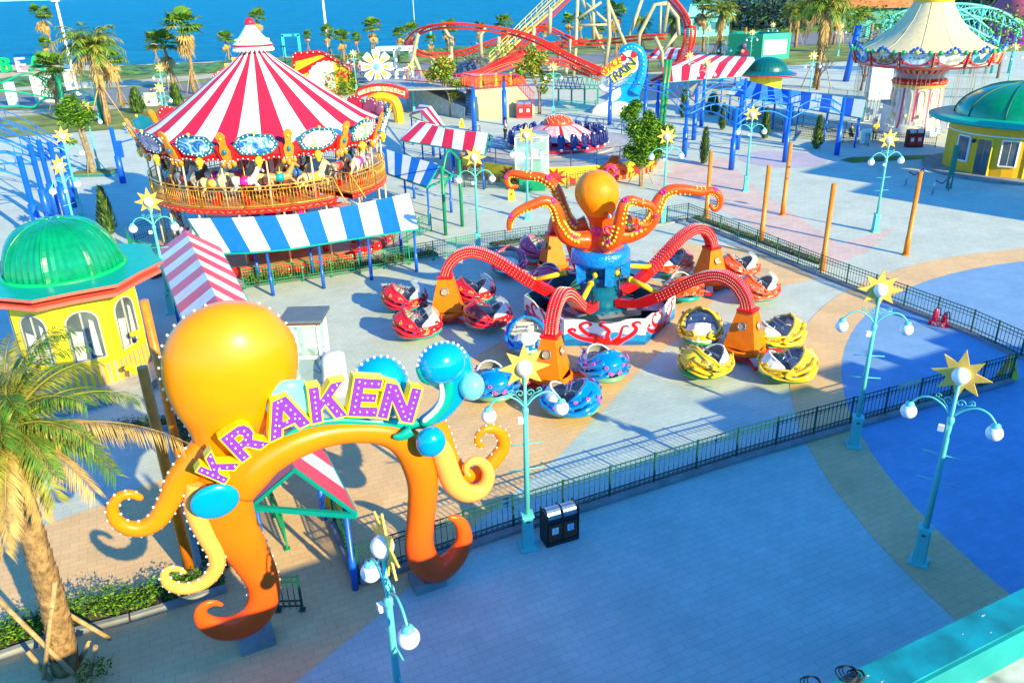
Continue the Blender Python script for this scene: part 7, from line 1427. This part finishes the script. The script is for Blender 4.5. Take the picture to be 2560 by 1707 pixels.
FG = [palmg[0], palmg[1], palmg[2], M('frond_light', (.14, .26, .03), .6, spec=.2, noise=.2)]
def palm_proto(seed, h, skirt, **k_):
    tr, c = fan_palm_mesh(seed, h, skirt, **k_); T = thing('palm_tree', 'x', 'palm tree', (0, 0, 0), 'palms along the shore lawn'); tr.build('trunk', [bark], T); c.build('crown', FG, T)
    m = MB()
    for q in range(4): a = q * 1.57 + .4; m.tube([(1.3 * math.cos(a), 1.3 * math.sin(a), 0), (.15 * math.cos(a), .15 * math.sin(a), 3.0)], .05, 4)
    m.build('stake', [stake], T); return T
def feather_mesh(seed, h, n, L0, dryf, seg=12, lw=.03, droop=.9, trunk=None, leaf=.45, dens=1, extra=()):
    rr = random.Random(seed); c = MB()
    for k_ in range(n + len(extra)):
        f = min(1, k_ / n); dry = f > 1 - dryf; el = (1.3 - 1.5 * f if not dry else rr.uniform(-1.0, -.15)) + rr.uniform(-.15, .15); az = k_ * 2.4 + rr.uniform(-.3, .3); L_ = L0 * rr.uniform(.8, 1.1)
        if k_ >= n: az, el, L_ = extra[k_ - n]; f = .8; dry = True
        p = V((.08 * math.cos(az), .08 * math.sin(az), h + (.25 - .6 * f))); P = [p]; e = el
        for s_ in range(seg): e -= droop / seg * (1.4 if not dry else 1.0) * (.4 + s_ / seg); p = p + V((math.cos(az) * math.cos(e), math.sin(az) * math.cos(e), math.sin(e))) * (L_ / seg); P.append(p)
        mt = 2 if dry else rr.choices((0, 1, 3), (5, 2, 3))[0]; c.tube(P, [.035 - .0025 * s_ for s_ in range(seg + 1)], 4, 1 if not dry else 2, cap=False)
        for s_ in range(1 * dens, seg * 2 * dens):
            t = s_ / (2 * dens); i = min(int(t), seg - 1); q = P[i].lerp(P[i + 1], t - i); tg = (P[i + 1] - P[i]).normalized(); sd = V((-math.sin(az), math.cos(az), 0)); up_ = sd.cross(tg); lf = leaf * (1 - abs(t / seg - .4) ** 2) * rr.uniform(.75, 1.1)
            for sg in (-1, 1):
                d = (sd * sg * .75 + tg * rr.uniform(.5, .8) + up_ * rr.uniform(-.1, .35) - V((0, 0, .5 if dry else .1))).normalized(); w_ = d.cross(up_).normalized(); tip = q + d * lf - V((0, 0, lf * (.35 if not dry else .5) * rr.uniform(.3, 1)))
                c.add([q - w_ * lw * .5, q + d * lf * .5 - w_ * lw, tip, q + d * lf * .5 + w_ * lw], [(0, 1, 2, 3)], mt if rr.random() > .15 else (1 if not dry else 2))
    return c
def feather_proto(seed, h):
    T = thing('palm_tree', 'x', 'palm tree', (0, 0, 0), 'palms along the shore lawn'); tr = MB(); tr.tube([(0, 0, h * t / 10) for t in range(11)], [.3 - .008 * t + .03 * (t % 2) for t in range(11)], 9); tr.build('trunk', [bark], T); feather_mesh(seed, h, 52, 3.0, .2, 8, .06, 1.1, leaf=.9).build('crown', FG, T)
    m = MB()
    for q in range(4): a = q * 1.57 + .4; m.tube([(1.5 * math.cos(a), 1.5 * math.sin(a), 0), (.15 * math.cos(a), .15 * math.sin(a), 3.2)], .06, 4)
    m.build('stake', [stake], T); return T
PROT = {'f1': (lambda: palm_proto(1, 7.5, 8), 7.5), 'f2': (lambda: palm_proto(2, 6.0, 6, nl=36), 6.0), 'f3': (lambda: palm_proto(3, 8.5, 16, bend=.8), 8.5), 'd': (lambda: feather_proto(5, 6.4), 6.4)}
used = {}
PALMS = [(ZH(460, 480), ZH(380, 110), 'f3', 'tallest palm at the far left with ragged brown skirt below its crown'), (ZH(430, 560), ZH(420, 360), 'f1', 'low yellowing palm tucked under the tallest left palm'), (ZH(500, 960), ZH(440, 560), 'f2', 'round bright green palm beside the green arched structure'), (ZH(910, 1040), ZH(840, 400), 'd', 'large dry feathered palm on the left lawn with browned fronds'), (ZH(1030, 900), ZH(980, 480), 'f3', 'leaning palm just right of the large dry feathered palm'),
 (ZH(1330, 560), ZH(1310, 330), 'f1', 'thin palm with small green head, left one of the close pair'), (ZH(1460, 760), ZH(1430, 360), 'f2', 'thin palm with small green head, right one of the close pair'), (ZH(1640, 790), ZH(1560, 190), 'f3', 'tall skirted palm with splayed stakes left of the carousel tip'), (ZI(250, 520), ZI(250, 320), 'f2', 'wide palm on the shore left of the carousel tip'), (ZI(500, 420), ZI(490, 140), 'f1', 'palm rising behind the carousel finial'), (ZI(560, 470), ZI(570, 370), 'f2', 'low palm just right of the carousel finial'), (ZI(915, 440), ZI(930, 340), 'f1', 'small lone palm above the sunray billboard'),
 (ZI(1100, 500), ZI(1110, 270), 'f1', 'palm touching the tall white mast'), (ZI(1215, 520), ZI(1215, 310), 'f2', 'dense palm right of the tall white mast'), (ZI(1330, 470), ZI(1350, 350), 'f1', 'yellowed palm between mast and flower windmill'), (ZI(1455, 460), ZI(1460, 220), 'f2', 'full round palm above the flower windmill'), (ZI(1670, 520), ZI(1665, 270), 'f3', 'palm with folded umbrella shape left of the coaster loop'), (ZI(1770, 500), ZI(1760, 250), 'f1', 'palm close behind the left end of the coaster loop'), (ZE(270, 470), ZE(270, 330), 'f2', 'palm framed inside the coaster loop'), (ZE(410, 560), ZE(410, 230), 'f3', 'palm behind the bent cream coaster column'),
 (ZE(690, 460), ZE(690, 230), 'f3', 'brown skirted palm behind the middle of the coaster loop'), (ZE(890, 420), ZE(880, 190), 'f2', 'palm left of the yellow lift stair'), (ZE(1200, 400), ZE(1190, 280), 'f3', 'brown palm right of the yellow lift stair'), (ZE(1425, 400), ZE(1425, 170), 'f1', 'slim palm left of the cream lattice tower'), (ZE(1520, 380), ZE(1520, 140), 'f3', 'slim palm seen through the cream lattice tower'), (ZE(1670, 420), ZE(1680, 240), 'f2', 'palm low inside the cream lattice tower'), (ZE(1810, 480), ZE(1830, 90), 'f3', 'tall palm with layered crowns right of the cream lattice tower'), (ZE(2020, 420), ZE(2020, 190), 'd', 'dark feathered palm behind the slanting coaster struts'), (ZF(600, 430), ZF(610, 170), 'd', 'feathered palm inside the tall right coaster loop'),
 (ZF(865, 440), ZF(900, 40), 'f3', 'tall palm with dark straight trunk left of the stage box'), (ZF(1000, 460), ZF(1040, 100), 'd', 'windblown palm with dark trunk just left of the stage box'), (ZF(1295, 260), ZF(1310, 120), 'd', 'palm rising behind the left part of the stage box'), (ZF(1590, 300), ZF(1620, 90), 'd', 'palm at the right end of the stage box behind the road'), (ZF(1640, 400), ZF(1700, 90), 'd', 'bright green palm right of the stage box'), (ZF(1810, 740), ZF(1890, 40), 'd', 'tall windblown palm with thin trunk by the bare tree'), (ZF(1960, 380), ZF(1980, 130), 'd', 'palm before the orange roofed house'), (ZG(700, 520), ZG(740, 160), 'd', 'palm behind the tall blue column left of the swing ride')]
for q, tpx, kd, lab in PALMS:
    b_ = at(*q); h_ = hgt(b_, *tpx); mk, h0 = PROT[kd]; s_ = max(.5, h_ / h0)
    if kd not in used:
        T = mk(); used[kd] = T; T['label'] = lab; T.location = b_; T.scale = (min(1.6, s_) if s_ < 1.6 else s_ * .8,) * 2 + (s_,); T.rotation_euler = (0, 0, R.uniform(0, 6))
    else: dup(used[kd], b_, R.uniform(0, 6), lab, None, ((min(1.5, s_) if s_ < 1.5 else s_ * .8),) * 2 + (s_,))
# foreground date palm
PBs = at(150, 1535); T = thing('date_palm', 'big date palm in the near left corner with crossed timber props and hanging dry fronds', 'palm tree', PBs)
topv = atY(24, 985, PBs.y + .1); m = MB(); C_ = [PBs.lerp(topv, t / 26) + V((.06 * math.sin(t * .25), 0, 0)) for t in range(27)]; m.tube(C_, [.27 - .0035 * t + .012 * (t % 2) for t in range(27)], 14)
rr_ = random.Random(3)
for t in range(1, 26):
    for q in range(11):
        a = q * .571 + (t % 2) * .285; c = C_[t] + V((math.cos(a), math.sin(a), 0)) * (.26 - .0035 * t); m.add([c + V((-.07 * math.sin(a), .07 * math.cos(a), -.06)), c + V((.07 * math.sin(a), -.07 * math.cos(a), -.06)), c + V((math.cos(a) * .05, math.sin(a) * .05, .09))], [(0, 1, 2)], 0)
m.build('trunk', [bark], T)
cr_ = feather_mesh(11, 0, 46, 2.1, .06, 14, .011, .95, leaf=.42, dens=3, extra=((-.05, .30, 3.2), (-.5, .05, 2.2), (.35, .1, 2.2), (-1.2, -.1, 2.1), (-2.0, .1, 2.0), (-.9, -.5, 1.7), (-1.6, -.6, 1.6), (-2.6, -.2, 2.0))); cr_.v = [(x + topv.x, y + topv.y, z + topv.z + .15) for x, y, z in cr_.v]; cr_.build('crown', FG, T)
m = MB(); rr_ = random.Random(8)
for q in range(60):
    a = rr_.uniform(0, 6.283); p = topv + V((.2 * math.cos(a), .2 * math.sin(a), rr_.uniform(-.5, .3))); d = V((math.cos(a) * rr_.uniform(.2, .5), math.sin(a) * rr_.uniform(.2, .5), -rr_.uniform(.4, 1.1))); m.tube([p, p + d * .5 + V((.05 * math.cos(a), .05 * math.sin(a), .1)), p + d], [.025, .018, .006], 4, q % 2)
m.build('dry_fibre', [palmg[2], bark], T); m = MB()
for (x0, y0, z0), (x1, y1, z1) in (((-.9, -.1, 2.2), (.5, -.35, .0)), ((.45, -.1, 2.4), (-.25, -.35, .1)), ((.6, .1, .6), (.2, .2, 0)), ((-.5, -.2, .7), (-.15, -.3, 0)), ((.85, -.1, .7), (.6, -.2, 0)), ((.1, .3, 1.3), (.8, .5, .3))): m.tube([PBs + V((x0, y0, z0)), PBs + V((x1, y1, z1))], .05, 7)
m.build('prop', [stake], T)
b_ = PBs + V((.75, -.25, 0)); T = thing('shrub', 'dark shaded shrub at the foot of the date palm', 'shrub', b_); m = MB(); leafy(m, b_ + V((0, 0, .2)), .38, 260, .05, (1, 1, .6)); m.build('foliage', leafs, T)
# tall casuarina mass and bare trees
T = thing('tree_belt', 'dark feathery tree belt behind the shore at the upper right', 'trees', atY(*ZF(1250, 150), 230)); T['kind'] = 'stuff'; m = MB()
for q in range(60):
    x = 1010 + q * 12.5; c = atY(*ZF(x, 190 - 60 * abs(math.sin(q * 1.3))), 225 + (q * 17 % 30)); leafy(m, c + V((0, 0, 1)), R.uniform(3, 5), 90, .75, (1, 1, 1.6), (0, 1, 2), .2)
for q in range(40): c = atY(*ZG(1600 + q * 22, 60 + 40 * math.sin(q)), 215 + q % 9); leafy(m, c, 4.5, 70, .9, (1, 1, 1.1), (0, 1, 2), .2)
m.build('foliage', [M('belt_mid', (.05, .12, .06), .7, noise=.2), M('belt_dark', (.02, .06, .05), .8, noise=.2), M('belt_deep', (.012, .035, .04), .8)], T)
for q, h_, lab in ((ZG(320, 880), 8, 'bare dark branching tree on the pale plaza left of the swing ride'), (ZG(750, 890), 6, 'bare staked tree between the tall blue column and the white panel'), (ZF(1450, 160), 13, 'tall dark bare tree above the stage box')):
    b_ = at(*q) if lab[5] != 'd' or 1 else None; T = thing('bare_tree', lab, 'tree', b_); m = MB(); rr_ = random.Random(len(lab))
    def br_(p, d, L_, r_, dep):
        e = p + d * L_; m.tube([p, p.lerp(e, .5) + V((rr_.uniform(-.1, .1), 0, rr_.uniform(-.05, .1))) * L_, e], [r_, r_ * .8, r_ * .6], 5)
        if dep:
            for _ in range(3): br_(p.lerp(e, rr_.uniform(.5, 1)), (d + V((rr_.uniform(-.7, .7), rr_.uniform(-.5, .5), rr_.uniform(-.2, .5)))).normalized(), L_ * .62, r_ * .55, dep - 1)
    br_(b_, V((.1, 0, 1)), h_ * .36, .16, 4); m.build('trunk', [M('dark_bark', (.08, .06, .05), .9)], T)
# ================================================================== FAR BACKGROUND
def house(label, px, w_, d_, h_, rise, wall, roofm, rz=0, base=None):
    c = base or at(*px); T = thing('house', label, 'house', c); m = MB(); m.box(c + V((0, 0, h_ / 2)), (w_, d_, h_), rad(rz)); m.build('wall', [wall], T); u = V((math.cos(rad(rz)), math.sin(rad(rz)), 0)); v = V((-u.y, u.x, 0)); o = 1.2; m = MB()
    A_ = [c + u * sx * (w_ / 2 + o) + v * sy * (d_ / 2 + o) + V((0, 0, h_ - .2)) for sx, sy in ((-1, -1), (1, -1), (1, 1), (-1, 1))]; r0_, r1_ = c - u * (w_ * .32) + V((0, 0, h_ + rise)), c + u * (w_ * .32) + V((0, 0, h_ + rise))
    m.add(A_ + [r0_, r1_], [(0, 1, 5, 4), (1, 2, 5), (2, 3, 4, 5), (3, 0, 4)], 0); m.build('roof', [roofm], T)
    for q in range(4): m = MB(); p = c - v * (d_ / 2 + .05) + u * (w_ * (q - 1.5) / 4.5) + V((0, 0, h_ * .5)); m.box(p, (1.6, .12, 1.8), rad(rz)); m.build('window', [dteal], T)
rooft = M('roof_terracotta', (.72, .22, .07), .8, noise=.2, ns=.4, bump=.4, bs=1.5); gwall = M('wall_seagreen', (.10, .42, .36), .7, noise=.15, ns=.3); roofp = M('roof_pink', (.62, .10, .16), .8, noise=.15)
house('long terracotta roofed green walled house behind the road, nearer one', ZG(880, 250), 34, 14, 5, 5.5, gwall, rooft, -8); house('terracotta roofed house with small gable left of the long one', ZG(380, 235), 26, 14, 5.5, 7.5, gwall, rooft, -5); house('small turquoise beach house left of the tall palms', ZF(850, 300), 11, 9, 5, 2.6, M('beach_turquoise', (.15, .62, .66), .6), M('beach_roof', (.25, .62, .62), .6), 12)
house('pink tiled hall with steep roof at the far upper right corner', ZG(2260, 230), 22, 18, 6, 9, M('hall_pink', (.62, .12, .40), .6), roofp, -10)
T = thing('dome_house', 'magenta domed pavilion with lattice ribs at the upper right edge', 'pavilion', at(*ZG(2330, 420))); c = at(*ZG(2330, 420)); m = MB(); m.lathe([(7 * math.cos(t), 4.5 + 6 * math.sin(t)) for t in [i * .157 for i in range(11)]], 32, 0, c); m.build('roof', [roofp], T); m = MB(); m.lathe([(6.5, 0), (6.5, 4.6)], 32, 0, c, sm=False); m.build('wall', [M('pavilion_magenta', (.55, .02, .5), .5)], T)
# teal coaster frame on the right
T = thing('family_coaster', 'turquoise arched lattice coaster structure behind the swing ride canopy', 'roller coaster', at(*ZG(1900, 500))); tqs = M('coaster_turquoise', (.08, .48, .46), .4)
for L in ([(960, 220), (1150, 120), (1400, 60), (1700, 40), (1950, 65), (2150, 130), (2350, 260)], [(1600, 130), (1850, 80), (2050, 90), (2200, 150), (2350, 230)], [(1600, 200), (1750, 240), (1950, 340), (2100, 420)], [(1700, 80), (1900, 200), (2050, 330)]):
    m = MB(); C_ = [atY(*ZG(x, y), 118) for x, y in cat(L, 4)]; m.tube(C_, .2, 6); D_ = [p + V((0, 0, -1.4)) for p in C_]; m.tube(D_, .14, 6)
    for i in range(len(C_) - 1): m.tube([C_[i], D_[i + 1]], .07, 4); m.tube([D_[i], C_[i + 1]], .07, 4)
    m.build('track', [tqs], T)
for x, y in ((1050, 180), (1300, 90), (1700, 60), (1950, 90), (2150, 160), (2300, 260), (1850, 300), (2050, 360)): m = MB(); p = atY(*ZG(x, y), 118); m.tube([p, V((p.x, p.y, 0))], .2, 6); m.build('support', [tqs], T)
# blue tower pole left of swing ride
T = thing('blue_tower', 'tall blue lattice column left of the swing ride', 'column', at(*ZG(610, 800))); p = at(*ZG(605, 800)); h_ = hgt(p, *ZG(660, 250)); m = MB(); m.tube([p, p + V((.7, 0, h_))], .42, 10); m.build('shaft', [blue], T); m = MB()
for q in range(8): z = h_ * (.72 + .035 * q); m.tube([p + V((.5, 0, z)), p + V((2.3, 0, z + .9))], .07, 4); m.tube([p + V((2.3, 0, z + .2)), p + V((.6, 0, z + .7))], .06, 4)
m.build('lattice', [tqs], T)
# BEACH letters on the sand
for ch, x0, y0, cc, lab in (('B', 62, 612, (.0, .62, .14), 'big green letter B on the sand at the far left'), ('E', 190, 612, (.85, .42, .80), 'big pink letter E on the sand at the far left'), ('A', 318, 600, (.0, .5, .18), 'big green letter A on the sand, half hidden by a palm'), ('C', 590, 590, (.05, .22, .65), 'big blue letter C on the sand between the left palms')):
    p = at(*ZH(x0, y0)); T = thing('beach_letter', lab, 'letter', p, 'beach letters'); m = MB(); h_ = hgt(p, *ZH(x0, y0 - 120)); m.text(ch, p + V((0, 0, h_ * .5)), (1, 0, 0), (0, 0, 1), h_ * 1.5, .5, 0); m.build('letter', [M('letter_' + ch + '_paint', cc, .5)], T)
# green arched structure, small boards at left
T = thing('garden_arch', 'pale green tubular dragonfly arches on green masts at the far left', 'arch', at(*ZH(520, 1080)))
mg = M('mint_steel', (.0, .48, .26), .4)
for L in ([(-60, 720), (60, 680), (200, 620), (330, 640), (480, 700)], [(-60, 760), (120, 770), (300, 800), (470, 830), (640, 800)], [(-60, 900), (150, 890), (280, 900), (380, 830), (560, 830), (700, 870), (840, 840)], [(290, 630), (380, 690), (470, 760), (500, 820)], [(530, 780), (640, 760), (740, 790), (830, 860)]):
    m = MB(); m.tube([atY(*ZH(x, y), 100) for x, y in cat(L, 4)], .11, 6); m.build('hoop', [mg], T)
for a_, b_ in (((585, 1100), (485, 640)), ((860, 1010), (800, 660))): p = atY(*ZH(*a_), 92); m = MB(); q = atY(*ZH(*b_), 92); m.tube([V((p.x, p.y, 0)), q], .22, 8); m.build('mast', [green], T)
m = MB()
for q in range(26): x, y = R.uniform(310, 480), R.uniform(660, 800); c = atY(*ZH(x, y), 100); m.tube([c + V((.5 * math.cos(t * .7), 0, .5 * math.sin(t * .7))) for t in range(10)], .04, 4)
m.build('lattice', [mg], T)
for q, w_, h_, col, lab in ((ZH(395, 860), 2.8, 3.4, (.72, .74, .62), 'floral printed panel beyond the green arches at left'), (ZH(120, 890), 1.2, 3.0, (.55, .72, .78), 'pale blue printed totem on the left pavement'), (ZH(610, 760), 1.6, 3, (.7, .72, .74), 'white panel behind the white mast at left'), (ZH(1225, 890), 3, 1.6, (.78, .78, .78), 'low white box on the lawn left of the carousel boards')):
    T = thing('panel_board', lab, 'board', at(*q)); c = at(*q); m = MB(); m.box(c + V((0, 0, h_ / 2)), (w_, .5, h_)); m.build('panel', [M('panel_%d' % int(w_ * 10 + h_), col, .5, noise=.25, ns=1.2)], T)
# masts
for b_, t_, r_, lab in ((ZH(655, 800), ZH(478, 10), .24, 'tall white lighting mast at the left by the dry palm'), (ZI(1085, 500), ZI(1030, -10), .30, 'thick white mast right of the carousel tip'), (ZE(125, 250), ZE(108, -10), .12, 'thin pale pole behind the coaster loop'), (ZG(410, 420), ZG(432, 150), .14, 'white street mast before the terracotta roofs'), (ZI(725, 590), ZI(708, 390), .1, 'thin dark street light beside the sunray billboard'), (ZE(480, 620), ZE(475, 460), .1, 'thin dark street light under the coaster loop')):
    p = at(*b_); h_ = max(3, hgt(p, *t_)); T = thing('mast', lab, 'mast', p); m = MB(); m.tube([p, p + V((0, 0, h_))], [r_, r_ * .7], 10); m.lathe([(r_ * 2, 0), (r_ * 2, .15), (r_, .2)], 10, 0, p); m.build('shaft', [white if 'dark' not in lab else dark], T); m = MB(); m.box(p + V((0, -.2, h_)), (.7, .9, .18)); m.build('lamp_head', [white if 'dark' not in lab else dark], T)
for q, lab in ((ZI(780, 475), 'turquoise square arch on the shore above the sunray billboard'), (ZE(205, 420), 'turquoise square arch inside the coaster loop on the shore')):
    p = at(*q); T = thing('beach_arch', lab, 'arch', p); m = MB(); 
    for dx in (-1.7, 1.7): m.beam(p + V((dx, 0, 0)), p + V((dx, 0, 4.4)), .5)
    m.beam(p + V((-1.9, 0, 4.3)), p + V((1.9, 0, 4.3)), .5); m.build('frame', [M('frame_cyan', (.05, .6, .68), .4)], T)
# parked motorbikes on the road
def bike(label, q):
    p = at(*q); T = thing('motorbike', label, 'motorbike', p, 'motorbikes parked on the far road'); 
    for dx in (-.65, .65): m = MB(); m.tube([p + V((dx + .3 * math.cos(t * .5236), 0, .32 + .3 * math.sin(t * .5236))) for t in range(13)], .06, 5); m.build('wheel', [black], T)
    m = MB(); m.tube([p + V((-.7, 0, .7)), p + V((-.1, 0, .75)), p + V((.2, 0, .5)), p + V((.5, 0, .95))], [.15, .16, .14, .1], 6); m.tube([p + V((.5, -.3, 1.05)), p + V((.5, .3, 1.05))], .04, 5); m.build('body', [M('bike_body', (.08, .1, .3), .4)], T); m = MB(); m.box(p + V((-.3, 0, .88)), (.7, .25, .1)); m.build('saddle', [black], T)
bike('parked motorbike on the road beside the flower windmill', ZI(1330, 640)); bike('parked blue motorbike on the road left of the coaster', ZE(540, 590)); bike('parked motorbike on the road further right behind the coaster column', ZE(590, 580))
# flower baskets loaded bike, bushes
for q, r_, lab in ((ZE(640, 540), 2.2, 'mauve flowering bush on the road verge behind the coaster'), (ZI(1290, 585), 1.4, 'pink flowering bush beside the windmill road'), (ZG(870, 230), 4.2, 'bright green bushy tree left of the swing ride canopy'), (ZG(2200, 260), 3.0, 'green bushy tree before the pink lattice pavilion')):
    c = at(*q) if 'tree' not in lab else V((*atY(*q, 112)[:2], 0)); z = r_ * .7 if 'tree' not in lab else atY(*q, 112).z; T = thing('bush' if 'tree' not in lab else 'leafy_tree', lab, 'bush', c); m = MB(); leafy(m, c + V((0, 0, z)), r_, 420, .3, (1, 1, .8)); m.build('foliage', leafs if 'flower' not in lab else [M('petal_mauve', (.6, .3, .55), .6), leafs[1], M('petal_rose', (.65, .25, .3), .6)], T)
    if 'tree' in lab: m = MB(); m.tube([c, c + V((0, 0, z))], .2, 6); m.build('trunk', [barkg], T)
T = thing('shrub', 'golden shrub cluster at the foot of the sunray billboard', 'shrub', at(*ZI(1170, 800))); m = MB(); c = at(*ZI(1180, 800)); leafy(m, c + V((0, 0, 1.6)), 2.2, 500, .25, (1.2, 1, .9)); m.build('foliage', [M('leaf_gold', (.5, .36, .02), .5), leafs[0], leafs[1]], T)

for q, lab in ((ZM(0, 0), ''),):
    pass
zq = zo(1800, 330, 1344 / 760)
sp_ = [at(*zq(820, 238)), at(*zq(938, 278))]
for p_, lab in zip(sp_, ('steel rope stanchion left of the round kiosk step', 'steel rope stanchion in front of the round kiosk counter')):
    T = thing('stanchion', lab, 'stanchion', p_); m = MB(); m.tube([p_, p_ + V((0, 0, 1.0))], .05, 8); m.lathe([(.18, 0), (.18, .05), (.04, .08)], 14, 0, p_); m.build('post', [steel], T)
    m = MB(); e_ = p_ + V((1.5, .9, 0)); m.tube([p_ + V((0, 0, .95)), p_.lerp(e_, .5) + V((0, 0, .6)), e_ + V((0, 0, .95))], .04, 6); m.tube([e_, e_ + V((0, 0, 1))], .05, 6, 1); m.build('rope', [M('rope_red', (.5, .02, .03), .7), steel], T)
T = thing('sign_post', 'dark green signpost leaning beside the round kiosk counter', 'sign', at(*zq(1010, 250))); p_ = at(*zq(1010, 250)); m = MB(); m.box(p_ + V((0, 0, 1.4)), (.3, .2, 2.8)); m.build('panel', [M('stage_green', (0, .17, .12))], T)
